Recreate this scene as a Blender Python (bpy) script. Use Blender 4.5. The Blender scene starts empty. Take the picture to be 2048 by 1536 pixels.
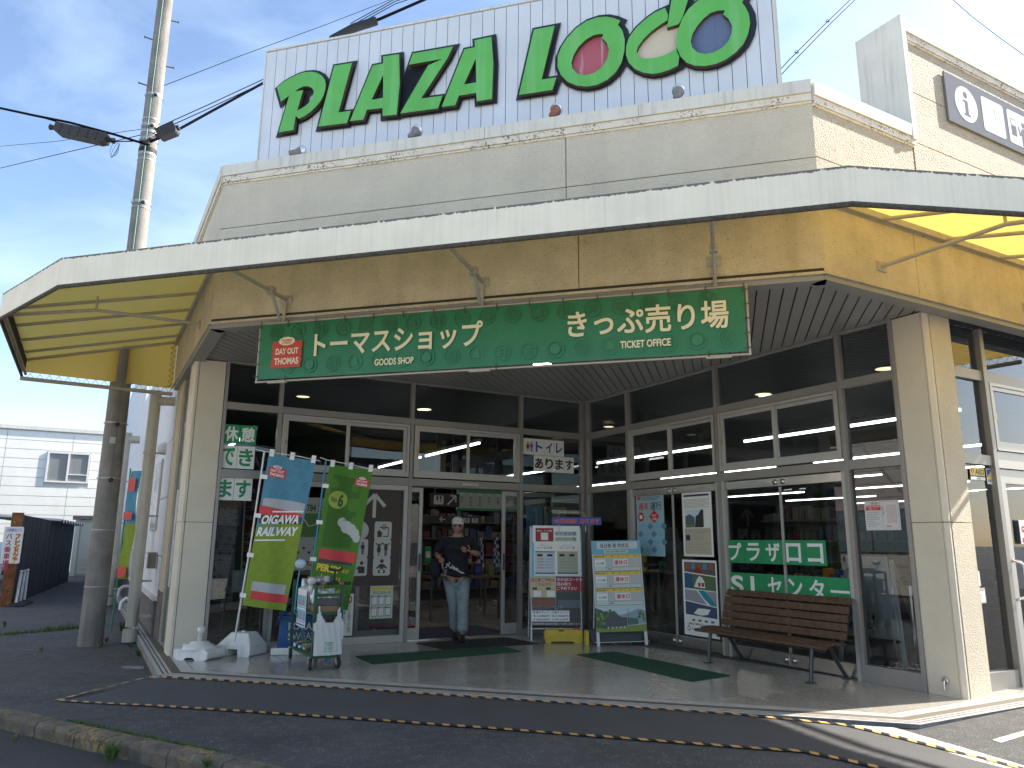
import bpy, bmesh, math, random
from mathutils import Vector, Matrix
from mathutils.geometry import tessellate_polygon
random.seed(7)
rad = math.radians
scene = bpy.context.scene
COL = scene.collection

# ---------------------------------------------------------------- survey of the place
# z = 0 is the terrazzo porch; the photographer stands at x = y = 0, looking along +y
CAM_H, FPX, PITCH, ROLL, TH = 1.4, 1504.2, .20699, .0074639, .50781
Z = Vector((0, 0, 1))
dL = Vector((math.cos(TH), math.sin(TH), 0))           # along the right-hand street wall
dR = Vector((math.sin(TH), -math.cos(TH), 0))          # out of the right-hand street wall
dF = Vector((math.cos(TH-math.pi/4), math.sin(TH-math.pi/4), 0))   # along the cut corner front
nF = Vector((-dF.y, dF.x, 0))                          # into the building through the front

# ---------------------------------------------------------------- camera
cam = bpy.data.cameras.new('camera')
cam.sensor_width = 36.0
cam.lens = 36.0*FPX/2048
cam.clip_end = 3000
cam_o = bpy.data.objects.new('camera', cam)
COL.objects.link(cam_o)
_f = Vector((0, math.cos(PITCH), math.sin(PITCH)))
_u0 = Vector((0, -math.sin(PITCH), math.cos(PITCH)))
_r0 = Vector((1, 0, 0))
_r = _r0*math.cos(ROLL) + _u0*math.sin(ROLL)
_u = -_r0*math.sin(ROLL) + _u0*math.cos(ROLL)
cam_o.matrix_world = Matrix(((_r.x, _u.x, -_f.x, 0), (_r.y, _u.y, -_f.y, 0), (_r.z, _u.z, -_f.z, CAM_H), (0, 0, 0, 1)))
scene.camera = cam_o

# ---------------------------------------------------------------- sky, sun, exposure
SUN = (dL*.985 + dR*.17 + Z*.745).normalized()
SKY_STRENGTH = .1
world = bpy.data.worlds.new('World')
scene.world = world
world.use_nodes = True
nt = world.node_tree
nt.nodes.clear()
w_out = nt.nodes.new('ShaderNodeOutputWorld')
w_bg = nt.nodes.new('ShaderNodeBackground')
w_sky = nt.nodes.new('ShaderNodeTexSky')
w_sky.sky_type = 'NISHITA'
w_sky.sun_disc = False
w_sky.sun_elevation = math.asin(SUN.z)
w_sky.sun_rotation = math.atan2(SUN.x, SUN.y)
w_sky.air_density = 1.0
w_sky.dust_density = 1.0
w_sky.ozone_density = 1.6
w_bg.inputs['Strength'].default_value = SKY_STRENGTH
# thin high cloud
w_tc = nt.nodes.new('ShaderNodeTexCoord')
w_map = nt.nodes.new('ShaderNodeMapping')
w_map.inputs['Rotation'].default_value = (0, 0, rad(35))
w_map.inputs['Scale'].default_value = (1.2, 2.6, 4.0)
w_n = nt.nodes.new('ShaderNodeTexNoise')
w_n.inputs['Scale'].default_value = 2.1
w_n.inputs['Detail'].default_value = 7
w_n.inputs['Roughness'].default_value = .55
w_n.inputs['Distortion'].default_value = .5
w_r = nt.nodes.new('ShaderNodeValToRGB')
w_r.color_ramp.elements[0].position = .44
w_r.color_ramp.elements[0].color = (0, 0, 0, 1)
w_r.color_ramp.elements[1].position = .82
w_r.color_ramp.elements[1].color = (.45, .45, .45, 1)
w_mix = nt.nodes.new('ShaderNodeMixRGB')
w_mix.inputs['Color2'].default_value = (4.2, 5.0, 6.0, 1)
nt.links.new(w_tc.outputs['Generated'], w_map.inputs['Vector'])
nt.links.new(w_map.outputs['Vector'], w_n.inputs['Vector'])
nt.links.new(w_n.outputs['Fac'], w_r.inputs['Fac'])
nt.links.new(w_r.outputs['Color'], w_mix.inputs['Fac'])
nt.links.new(w_sky.outputs['Color'], w_mix.inputs['Color1'])
nt.links.new(w_mix.outputs['Color'], w_bg.inputs['Color'])
nt.links.new(w_bg.outputs['Background'], w_out.inputs['Surface'])

sun = bpy.data.lights.new('sun', 'SUN')
sun.energy = 4.6
sun.angle = rad(.53)
sun.color = (1, .93, .82)
sun_o = bpy.data.objects.new('sun', sun)
COL.objects.link(sun_o)
sun_o.rotation_euler = SUN.to_track_quat('Z', 'Y').to_euler()
sun_o.location = SUN*60

scene.view_settings.view_transform = 'Standard'
scene.view_settings.look = 'None'
scene.view_settings.gamma = 1
scene.view_settings.use_curve_mapping = False
scene.view_settings.exposure = 1.64
scene.render.engine = 'CYCLES'
scene.cycles.max_bounces = 9
scene.cycles.diffuse_bounces = 5
scene.cycles.transparent_max_bounces = 24
scene.cycles.sample_clamp_indirect = 6
scene.cycles.caustics_reflective = False
scene.cycles.caustics_refractive = False

# ---------------------------------------------------------------- survey helpers
def W(a, b, z=0.):
    return dL*a + dR*b + Z*z

def FF(s, n, z=0.):
    return dF*s + nF*n + Z*z

def ray(u, v):
    X, U = (u-1024)/FPX, -(v-768)/FPX
    return _f + _r*X + _u*U

CAMP = Vector((0, 0, CAM_H))

def at_z(u, v, z):
    r = ray(u, v)
    return CAMP + r*((z-CAM_H)/r.z)

def on_plane(u, v, p, n):
    r = ray(u, v)
    return CAMP + r*((p-CAMP).dot(n)/r.dot(n))

def at_y(u, v, y):
    r = ray(u, v)
    return CAMP + r*(y/r.y)

def ground(P, ramp=True):
    s, n = P.dot(dF), P.dot(nF)
    t = min(1, max(0, (1.4-s)/7.2))
    t2 = min(1, max(0, (-s-4)/4))
    d = max(-6, min(14, 7.06-n))
    z = -.035 - .10*t - .018*d*(1-.8*t2)
    if not ramp:
        return z
    # the ramp surface climbs from the street level to the porch edge
    k = max(0, 1-max(0, d)/.70)*max(0, min(1, 1-max(0, -5.95-s)/.5))*max(0, min(1, 1-max(0, s-1.35)/.5))
    return z + k*(-.012-z)

def at_ground(u, v, e=0.):
    z = -.1
    for _ in range(12):
        P = at_z(u, v, z)
        z = ground(P) + e
    return at_z(u, v, z)

class Fr:
    """a surveyed frame: u to the viewer's right, v out towards the viewer, w up"""
    def __init__(s, o, x, z=None):
        s.o = Vector(o)
        s.x = Vector(x).normalized()
        s.z = Vector(z).normalized() if z is not None else Vector((0, 0, 1))
        s.y = s.x.cross(s.z).normalized()
    def pt(s, u, v, w):
        return s.o + s.x*u + s.y*v + s.z*w
    def px(s, u, v, out=0.):
        p = on_plane(u, v, s.o + s.y*out, s.y) - s.o
        return p.dot(s.x), p.dot(s.z)
    def sub(s, u, v, w):
        return Fr(s.pt(u, v, w), s.x, s.z)
    def tilt(s, ang):
        return Fr(s.o, s.x, s.z*math.cos(ang) - s.y*math.sin(ang))
    def roll(s, ang):
        return Fr(s.o, s.x*math.cos(ang)+s.z*math.sin(ang), s.z*math.cos(ang)-s.x*math.sin(ang))

WORLD = Fr((0, 0, 0), (1, 0, 0))
FL = Fr(W(0, -10.55), dL)            # glazing left of the inner corner: u = a
FRt = Fr(W(7.31, 0), dR)             # glazing right of the inner corner: u = b
N0 = 6.93
FRONT = Fr(FF(0, N0), dF)            # front wall above the porch: u = s
RIGHT = Fr(W(0, -4.23), dL)          # right street wall: u = a
LEFT = Fr(W(1.0, 0), dR)             # left alley wall: u = b
S0, S1 = 1.0*math.sqrt(2)-N0, N0-4.23*math.sqrt(2)      # ends of the front wall
ORG = {}

# ---------------------------------------------------------------- mesh builder
class MB:
    def __init__(s):
        s.v, s.f, s.m, s.sm = [], [], [], []
    def add(s, pts, faces, mi=0, smooth=False):
        k = len(s.v)
        s.v += [Vector(p) for p in pts]
        s.f += [tuple(i+k for i in f) for f in faces]
        s.m += [mi]*len(faces)
        s.sm += [smooth]*len(faces)
        return s
    def quad(s, a, b, c, d, mi=0):
        return s.add([a, b, c, d], [(0, 1, 2, 3)], mi)
    def box(s, fr, u0, u1, v0, v1, w0, w1, mi=0):
        p = [fr.pt(u, v, w) for w in (w0, w1) for v in (v0, v1) for u in (u0, u1)]
        return s.add(p, [(0, 1, 5, 4), (2, 6, 7, 3), (0, 4, 6, 2), (1, 3, 7, 5), (4, 5, 7, 6), (0, 2, 3, 1)], mi)
    def cbox(s, fr, u, v, w, du, dv, dw, mi=0):
        return s.box(fr, u-du/2, u+du/2, v-dv/2, v+dv/2, w-dw/2, w+dw/2, mi)
    def flat(s, fr, poly, v, holes=(), mi=0):
        loops = [[Vector((x, y, 0)) for x, y in poly]] + [[Vector((x, y, 0)) for x, y in h] for h in holes]
        flatp = [p for l in loops for p in l]
        tris = tessellate_polygon(loops)
        out = []
        for t in tris:
            a, b, c = (flatp[i] for i in t)
            out.append(t if (b-a).cross(c-a).z > 0 else t[::-1])
        return s.add([fr.pt(p.x, v, p.y) for p in flatp], out, mi)
    def prism(s, fr, poly, v0, v1, holes=(), mi=0, mside=None):
        s.flat(fr, poly, v1, holes, mi)
        n = len(s.f)
        s.flat(fr, poly, v0, holes, mi)
        s.f[n:] = [f[::-1] for f in s.f[n:]]
        ms = mi if mside is None else mside
        for l, flip in [(poly, False)] + [(h, True) for h in holes]:
            ar = sum(l[i][0]*l[(i+1) % len(l)][1]-l[(i+1) % len(l)][0]*l[i][1] for i in range(len(l)))
            k = len(l)
            pts = [fr.pt(x, v0, y) for x, y in l] + [fr.pt(x, v1, y) for x, y in l]
            fs = [(i, (i+1) % k, (i+1) % k+k, i+k) for i in range(k)]
            if (ar < 0) != flip:
                fs = [f[::-1] for f in fs]
            s.add(pts, fs, ms)
        return s
    def tube(s, pts, r, n=8, mi=0, caps=True, smooth=True):
        pts = [Vector(p) for p in pts]
        rs = r if isinstance(r, (list, tuple)) else [r]*len(pts)
        t0 = (pts[1]-pts[0]).normalized()
        ref = Vector((0, 0, 1)) if abs(t0.z) < .9 else Vector((1, 0, 0))
        x = t0.cross(ref).normalized()
        rings = []
        for i, p in enumerate(pts):
            t = (pts[min(i+1, len(pts)-1)]-pts[max(i-1, 0)]).normalized()
            x = (x - t*x.dot(t)).normalized()
            y = t.cross(x)
            rings += [p + (x*math.cos(2*math.pi*k/n)+y*math.sin(2*math.pi*k/n))*rs[i] for k in range(n)]
        m = len(pts)
        fs = [(i*n+k, i*n+(k+1) % n, (i+1)*n+(k+1) % n, (i+1)*n+k) for i in range(m-1) for k in range(n)]
        s.add(rings, fs, mi, smooth)
        if caps:
            s.add(rings[:n], [tuple(range(n))[::-1]], mi)
            s.add(rings[-n:], [tuple(range(n))], mi)
        return s
    def lathe(s, o, prof, n=16, mi=0, axis=None, x=None, smooth=True):
        ax = Vector(axis).normalized() if axis is not None else Vector((0, 0, 1))
        xx = Vector(x) if x is not None else (Vector((1, 0, 0)) if abs(ax.x) < .9 else Vector((0, 1, 0)))
        xx = (xx-ax*xx.dot(ax)).normalized()
        yy = ax.cross(xx)
        o = Vector(o)
        rings = [o + ax*h + (xx*math.cos(2*math.pi*k/n)+yy*math.sin(2*math.pi*k/n))*max(r, 1e-4) for r, h in prof for k in range(n)]
        fs = [(i*n+k, i*n+(k+1) % n, (i+1)*n+(k+1) % n, (i+1)*n+k) for i in range(len(prof)-1) for k in range(n)]
        return s.add(rings, fs, mi, smooth)
    def ball(s, o, r, n=12, mi=0, sc=(1, 1, 1), fr=None):
        fr = fr or WORLD
        o = Vector(o)
        pts, fs, m = [], [], max(5, n//2)
        for i in range(m+1):
            a = math.pi*i/m
            for k in range(n):
                b = 2*math.pi*k/n
                pts.append(o + fr.x*(r*sc[0]*math.sin(a)*math.cos(b)) + fr.y*(r*sc[1]*math.sin(a)*math.sin(b)) + fr.z*(r*sc[2]*math.cos(a)))
        for i in range(m):
            for k in range(n):
                fs.append((i*n+k, (i+1)*n+k, (i+1)*n+(k+1) % n, i*n+(k+1) % n))
        return s.add(pts, fs, mi, True)
    def text(s, fr, t, u, w, size, v=.002, bold=0., al='c', mi=0, sx=1., rot=0., sp=1., lead=1., mp=None):
        for k, (co, fs) in enumerate(glyphs(t, size, bold, al, sp, lead)):
            c, sn = math.cos(rot), math.sin(rot)
            if mp:
                pts = [mp(u+x*sx, w+y, v+k*.0002) for x, y in co]
            else:
                pts = [fr.pt(u+(x*sx)*c-y*sn, v+k*.0002, w+(x*sx)*sn+y*c) for x, y in co]
            s.add(pts, fs, mi)
        return s
    def vtext(s, fr, t, u, w, size, pitch=None, **k):
        for i, ch in enumerate(t):
            s.text(fr, ch, u, w-i*(pitch or size*1.05), size, **k)
        return s
    def rect(s, fr, u0, u1, w0, w1, v=.001, mi=0):
        return s.add([fr.pt(u0, v, w0), fr.pt(u1, v, w0), fr.pt(u1, v, w1), fr.pt(u0, v, w1)], [(0, 1, 2, 3)], mi)
    def rrect(s, fr, u0, u1, w0, w1, r, v=.001, mi=0, v0=None):
        p = []
        for cx, cy, a0 in ((u1-r, w0+r, -90), (u1-r, w1-r, 0), (u0+r, w1-r, 90), (u0+r, w0+r, 180)):
            p += [(cx+r*math.cos(rad(a0+a)), cy+r*math.sin(rad(a0+a))) for a in (0, 30, 60, 90)]
        return s.flat(fr, p, v, mi=mi) if v0 is None else s.prism(fr, p, v0, v, mi=mi)
    def disc(s, fr, u, w, r, v=.001, mi=0, n=24, rw=None):
        return s.flat(fr, [(u+r*math.cos(2*math.pi*k/n), w+(rw or r)*math.sin(2*math.pi*k/n)) for k in range(n)], v, mi=mi)
    def ring(s, fr, u, w, r, t, v=.001, mi=0, n=24):
        pts = [fr.pt(u+q*math.cos(2*math.pi*k/n), v, w+q*math.sin(2*math.pi*k/n)) for q in (r, r-t) for k in range(n)]
        return s.add(pts, [(k, (k+1) % n, (k+1) % n+n, k+n) for k in range(n)], mi)
    def line(s, fr, pts, t, v=.001, mi=0):
        for (x0, y0), (x1, y1) in zip(pts, pts[1:]):
            d = math.hypot(x1-x0, y1-y0) or 1
            nx, ny = -(y1-y0)/d*t/2, (x1-x0)/d*t/2
            s.flat(fr, [(x0-nx, y0-ny), (x1-nx, y1-ny), (x1+nx, y1+ny), (x0+nx, y0+ny)], v, mi=mi)
        return s
    def mesh(s, name, mats, o):
        me = bpy.data.meshes.new(name)
        me.from_pydata([p-o for p in s.v], [], s.f)
        for m in (mats if isinstance(mats, (list, tuple)) else [mats]):
            me.materials.append(m)
        me.polygons.foreach_set('material_index', s.m)
        me.polygons.foreach_set('use_smooth', s.sm)
        me.validate()
        me.update()
        return me
    def build(s, name, mats, parent=None, o=None, bevel=0.):
        if parent is not None:
            o = ORG[parent.name]
        elif o is None:
            xs = [p.x for p in s.v]; ys = [p.y for p in s.v]; zs = [p.z for p in s.v]
            o = Vector(((min(xs)+max(xs))/2, (min(ys)+max(ys))/2, min(zs)))
        ob = bpy.data.objects.new(name, s.mesh(name, mats, o))
        COL.objects.link(ob)
        if parent is not None:
            ob.parent = parent
        else:
            ob.location = o
        ORG[ob.name] = o
        if bevel:
            bv = ob.modifiers.new('bevel', 'BEVEL')
            bv.width = bevel
            bv.segments = 2
            bv.limit_method = 'ANGLE'
            bv.angle_limit = rad(35)
        return ob

_G = {}
def glyphs(t, size, bold, al, sp, lead):
    key = (t, round(size, 4), round(bold, 4), al, sp, lead)
    if key in _G:
        return _G[key]
    kanji = any('\u4e00' <= c <= '\u9fff' for c in t) or 'あ' in t or 'ザ' in t
    c = bpy.data.curves.new('t', 'FONT')
    c.body = t
    c.size = size
    c.resolution_u = 4 if size > .07 else 2
    c.align_x = {'c': 'CENTER', 'l': 'LEFT', 'r': 'RIGHT'}[al]
    c.space_character = sp
    c.space_line = lead
    if bold and not kanji:
        c.offset = bold
    o = bpy.data.objects.new('t', c)
    COL.objects.link(o)
    me = bpy.data.meshes.new_from_object(o.evaluated_get(bpy.context.evaluated_depsgraph_get()))
    co = [(v.co.x, v.co.y) for v in me.vertices]
    fs = [tuple(p.vertices) if p.normal.z >= 0 else tuple(p.vertices)[::-1] for p in me.polygons]
    bpy.data.objects.remove(o)
    bpy.data.curves.remove(c)
    bpy.data.meshes.remove(me)
    sh = [(0, 0)]
    if bold and kanji:
        sh = [(-bold, -bold), (bold, -bold), (bold, bold), (-bold, bold)]
    _G[key] = [([(x+dx, y+dy) for x, y in co], fs) for dx, dy in sh]
    return _G[key]

def tag(o, label=None, cat=None, group=None, kind=None):
    if label: o['label'] = label
    if cat: o['category'] = cat
    if group: o['group'] = group
    if kind: o['kind'] = kind
    return o

def empty(name, loc, label, cat, group=None):
    o = bpy.data.objects.new(name, None)
    o.empty_display_size = .2
    COL.objects.link(o)
    o.location = loc
    ORG[o.name] = Vector(loc)
    return tag(o, label, cat, group)

def inst(me, name, parent, off=(0, 0, 0)):
    """another object on the same mesh, moved by off inside its parent"""
    o = bpy.data.objects.new(name, me)
    COL.objects.link(o)
    o.parent = parent
    o.location = off
    ORG[o.name] = ORG[parent.name]
    return o

# ---------------------------------------------------------------- materials
_M = {}
def M(name, col, rough=.6, metal=0., var=0., vs=4., bump=0., bs=120., emit=0., spec=.5, streak=None, speck=None, tr=0.):
    """plain procedural material: base colour, large soft variation, fine relief, vertical streaks, dark specks"""
    if name in _M:
        return _M[name]
    m = bpy.data.materials.new(name)
    _M[name] = m
    m.use_nodes = True
    t = m.node_tree
    b = t.nodes['Principled BSDF']
    b.inputs['Base Color'].default_value = (*col, 1)
    b.inputs['Roughness'].default_value = rough
    b.inputs['Metallic'].default_value = metal
    b.inputs['Specular IOR Level'].default_value = spec
    L = t.links.new
    out = None
    if var or bump or streak or speck:
        geo = t.nodes.new('ShaderNodeNewGeometry')
        pos = geo.outputs['Position']
    def noise(scale, detail=4, vec=None, rough_=.55):
        n = t.nodes.new('ShaderNodeTexNoise')
        n.inputs['Scale'].default_value = scale
        n.inputs['Detail'].default_value = detail
        n.inputs['Roughness'].default_value = rough_
        L(vec or pos, n.inputs['Vector'])
        return n.outputs['Fac']
    def mixc(fac, c1, c2):
        x = t.nodes.new('ShaderNodeMixRGB')
        L(fac, x.inputs['Fac'])
        for i, c in ((1, c1), (2, c2)):
            if isinstance(c, tuple):
                x.inputs[i].default_value = (*c, 1)
            else:
                L(c, x.inputs[i])
        return x.outputs['Color']
    def ramp(fac, p0, p1, c0=(0, 0, 0, 1), c1=(1, 1, 1, 1)):
        r = t.nodes.new('ShaderNodeValToRGB')
        r.color_ramp.elements[0].position = p0
        r.color_ramp.elements[1].position = p1
        r.color_ramp.elements[0].color = c0
        r.color_ramp.elements[1].color = c1
        L(fac, r.inputs['Fac'])
        return r.outputs['Color']
    cur = tuple(col)
    if var:
        f = ramp(noise(vs, 6), .3, .7)
        cur = mixc(f, tuple(c*(1-var) for c in col), tuple(min(1, c*(1+var*.6)) for c in col))
    if streak:                                        # (dark colour, amount, scale)
        mp = t.nodes.new('ShaderNodeMapping')
        mp.inputs['Scale'].default_value = (streak[2], streak[2], streak[2]*.06)
        L(pos, mp.inputs['Vector'])
        f = ramp(noise(1, 5, mp.outputs['Vector']), .5, .75, (0, 0, 0, 1), (streak[1],)*3+(1,))
        cur = mixc(f, cur, tuple(streak[0]))
    if speck:                                         # (dark colour, threshold, scale)
        f = ramp(noise(speck[2], 3), speck[1], speck[1]+.06)
        f2 = ramp(noise(speck[2]*.12, 3), .42, .6)
        mu = t.nodes.new('ShaderNodeMath')
        mu.operation = 'MULTIPLY'
        L(f, mu.inputs[0]); L(f2, mu.inputs[1])
        cur = mixc(mu.outputs[0], cur, tuple(speck[0]))
    if not isinstance(cur, tuple):
        L(cur, b.inputs['Base Color'])
    if bump:
        bp = t.nodes.new('ShaderNodeBump')
        bp.inputs['Strength'].default_value = min(1, bump)
        bp.inputs['Distance'].default_value = .01*max(1, bump)
        L(noise(bs, 3), bp.inputs['Height'])
        L(bp.outputs['Normal'], b.inputs['Normal'])
    if emit:
        b.inputs['Emission Color'].default_value = (*col, 1)
        b.inputs['Emission Strength'].default_value = emit
    if tr:
        tl = t.nodes.new('ShaderNodeBsdfTranslucent')
        tl.inputs['Color'].default_value = (*col, 1)
        mx = t.nodes.new('ShaderNodeMixShader')
        mx.inputs[0].default_value = tr
        L(b.outputs[0], mx.inputs[1]); L(tl.outputs[0], mx.inputs[2])
        L(mx.outputs[0], t.nodes['Material Output'].inputs['Surface'])
    return m

def glass(name, tint, ior=1.62, boost=1.0, rough=.0):
    if name in _M:
        return _M[name]
    m = bpy.data.materials.new(name)
    _M[name] = m
    m.use_nodes = True
    t = m.node_tree
    t.nodes.clear()
    o = t.nodes.new('ShaderNodeOutputMaterial')
    tr = t.nodes.new('ShaderNodeBsdfTransparent')
    tr.inputs['Color'].default_value = (*tint, 1)
    gl = t.nodes.new('ShaderNodeBsdfGlossy')
    gl.inputs['Roughness'].default_value = rough
    gl.inputs['Color'].default_value = (.95, .97, 1, 1)
    fr = t.nodes.new('ShaderNodeFresnel')
    fr.inputs['IOR'].default_value = ior
    mu = t.nodes.new('ShaderNodeMath')
    mu.operation = 'MULTIPLY'
    mu.use_clamp = True
    mu.inputs[1].default_value = boost
    mx = t.nodes.new('ShaderNodeMixShader')
    t.links.new(fr.outputs[0], mu.inputs[0])
    t.links.new(mu.outputs[0], mx.inputs[0])
    t.links.new(tr.outputs[0], mx.inputs[1])
    t.links.new(gl.outputs[0], mx.inputs[2])
    t.links.new(mx.outputs[0], o.inputs['Surface'])
    return m

WHITE = M('white_print', (.78, .78, .76), .5)
BLACK = M('black_print', (.02, .02, .022), .5)
RED = M('red_print', (.55, .03, .035), .5)
DRED = M('dark_red_print', (.30, .02, .03), .5)
BLUE = M('blue_print', (.03, .09, .36), .5)
LBLUE = M('light_blue_print', (.17, .46, .72), .5)
PALEB = M('pale_blue_print', (.55, .68, .78), .5)
GREEN = M('green_print', (.015, .26, .10), .5)
LGREEN = M('light_green_print', (.27, .42, .035), .5)
YELLOW = M('yellow_print', (.80, .55, .03), .5)
CREAM = M('cream_print', (.72, .64, .46), .5)
BEIGE = M('beige_print', (.55, .45, .27), .5)
GREY = M('grey_print', (.32, .33, .34), .5)
DGREY = M('dark_grey_print', (.08, .085, .09), .5)
BROWN = M('brown_print', (.045, .03, .025), .5)
NAVY = M('navy_print', (.02, .035, .12), .5)
ORANGE = M('orange_print', (.75, .28, .05), .5)
ALU = M('aluminium_frame', (.30, .285, .27), .45, .3, var=.06, vs=3)
ALU2 = M('bright_aluminium', (.46, .45, .43), .42, .3)
STEEL = M('stainless_steel', (.55, .53, .50), .25, .9, var=.1, vs=6)
CHROME = M('chrome', (.7, .7, .72), .1, 1.)
RUBBER = M('black_rubber', (.018, .018, .02), .7)
PLASTW = M('white_plastic', (.72, .72, .70), .4, var=.08, vs=9, streak=((.35, .33, .28), .35, 14))
GLASS = glass('window_glass', (.54, .59, .60), 1.6, 1.15)
GLASSD = glass('door_glass', (.56, .60, .60), 1.55, 1.0)
# ================================================================ GROUND
VERT = Fr((0, 0, 0), dL, dR)          # plan frame in (a, b); its out axis points down
VSN = Fr((0, 0, 0), dF, nF)           # plan frame in (s, n); out axis points up

def vprism(mb, poly, z0, z1, mi=0, mside=None):
    return mb.prism(VERT, poly, -z1, -z0, mi=mi, mside=mside)

def clip(poly, f):
    """keep the part of a polygon where f(p) >= 0 (f linear)"""
    out = []
    for i in range(len(poly)):
        p, q = poly[i], poly[(i+1) % len(poly)]
        a, b = f(p), f(q)
        if a >= 0:
            out.append(p)
        if (a >= 0) != (b >= 0):
            t = a/(a-b)
            out.append((p[0]+(q[0]-p[0])*t, p[1]+(q[1]-p[1])*t))
    return out

asphalt = M('asphalt', (.098, .096, .096), .88, var=.25, vs=1.3, bump=2.2, bs=120, speck=((.26, .255, .25), .56, 75))
_b = asphalt.node_tree
roadm = M('road_asphalt', (.075, .073, .07), .9, var=.2, vs=.9, bump=1.2, bs=190, speck=((.15, .15, .15), .6, 120))

kA, kB = at_ground(0, 1411), at_ground(440, 1507)
kD = (kB-kA); kD.z = 0; kD.normalize()
kN = Vector((kD.y, -kD.x, 0))                         # towards the road
kM0 = kA.dot(kN)

def ground2(P):
    return ground(P)

def sheet(name, mat, k_list, m_list, drop, label=None):
    pts, fs = [], []
    for m in m_list:
        for k in k_list:
            P = kN*(kM0+m) + kD*k
            pts.append(Vector((P.x, P.y, ground(P, False)-drop)))
    n = len(k_list)
    for j in range(len(m_list)-1):
        for i in range(n-1):
            fs.append((j*n+i, j*n+i+1, (j+1)*n+i+1, (j+1)*n+i))
    o = MB().add(pts, fs, 0, True).build(name, mat, o=Vector((0, 0, 0)))
    return tag(o, kind='structure')

_k = [-900, -300, -100, -50, -30] + [x*.75 for x in range(-28, 33)] + [30, 50, 100, 300, 900]
sheet('pavement', asphalt, _k, [-900, -300, -100, -60] + [-45+x*.75 for x in range(0, 60)] + [-.3, .012], 0.)
sheet('road', roadm, _k, [.12, .5, 1, 2, 3.5, 5, 7, 10, 15, 30, 60, 150, 400], .125)

# unseen pale ground added behind the camera to bounce sun onto the front
fpts, fn = [], 24
for j in range(fn+1):
    for i in range(fn+1):
        P = FF(-34+68*i/fn, -44+46*j/fn)
        fpts.append(Vector((P.x, P.y, ground(P)+.012)))
tag(MB().add(fpts, [(j*(fn+1)+i, j*(fn+1)+i+1, (j+1)*(fn+1)+i+1, (j+1)*(fn+1)+i) for j in range(fn) for i in range(fn)]).build('bounce_ground', M('bounce_ground_pale', (.44, .42, .38), .85, var=.12, vs=.6, bump=.5, bs=90), o=Vector((0, 0, 0))), kind='structure')

# kerb stones
kerbm = M('kerb_concrete', (.17, .14, .105), .9, var=.35, vs=7, bump=1.5, bs=60, streak=((.045, .04, .035), .8, 9), speck=((.36, .24, .075), .5, 24))
ke = empty('kerb', (kA.x, kA.y, ground(kA)-.125), 'low weathered concrete kerb with rusty lichen along the road edge', 'kerb')
kfr = Fr(kN*kM0, kD)
sgn = 1 if kfr.y.dot(kN) > 0 else -1
for i in range(-9, 8):
    u0 = kA.dot(kD)+.32+i*.6
    P = kN*kM0 + kD*(u0+.3)
    z = ground(P)
    f = Fr(kN*kM0 + kD*u0, kD)
    jz = random.uniform(-.006, .008)
    prof = [(0, -.16), (.165, -.16), (.165, -.035), (.14, -.004), (.02, .004), (0, .002)]
    m = MB()
    pts = []
    z2 = ground(kN*kM0 + kD*(u0+.6))
    for uu, zz in ((.006, z), (.594, z2)):
        pts += [kN*(kM0+pv-.005) + kD*(u0+uu) + Z*(zz+pw+jz) for pv, pw in prof]
    k = len(prof)
    m.add(pts, [(j, (j+1) % k, (j+1) % k+k, j+k) for j in range(k)] + [tuple(range(k))[::-1], tuple(range(k, 2*k))])
    m.build('kerb_stone', kerbm, ke, bevel=.008)

# ================================================================ PORCH FLOOR
PA, PB, PN = .86, -4.03, 7.085
def edge(d):
    a, b, n = PA+d, PB-d, PN+d
    r2 = math.sqrt(2)
    return [(a, -24.), (a, a-n*r2), (b+n*r2, b), (17., b)]

marble = M('marble_border', (.50, .49, .47), .35, var=.25, vs=9)
terr = M('terrazzo', (.43, .405, .36), .17, var=.12, vs=2.2, speck=((.17, .16, .14), .52, 190))
_t = terr.node_tree
stripb = M('brown_antislip', (.13, .105, .075), .7)
stripd = M('dark_antislip', (.07, .065, .06), .7)
concrete = M('porch_concrete', (.27, .26, .25), .9, var=.3, vs=6, bump=1, bs=70, streak=((.1, .1, .09), .5, 12))
ORG['porch_floor'] = Vector((0, 0, 0))
base = MB()
vprism(base, edge(0)+[(17., -24.)], -.5, -.006)
porch = base.build('porch_floor', concrete, o=Vector((0, 0, 0)))
tag(porch, kind='structure')
def strip(d0, d1, z1, mat, name):
    m = MB()
    vprism(m, edge(d0)+edge(d1)[::-1], -.004, z1)
    return m.build(name, mat, porch)
strip(-.012, .028, .0, marble, 'edge_nosing')
strip(.030, .045, -.001, stripd, 'edge_groove')
strip(.047, .075, .0, marble, 'edge_nosing')
strip(.077, .092, -.001, stripd, 'edge_groove')
strip(.094, .120, .0, marble, 'edge_nosing')
strip(.122, .215, -.0005, stripb, 'edge_strip')
strip(.217, .345, .0, marble, 'edge_border')
# terrazzo slabs laid to the window bays
m = MB()
vprism(m, edge(.346)+[(17., -24.)], -.0058, -.0046)
m.build('slab_bed', M('slab_joint', (.06, .055, .05), .9), porch)
aa = [PA+.349, 2.22, 4.12, 6.04, 7.9, 9.9, 11.9, 13.9, 17.]
bb = [-24., -22.2, -20.2, -18.2, -16.2, -14.2, -12.3, -10.9, -9.40, -7.46, -5.47, PB-.349]
for i in range(len(aa)-1):
    for j in range(len(bb)-1):
        g = .0042
        p = [(aa[i]+g, bb[j]+g), (aa[i+1]-g, bb[j]+g), (aa[i+1]-g, bb[j+1]-g), (aa[i]+g, bb[j+1]-g)]
        p = clip(p, lambda q: (q[0]-q[1])/math.sqrt(2)-(PN+.349))
        if len(p) > 2:
            m = MB()
            vprism(m, p, -.0044, 0.)
            m.build('terrazzo_slab', terr, porch)

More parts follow.
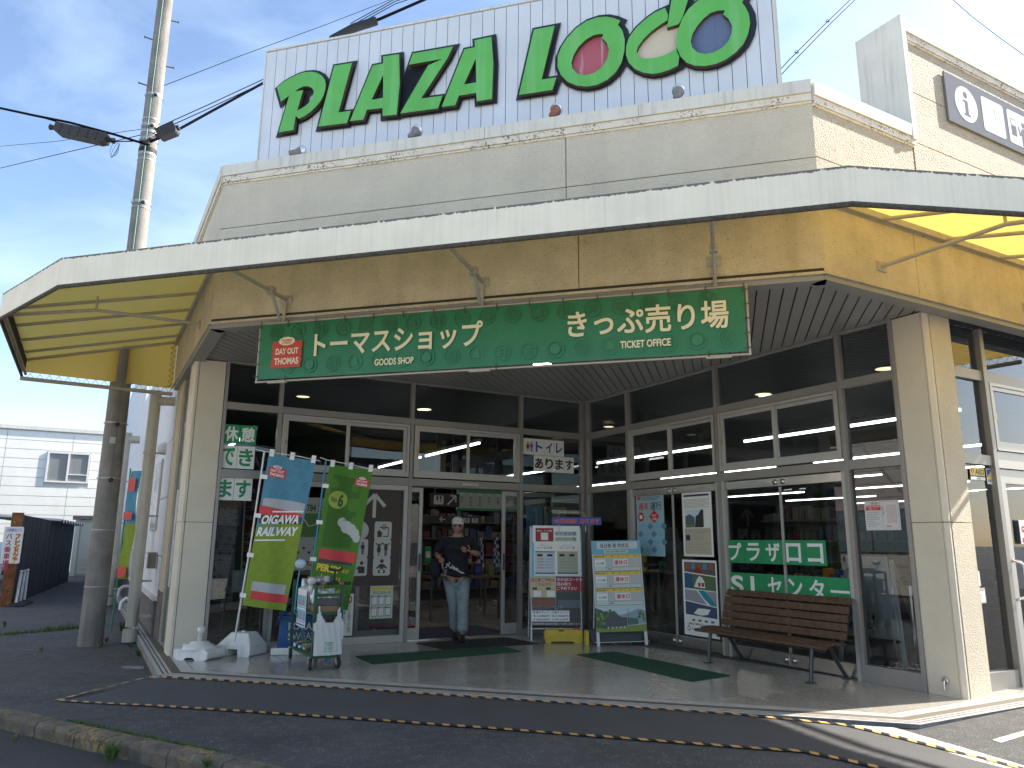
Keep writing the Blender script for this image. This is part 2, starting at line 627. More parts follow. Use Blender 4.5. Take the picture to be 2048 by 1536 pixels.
# ================================================================ RAMP SHEET, TAPE, PAINT ON THE ASPHALT
rampm = M('ramp_coating', (.078, .078, .081), .78, var=.12, vs=2.5, bump=.5, bs=240)
def gpoly(name, mat, px, e, thick=None):
    P = [at_ground(u, v, e) for u, v in px]
    m = MB()
    n = len(P)
    m.add(P + [p-Z*.02 for p in P], [tuple(range(n))]+[(i, i+n, (i+1) % n+n, (i+1) % n) for i in range(n)])
    return m.build(name, mat, o=Vector((P[0].x, P[0].y, min(p.z for p in P))))
back = [(322, 1354.2), (480, 1363), (700, 1377), (960, 1395), (1200, 1410.5), (1450, 1427), (1560, 1437), (1690, 1450), (1760, 1466), (1860, 1491), (1960, 1516), (2060, 1542), (2200, 1580)]
front = [(118, 1401), (300, 1411), (520, 1425), (760, 1441), (1000, 1458), (1250, 1477), (1500, 1496), (1606, 1503), (1690, 1520), (1790, 1543), (1900, 1575)]
P_back = [at_ground(u, v, .006) for u, v in back]
P_front = [at_ground(u, v, .006) for u, v in front]
def resample(P, n):
    d = [0]
    for a, b in zip(P, P[1:]):
        d.append(d[-1]+(b-a).length)
    out = []
    for k in range(n+1):
        x = d[-1]*k/n
        i = max(j for j in range(len(d)) if d[j] <= x+1e-9)
        i = min(i, len(P)-2)
        t = (x-d[i])/(d[i+1]-d[i])
        out.append(P[i].lerp(P[i+1], t))
    return out, d[-1]
rb, _ = resample(P_back, 80); rf, _ = resample(P_front, 80)
rows = []
for k in range(81):
    for t in (0, .25, .5, .75, 1):
        p = rb[k].lerp(rf[k], t)
        rows.append(Vector((p.x, p.y, ground(p)+.005)))
ramp = MB().add(rows, [(k*5+t, (k+1)*5+t, (k+1)*5+t+1, k*5+t+1) for k in range(80) for t in range(4)]).build('ramp_surface', rampm, o=Vector((0, 0, 0)))
tag(ramp, kind='structure')

tape_y = M('tape_yellow', (.62, .36, .12), .55, var=.2, vs=10)
tape_k = M('tape_black', (.015, .016, .022), .5)
def tape(P, w, label):
    m = MB()
    blk = .068
    nb = int(resample(P, 4)[1]/blk)
    q, L = resample(P, nb*4)
    def at(d, c):
        d = max(0, min(L, d))
        i = min(int(d/L*nb*4), nb*4-1)
        t = d/L*nb*4-i
        p = q[i].lerp(q[i+1], t)
        tg = (q[min(i+1, nb*4)]-q[max(i-1, 0)]).normalized()
        nn = Vector((tg.y, -tg.x, 0))
        r = p + nn*c
        return Vector((r.x, r.y, max(ground(r), ground(r, False))+.011))
    sk = .035
    for i in range(nb):
        d0, d1 = i*L/nb, (i+1)*L/nb
        m.quad(at(d0-sk/2, -w/2), at(d1-sk/2, -w/2), at(d1+sk/2, w/2), at(d0+sk/2, w/2), i % 2)
    return tag(m.build('hazard_tape', [tape_y, tape_k], o=q[0].copy()), label, 'hazard tape', 'striped tapes around the ramp')
tape(P_back, .052, 'yellow and black hazard tape running along the edge of the porch')
tape(P_front, .058, 'yellow and black hazard tape on the street side of the ramp')
tape([at_ground(u, v, .006) for u, v in ((312, 1353), (240, 1368), (180, 1383), (112, 1401))], .05, 'short slanted hazard tape closing the left end of the ramp')
paint = M('road_paint', (.50, .49, .46), .8, var=.35, vs=14, speck=((.12, .12, .12), .5, 90))
P_l = [at_ground(u, v, .004) for u, v in ((1700, 1449), (1790, 1455), (2048, 1530.5), (2200, 1575), (2200, 1597), (2048, 1549), (1880, 1500))]
m = MB()
m.add([Vector((p.x, p.y, ground(p)+.003)) for p in P_l], [tuple(range(len(P_l)))])
tag(m.build('painted_line', paint, o=P_l[0].copy()), kind='structure')
P_l = [at_ground(u, v, .004) for u, v in ((1984, 1479), (2002, 1485), (2110, 1452), (2110, 1443))]
m = MB()
m.add([Vector((p.x, p.y, ground(p)+.003)) for p in P_l], [(0, 1, 2, 3)])
tag(m.build('painted_line', paint, o=P_l[0].copy()), kind='structure')
# ================================================================ THE SHOP
BO = W(7.31, -10.55, 0)
shop = empty('shop_building', BO, 'corner railway goods shop with cream stucco walls and a glazed porch under a wide awning', 'building')
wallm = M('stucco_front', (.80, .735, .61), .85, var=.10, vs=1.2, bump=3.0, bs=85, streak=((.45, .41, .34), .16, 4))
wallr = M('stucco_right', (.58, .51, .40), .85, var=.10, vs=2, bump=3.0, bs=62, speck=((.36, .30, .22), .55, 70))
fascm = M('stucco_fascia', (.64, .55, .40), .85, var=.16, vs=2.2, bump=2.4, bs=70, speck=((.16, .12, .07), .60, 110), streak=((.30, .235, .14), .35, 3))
whitew = M('white_wall_panel', (.76, .77, .79), .7, var=.06, vs=3, bump=1, bs=120)
copem = M('coping_metal', (.66, .65, .60), .75, .0, var=.08, vs=3, streak=((.2, .19, .16), .35, 20))
trimm = M('parapet_trim', (.70, .65, .56), .6, var=.1, vs=8, speck=((.16, .13, .09), .54, 40))
darkj = M('joint_sealant', (.20, .17, .13), .9)
soffm = M('soffit_slat', (.30, .295, .285), .5, .1, var=.04, vs=5)
soffk = M('soffit_gap', (.03, .03, .03), .8)
colm = M('column_cladding', (.70, .63, .51), .75, var=.05, vs=3, bump=.8, bs=130)
colr = M('column_cladding_rough', (.72, .64, .50), .8, var=.06, vs=3, bump=2.4, bs=95)

ac = (N0+S1)/math.sqrt(2)          # where the front meets the right wall (a)
bc = (S0-N0)/math.sqrt(2)          # where the front meets the left wall (b)

def panels(fr, us, ws, mat, t=.06, name='wall_panel', gap=.005, skip=()):
    for i in range(len(us)-1):
        for j in range(len(ws)-1):
            if (i, j) in skip: continue
            e0 = 0 if i == 0 else gap
            e1 = 0 if i == len(us)-2 else gap
            MB().box(fr, us[i]+e0, us[i+1]-e1, -t, 0, ws[j]+gap*(j > 0), ws[j+1]-gap).build(name, mat, shop)

# backing walls (show in the joints)
bk = MB()
bk.box(FRONT, S0+.03, S1-.03, -.2, -.02, 3.8, 5.62)
bk.box(RIGHT, ac+.03, 17, -.2, -.02, 3.8, 5.60)
bk.box(RIGHT, 7.13, 17, -.2, -.02, 5.5, 6.86)
bk.box(LEFT, -12.9, bc-.03, -.2, -.02, 3.8, 5.62)
bk.build('wall_core', darkj, shop)
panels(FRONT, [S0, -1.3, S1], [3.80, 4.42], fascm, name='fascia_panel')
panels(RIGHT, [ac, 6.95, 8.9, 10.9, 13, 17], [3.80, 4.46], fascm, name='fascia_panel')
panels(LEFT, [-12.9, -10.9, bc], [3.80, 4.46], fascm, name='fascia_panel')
panels(FRONT, [S0, -1.42, S1], [4.42, 4.925, 5.60], wallm)
panels(RIGHT, [ac, 7.10], [4.46, 4.93, 5.58], wallr)
panels(RIGHT, [7.13, 9.6, 12.2, 14.6, 17], [4.46, 5.53, 6.13, 6.84], wallr)
panels(LEFT, [-12.9, bc], [4.46, 4.93, 5.60], wallm)
# drip ledge along the foot of the fascia and the metal soffit edge
for fr, u0, u1 in ((FRONT, S0-.01, S1+.01), (RIGHT, ac-.01, 17), (LEFT, -12.9, bc+.01)):
    MB().box(fr, u0, u1, -.1, .022, 3.775, 3.802).build('drip_ledge', fascm, shop)
    MB().box(fr, u0, u1, -.16, -.004, 3.725, 3.774).build('soffit_edge', soffm, shop)

# parapet copings: pressed metal cap, trim strip below
def coping(fr, u0, u1, z, segs, back=.32):
    us = [u0+(u1-u0)*k/segs for k in range(segs+1)]
    for k in range(segs):
        a, b = us[k]+.002*(k > 0), us[k+1]-.002*(k < segs-1)
        m = MB()
        prof = [(.045, z), (.05, z+.13), (-back, z+.17), (-back, z)]
        pts = [fr.pt(u, v, w) for u in (a, b) for v, w in prof]
        m.add(pts, [(0, 1, 5, 4)[::-1], (1, 2, 6, 5)[::-1], (2, 3, 7, 6)[::-1], (3, 0, 4, 7)[::-1], (0, 1, 2, 3), (4, 5, 6, 7)[::-1]])
        m.build('coping', copem, shop)
    m = MB()
    m.box(fr, u0, u1, -.02, .028, z-.075, z-.004)
    m.box(fr, u0, u1, -.02, .014, z-.10, z-.079)
    for k in range(int((u1-u0)/.75)):
        m.tube([fr.pt(u0+.4+k*.75, .025, z-.04), fr.pt(u0+.4+k*.75, .034, z-.04)], .009, 6)
    m.build('parapet_trim', trimm, shop)
coping(FRONT, S0, S1, 5.575, 4)
coping(RIGHT, ac, 7.14, 5.55, 2)
coping(LEFT, -12.9, bc, 5.575, 2)
coping(RIGHT, 7.10, 17, 6.82, 5, back=.5)
# end of the taller wall, sheet metal
m = MB().box(RIGHT, 7.065, 7.128, -.5, .05, 5.52, 6.99)
m.build('wall_end_cap', copem, shop)
MB().box(RIGHT, 7.128, 7.17, -.02, .028, 5.56, 6.80).build('end_trim', trimm, shop)
# flat roofs
m = MB()
vprism(m, [(1.2, -24), (1.2, -9.05), (5.7, -4.5), (17, -4.5), (17, -24)], 4.9, 5.1)
m.build('roof', M('roof_membrane', (.3, .3, .3), .9), shop)

# ---------------------------------------------------------------- soffit: slats across the porch, each on its own
porch_poly = [(1.0, bc-.1), (ac+.1, -4.30), (7.31, -4.30), (7.31, -10.55), (1.06, -10.55)]
def to_sn(p):
    return ((p[0]+p[1])/math.sqrt(2), (p[0]-p[1])/math.sqrt(2))
porch_poly[0] = (1.0, bc+.03)
porch_poly[1] = (ac-.03, -4.235)
psn = [to_sn(p) for p in porch_poly]
pitch = .122
k0 = math.floor(min(p[0] for p in psn)/pitch)
k1 = math.ceil(max(p[0] for p in psn)/pitch)
for k in range(k0, k1):
    a, b = k*pitch+.007, (k+1)*pitch-.007
    p = clip(clip(psn, lambda q: q[0]-a), lambda q: b-q[0])
    p = clip(p, lambda q: q[1]-(N0+.02))
    if len(p) > 2:
        MB().prism(VSN, p, 3.768, 3.782).build('soffit_slat', soffm, shop)
m = MB()
vprism(m, porch_poly, 3.80, 3.83)
m.build('soffit_backing', soffk, shop)

# ---------------------------------------------------------------- columns
def column(poly, z1, parts=True):
    zs = [0, 1.62, z1]
    for z0, z2 in zip(zs, zs[1:]):
        m = MB()
        vprism(m, poly, z0+(.004 if z0 else .0), z2-.004, mside=0)
        m.build('column_cladding', [colm], shop, bevel=.004)
    m = MB()
    cx = sum(p[0] for p in poly)/len(poly); cy = sum(p[1] for p in poly)/len(poly)
    vprism(m, [(cx+(p[0]-cx)*.96, cy+(p[1]-cy)*.96) for p in poly], .0, z1)
    m.build('column_core', darkj, shop)
# right column: main face to the porch, corner strip, rough face to the street
column([(7.31, -4.79), (7.31, -4.475), (7.70, -4.475), (7.70, -4.79)], 3.76)
for z0, z1 in ((0, 1.616), (1.624, 3.76)):
    m = MB()
    vprism(m, [(7.306, -4.468), (7.306, -4.452), (7.335, -4.418), (7.36, -4.418), (7.36, -4.468)], z0, z1)
    m.build('corner_strip', colm, shop)
    m = MB()
    vprism(m, [(7.372, -4.468), (7.372, -4.415), (7.715, -4.415), (7.715, -4.468)], z0, z1)
    m.build('column_cladding', colr, shop)
# left column
column([(1.115, -10.95), (1.115, -10.549), (1.445, -10.549), (1.445, -10.95)], 3.76)
for z0, z1 in ((0, 1.616), (1.624, 3.76)):
    m = MB()
    vprism(m, [(1.05, -10.95), (1.05, -10.585), (1.075, -10.549), (1.107, -10.549), (1.107, -10.95)], z0, z1)
    m.build('corner_strip', colm, shop)
m = MB()
m.lathe(W(7.303, -4.60, .14), [(.03, 0), (.034, .012), (.022, .02)], 12, axis=-dL)
m.tube([W(7.28, -4.60, .14), W(7.27, -4.60, .09), W(7.272, -4.604, .055)], .008, 6)
m.build('floor_tap', CHROME, shop)

# ---------------------------------------------------------------- glazing
ZS, T1a, T1b, T2a, T2b = 3.768, 3.12, 3.215, 2.205, 2.315
def mull(fr, u, z0, z1, w=.055, d0=-.07, d1=.03):
    MB().box(fr, u-w/2, u+w/2, d0, d1, z0, z1).build('mullion', ALU, shop, bevel=.003)
def rail(fr, u0, u1, z0, z1, d0=-.06, d1=.022, name='transom'):
    MB().box(fr, u0, u1, d0, d1, z0, z1).build(name, ALU, shop, bevel=.003)
def pane(fr, u0, u1, w0, w1, v=-.02, mat=None):
    MB().quad(fr.pt(u0, v, w0), fr.pt(u1, v, w0), fr.pt(u1, v, w1), fr.pt(u0, v, w1)).build('pane', mat or GLASS, shop)
def slider(fr, u0, u1, w0, w1):
    """outer frame with two sliding sashes, one in front of the other"""
    m = MB()
    t = .035
    for a, b, c, d in ((u0, u1, w1-t, w1), (u0, u1, w0, w0+t*1.2), (u0, u0+t, w0+t*1.2, w1-t), (u1-t, u1, w0+t*1.2, w1-t)):
        m.box(fr, a, b, -.06, .034, c, d)
    m.box(fr, u0, u1, -.02, .042, w0-.012, w0-.001)
    win = m.build('sliding_window', ALU2, shop)
    um = (u0+u1)/2
    s = .048
    for (a, b, v) in ((u0+t, um+.02, .02), (um-.02, u1-t, .0)):
        q = MB()
        c, d = w0+t*1.2, w1-t
        for e in ((a, b, d-s, d), (a, b, c, c+s), (a, a+s, c+s, d-s), (b-s, b, c+s, d-s)):
            q.box(fr, e[0], e[1], v-.03, v, e[2], e[3])
        q.build('sash', ALU2, win, bevel=.003)
        MB().quad(fr.pt(a+s, v-.016, c+s), fr.pt(b-s, v-.016, c+s), fr.pt(b-s, v-.016, d-s), fr.pt(a+s, v-.016, d-s)).build('pane', GLASS, win)
    q = MB()
    q.box(fr, u0+t+.012, u0+t+.034, .02, .032, (w0+w1)/2-.04, (w0+w1)/2+.03)
    q.build('catch', M('brass_catch', (.45, .33, .15), .35, .8), win)
ML = [1.47, 2.20, 4.15, 6.045, 7.265]          # a of the mullions left of the corner
MR = [-10.50, -9.375, -7.43, -5.475, -4.80]    # b of the mullions right of the corner
for fr, U in ((FL, ML), (FRt, MR)):
    for u in U[1:4]:
        mull(fr, u, 0, ZS)
    rail(fr, U[0], U[-1], ZS-.02, ZS+.025, -.05, .035, 'head_rail')
    rail(fr, U[0], U[-1], T1a, T1b)
    rail(fr, U[0], U[-1], T2a, T2b)
    for i in range(4):
        pane(fr, U[i]+.02, U[i+1]-.02, T1b, ZS-.02, -.035)
# inner corner post, two faces and a groove
MB().box(FL, 7.215, 7.268, -.07, .03, 0, ZS).build('mullion', ALU, shop, bevel=.003)
MB().box(FRt, -10.508, -10.455, -.07, .03, 0, ZS).build('mullion', ALU, shop, bevel=.003)
MB().box(FL, 7.262, 7.33, -.08, .012, 0, ZS).build('corner_post', ALU, shop)
mull(FL, 1.472, 0.0, ZS, .04)
mull(FRt, -4.81, 0.0, ZS, .04)
slider(FL, ML[1]+.04, ML[2]-.04, T2b+.03, T1a-.008)
slider(FL, ML[2]+.04, ML[3]-.04, T2b+.03, T1a-.008)
slider(FRt, MR[1]+.04, MR[2]-.04, T2b+.03, T1a-.008)
slider(FRt, MR[2]+.04, MR[3]-.04, T2b+.03, T1a-.008)
for fr, U in ((FL, ML), (FRt, MR)):
    for i in (0, 3):
        pane(fr, U[i]+.02, U[i+1]-.02, T2b, T1a)
        pane(fr, U[i]+.02, U[i+1]-.02, .09, T2a)
        rail(fr, U[i], U[i+1], .0, .09 if fr is FL else .17, name='sill')
# big fixed pane beside the automatic door, in its own bright frame
u0, u1 = ML[1]+.03, ML[2]-.03
m = MB()
for e in ((u0, u1, .0, .10), (u0, u1, 2.13, T2a-.002), (u0, u0+.05, .10, 2.13), (u1-.06, u1, .10, 2.13)):
    m.box(FL, e[0], e[1], -.05, .02, e[2], e[3])
fw = m.build('fixed_window', ALU2, shop, bevel=.003)
MB().quad(*[FL.pt(u, -.01, w) for u, w in ((u0+.05, .10), (u1-.06, .10), (u1-.06, 2.13), (u0+.05, 2.13))]).build('pane', GLASSD, fw)
# automatic sliding door, both leaves run back behind the side panes
def leaf(ua, ub, stile_at):
    m = MB()
    for e in ((ua, ub, .012, .17), (ua, ub, 2.12, 2.19), (ua, ua+.055, .17, 2.12), (ub-.055, ub, .17, 2.12)):
        m.box(FL, e[0], e[1], -.115, -.078, e[2], e[3])
    d = m.build('sliding_door', ALU2, shop, bevel=.003)
    MB().quad(*[FL.pt(u, -.096, w) for u, w in ((ua+.055, .17), (ub-.055, .17), (ub-.055, 2.12), (ua+.055, 2.12))]).build('pane', GLASSD, d)
    g = MB().box(FL, stile_at-.016, stile_at+.016, -.078, -.07, .97, 1.22)
    g.build('grip', DGREY, d)
    g = MB().lathe(FL.pt((ua+ub)/2 if ub-ua < .4 else (ub-.14 if stile_at > 3 and ub < 5 else ua+.14), -.079, .085), [(.022, 0), (.022, .008)], 10, axis=FL.y)
    g.build('lock', STEEL, d)
leaf(3.42, 4.40, 4.372)
leaf(5.76, 6.72, 5.788)
MB().box(FL, ML[2]+.03, ML[3]-.03, -.12, -.06, 2.19, T2a).build('door_track', DGREY, shop)
m = MB().box(FL, 4.98, 5.26, .022, .05, T2a+.03, T2b-.03)
m.build('door_sensor', ALU2, shop, bevel=.006)
mb = MB().box(FL, ML[2]+.03, ML[3]-.03, -.13, -.05, -.002, .012)
mb.build('threshold', STEEL, shop)
# right glazing: two pairs of frameless glass doors with steel rails
for u0, u1 in ((MR[1]+.03, MR[2]-.03), (MR[2]+.03, MR[3]-.03)):
    MB().box(FRt, u0, u0+.05, -.05, .015, .0, T2a).build('door_jamb', ALU2, shop)
    MB().box(FRt, u1-.05, u1, -.05, .015, .0, T2a).build('door_jamb', ALU2, shop)
    um = (u0+u1)/2
    for a, b in ((u0+.055, um-.004), (um+.004, u1-.055)):
        d = MB().quad(*[FRt.pt(u, -.025, w) for u, w in ((a, .155), (b, .155), (b, 2.09), (a, 2.09))]).build('glass_door', GLASSD, shop)
        for c, e in ((2.09, T2a-.012), (.012, .155)):
            MB().box(FRt, a, b, -.045, -.005, c, e).build('door_rail', STEEL, d, bevel=.003)
        e = b-.055 if b < um+.01 else a+.055
        for w in (2.14, .08):
            MB().lathe(FRt.pt(e, -.006, w), [(.034, 0), (.034, .012), (.026, .02), (.012, .022)], 14, axis=FRt.y).build('lock_knob', STEEL, d)
        MB().box(FRt, (b-.012) if b < um+.01 else a, b if b < um+.01 else a+.012, -.03, -.012, .16, 2.08).build('edge_strip', ALU2, d)

# ---------------------------------------------------------------- street side right of the column
RW = Fr(W(0, -4.55), dL)
m = MB()
m.box(RW, 7.72, 8.52, -.12, .02, .0, .17)
m.build('sill', ALU, shop)
for u in (8.475, 10.3, 12.3):
    mull(RW, u, 0, 3.76, .075, -.08, .035)
mull(RW, 7.735, 0, 3.76, .03)
MB().box(RW, 7.73, 17, -.08, .012, 3.17, 3.28).build('transom', ALU, shop)
MB().box(RW, 7.73, 8.43, -.08, .012, 2.24, 2.345).build('transom', ALU, shop)
pane(RW, 7.74, 8.45, .17, 2.24, -.03)
pane(RW, 7.74, 8.45, 2.34, 3.18, -.03)
pane(RW, 7.74, 17, 3.28, 3.76, -.03)
pane(RW, 8.5, 17, 2.42, 3.18, -.035)
slider(RW, 8.53, 10.25, 2.42, 3.16)
MB().box(RW, 8.52, 17, -.08, .02, 2.22, 2.40).build('transom', ALU2, shop)
# street door with a white blind behind the glass
m = MB()
for e in ((8.55, 10.2, 2.06, 2.21), (8.55, 8.66, .17, 2.06), (10.1, 10.2, .17, 2.06), (8.55, 10.2, .02, .17)):
    m.box(RW, e[0], e[1], -.05, .0, e[2], e[3])
d = m.build('street_door', ALU2, shop)
MB().quad(*[RW.pt(u, -.02, w) for u, w in ((8.66, .17), (10.1, .17), (10.1, 2.06), (8.66, 2.06))]).build('pane', GLASSD, d)
MB().tube([RW.pt(8.61, .0, 1.25), RW.pt(8.61, .07, 1.23), RW.pt(8.64, .09, 1.2), RW.pt(8.64, .09, .9), RW.pt(8.61, .07, .87), RW.pt(8.61, .0, .85)], .016, 8).build('handle', CHROME, d)
blindm = M('white_blind', (.66, .67, .68), .7, var=.08, vs=5)
m = MB()
m.quad(*[RW.pt(u, -.08, w) for u, w in ((8.7, .95), (10.1, .95), (10.1, 2.0), (8.7, 2.0))])
m.build('door_blind', blindm, d)
m = MB()
m.box(RW, 10.3, 17, -.1, .0, .0, 2.12)
m.build('wall_panel', wallr, shop)

# ---------------------------------------------------------------- alley side: windows behind the left column, then the white wing
LW = Fr(W(1.12, 0), dR)
MB().box(LW, -12.0, -10.95, -.12, .0, 3.0, 3.08).build('transom', ALU, shop)
MB().box(LW, -12.0, -10.95, -.12, .0, 2.12, 2.24).build('transom', ALU, shop)
for u in (-11.97, -11.45, -10.96):
    mull(LW, u, 0, 3.76, .05)
for a, b in ((-11.95, -11.47), (-11.43, -10.98)):
    pane(LW, a, b, 3.08, 3.76)
    pane(LW, a, b, 2.24, 3.0)
    pane(LW, a, b, .05, 2.12)
MB().box(LW, -12.75, -12.0, -.25, .05, -.3, 3.8).build('wall_panel', fascm, shop)
MB().box(LW, -12.8, -12.05, -.2, .06, -.3, .66).build('plinth', M('dark_stone', (.13, .12, .115), .7, var=.3, vs=5, bump=1.5, bs=30), shop)
WW = Fr(W(1.06, 0), dR)
us = [-40, -36.4, -32.8, -29.2, -25.6, -22, -18.4, -15.6, -12.8]
ws = [.55, 1.15, 2.05, 2.95, 3.85, 5.0]
MB().box(WW, -40, -12.8, -.3, -.03, -.3, 5.0).build('wall_core', darkj, shop)
panels(WW, us, ws, whitew, .05, gap=.006)
panels(WW, us[:6], [5.0, 6.0, 7.0], whitew, .05, gap=.006)
MB().box(WW, -40, -12.75, -.1, .06, .50, .545).build('sill_ledge', copem, shop)
MB().box(WW, -40, -12.8, -.1, .03, -.3, .495).build('plinth', M('dark_stone', (.13, .12, .115), .7), shop)
for u in (-14.7, -17.4, -20.6, -24.4):
    m = MB()
    m.box(WW, u-.6, u+.6, .002, .03, 1.55, 2.75)
    wn = m.build('window', ALU2, shop)
    MB().box(WW, u-.55, u+.55, .03, .036, 1.6, 2.7).build('pane', M('opaque_white_pane', (.62, .65, .70), .12), wn)
for u in (-13.9, -18.8):
    MB().lathe(WW.pt(u, .0, 2.9), [(.11, 0), (.11, .05), (.06, .13), (.01, .14)], 10, axis=WW.y).build('vent_hood', PLASTW, shop)
# ---------------------------------------------------------------- fitted lettering
def fit(mb, fr, t, u0, u1, w0, w1, v=.002, bold=0., mi=0, sp=1., lead=1., shear=0., rot=0.):
    """lettering whose outline fills the given rectangle of the frame"""
    g = glyphs(t, 1., bold, 'c', sp, lead)
    xs = [x for co, _ in g for x, _y in co]; ys = [y for co, _ in g for _x, y in co]
    x0, x1, y0, y1 = min(xs), max(xs), min(ys), max(ys)
    sx, sy = (u1-u0)/(x1-x0), (w1-w0)/(y1-y0)
    cu, cw = (u0+u1)/2, (w0+w1)/2
    for k, (co, fs) in enumerate(g):
        pts = []
        for x, y in co:
            X, Y = (x-x0)*sx-(u1-u0)/2, (y-y0)*sy-(w1-w0)/2
            X += shear*Y
            pts.append(fr.pt(cu+X*math.cos(rot)-Y*math.sin(rot), v+k*.00025, cw+X*math.sin(rot)+Y*math.cos(rot)))
        mb.add(pts, fs, mi)
    return mb
def fitpx(mb, fr, t, a, b, h, out=0., **k):
    """lettering between two surveyed base-line ends, of height h"""
    (u0, w0), (u1, w1) = fr.px(*a, out), fr.px(*b, out)
    wm = (w0+w1)/2
    return fit(mb, fr, t, u0, u1, wm, wm+h, **k)
def cloud(mb, fr, u, w, rx, ry, v, mi, n=11):
    p = []
    for k in range(n*5):
        a = 2*math.pi*k/(n*5)
        r = 1+.10*abs(math.sin(n*a/2))
        p.append((u+rx*r*math.cos(a), w+ry*r*math.sin(a)))
    return mb.flat(fr, p, v, mi=mi)
def event_logo(mb, fr, u, w, s, v, red, white, lrot=0.):
    """red ticket with the event's name and a small cloud on its upper edge"""
    f = fr.sub(u, 0, w).roll(lrot)
    p = [(-.5, -.42), (.47, -.42), (.47, -.28), (.52, -.22), (.48, -.12), (.5, .02), (.47, .12), (.5, .22), (.49, .38), (-.48, .38), (-.5, .2), (-.46, .1), (-.5, 0), (-.47, -.14), (-.51, -.25)]
    mb.flat(f, [(x*s, y*s) for x, y in p], v, mi=red)
    fit(mb, f, 'DAY OUT', -.37*s, .38*s, -.02*s, .17*s, v+.0012, .03, mi=white)
    fit(mb, f, 'THOMAS', -.40*s, .40*s, -.32*s, -.12*s, v+.0012, .03, mi=white)
    cloud(mb, f, -.02*s, .38*s, .25*s, .12*s, v+.0012, white)
    fit(mb, f, 'THOMAS', -.2*s, .16*s, .37*s, .44*s, v+.0024, .03, mi=red)
    fit(mb, f, '& FRIENDS', -.17*s, .13*s, .30*s, .36*s, v+.0024, .03, mi=red)
def person_pict(mb, fr, u, w, h, v, mi, skirt=False):
    """standing pictogram figure of height h, base at (u, w)"""
    mb.disc(fr, u, w+h*.92, h*.085, v, mi, 16)
    if skirt:
        mb.flat(fr, [(u-.10*h, w+.80*h), (u+.10*h, w+.80*h), (u+.2*h, w+.50*h), (u+.15*h, w+.48*h), (u+.17*h, w+.28*h), (u-.17*h, w+.28*h), (u-.15*h, w+.48*h), (u-.2*h, w+.50*h)], v, mi=mi)
        mb.rect(fr, u-.05*h, u-.005*h, w, w+.3*h, v, mi)
        mb.rect(fr, u+.005*h, u+.05*h, w, w+.3*h, v, mi)
    else:
        mb.flat(fr, [(u-.14*h, w+.80*h), (u+.14*h, w+.80*h), (u+.19*h, w+.46*h), (u+.14*h, w+.45*h), (u+.11*h, w+.68*h), (u+.11*h, w+.42*h), (u-.11*h, w+.42*h), (u-.11*h, w+.68*h), (u-.14*h, w+.45*h), (u-.19*h, w+.46*h)], v, mi=mi)
        mb.rect(fr, u-.10*h, u-.012*h, w, w+.44*h, v, mi)
        mb.rect(fr, u+.012*h, u+.10*h, w, w+.44*h, v, mi)

# ================================================================ ROOF SIGN
FS = Fr(FF(0, 7.5), dF)
sign = empty('roof_sign', FS.pt(-2.4, -.1, 5.3), 'big white plank sign board on the roof with green PLAZA LOCO letters', 'sign')
plankm = M('sign_plank', (.68, .70, .73), .42, .15, var=.05, vs=2.2, streak=((.52, .54, .57), .25, 5))
SA, SB, NP = -5.49, .715, 42
pw = (SB-SA)/NP
pl = MB()
pl.prism(FS, [(SA+.002, 5.35), (SA+pw-.005, 5.35), (SA+pw-.005, 7.62), (SA+.002, 7.62)], -.03, 0)
first = pl.build('plank', plankm, sign, bevel=.0)
for k in range(1, NP):
    inst(first.data, 'plank', sign, dF*(pw*k))
m = MB()
m.box(FS, SA, SB, -.30, -.034, 5.35, 7.60)
m.build('back_box', M('sign_back', (.09, .10, .11), .6), sign)
for u0, u1 in ((SA-.02, SA-.001), (SB+.001, SB+.045)):
    MB().box(FS, u0, u1, -.32, .006, 5.35, 7.63).build('edge_trim', copem, sign)
MB().box(FS, SA-.02, SB+.045, -.32, .006, 7.632, 7.66).build('edge_trim', copem, sign)
letm = M('letter_green', (.115, .44, .085), .38, var=.10, vs=3, streak=((.24, .55, .26), .5, 8))
lets = M('letter_side', (.075, .055, .035), .7)
blkm = M('letter_backing_black', (.012, .014, .02), .5)  # black of the flat backing cut-outs behind the letters
def crop(pts, x0, y0, f=6.4, out=.085):
    return [FS.px(x0+x/f, y0+y/f, out) for x, y in pts]
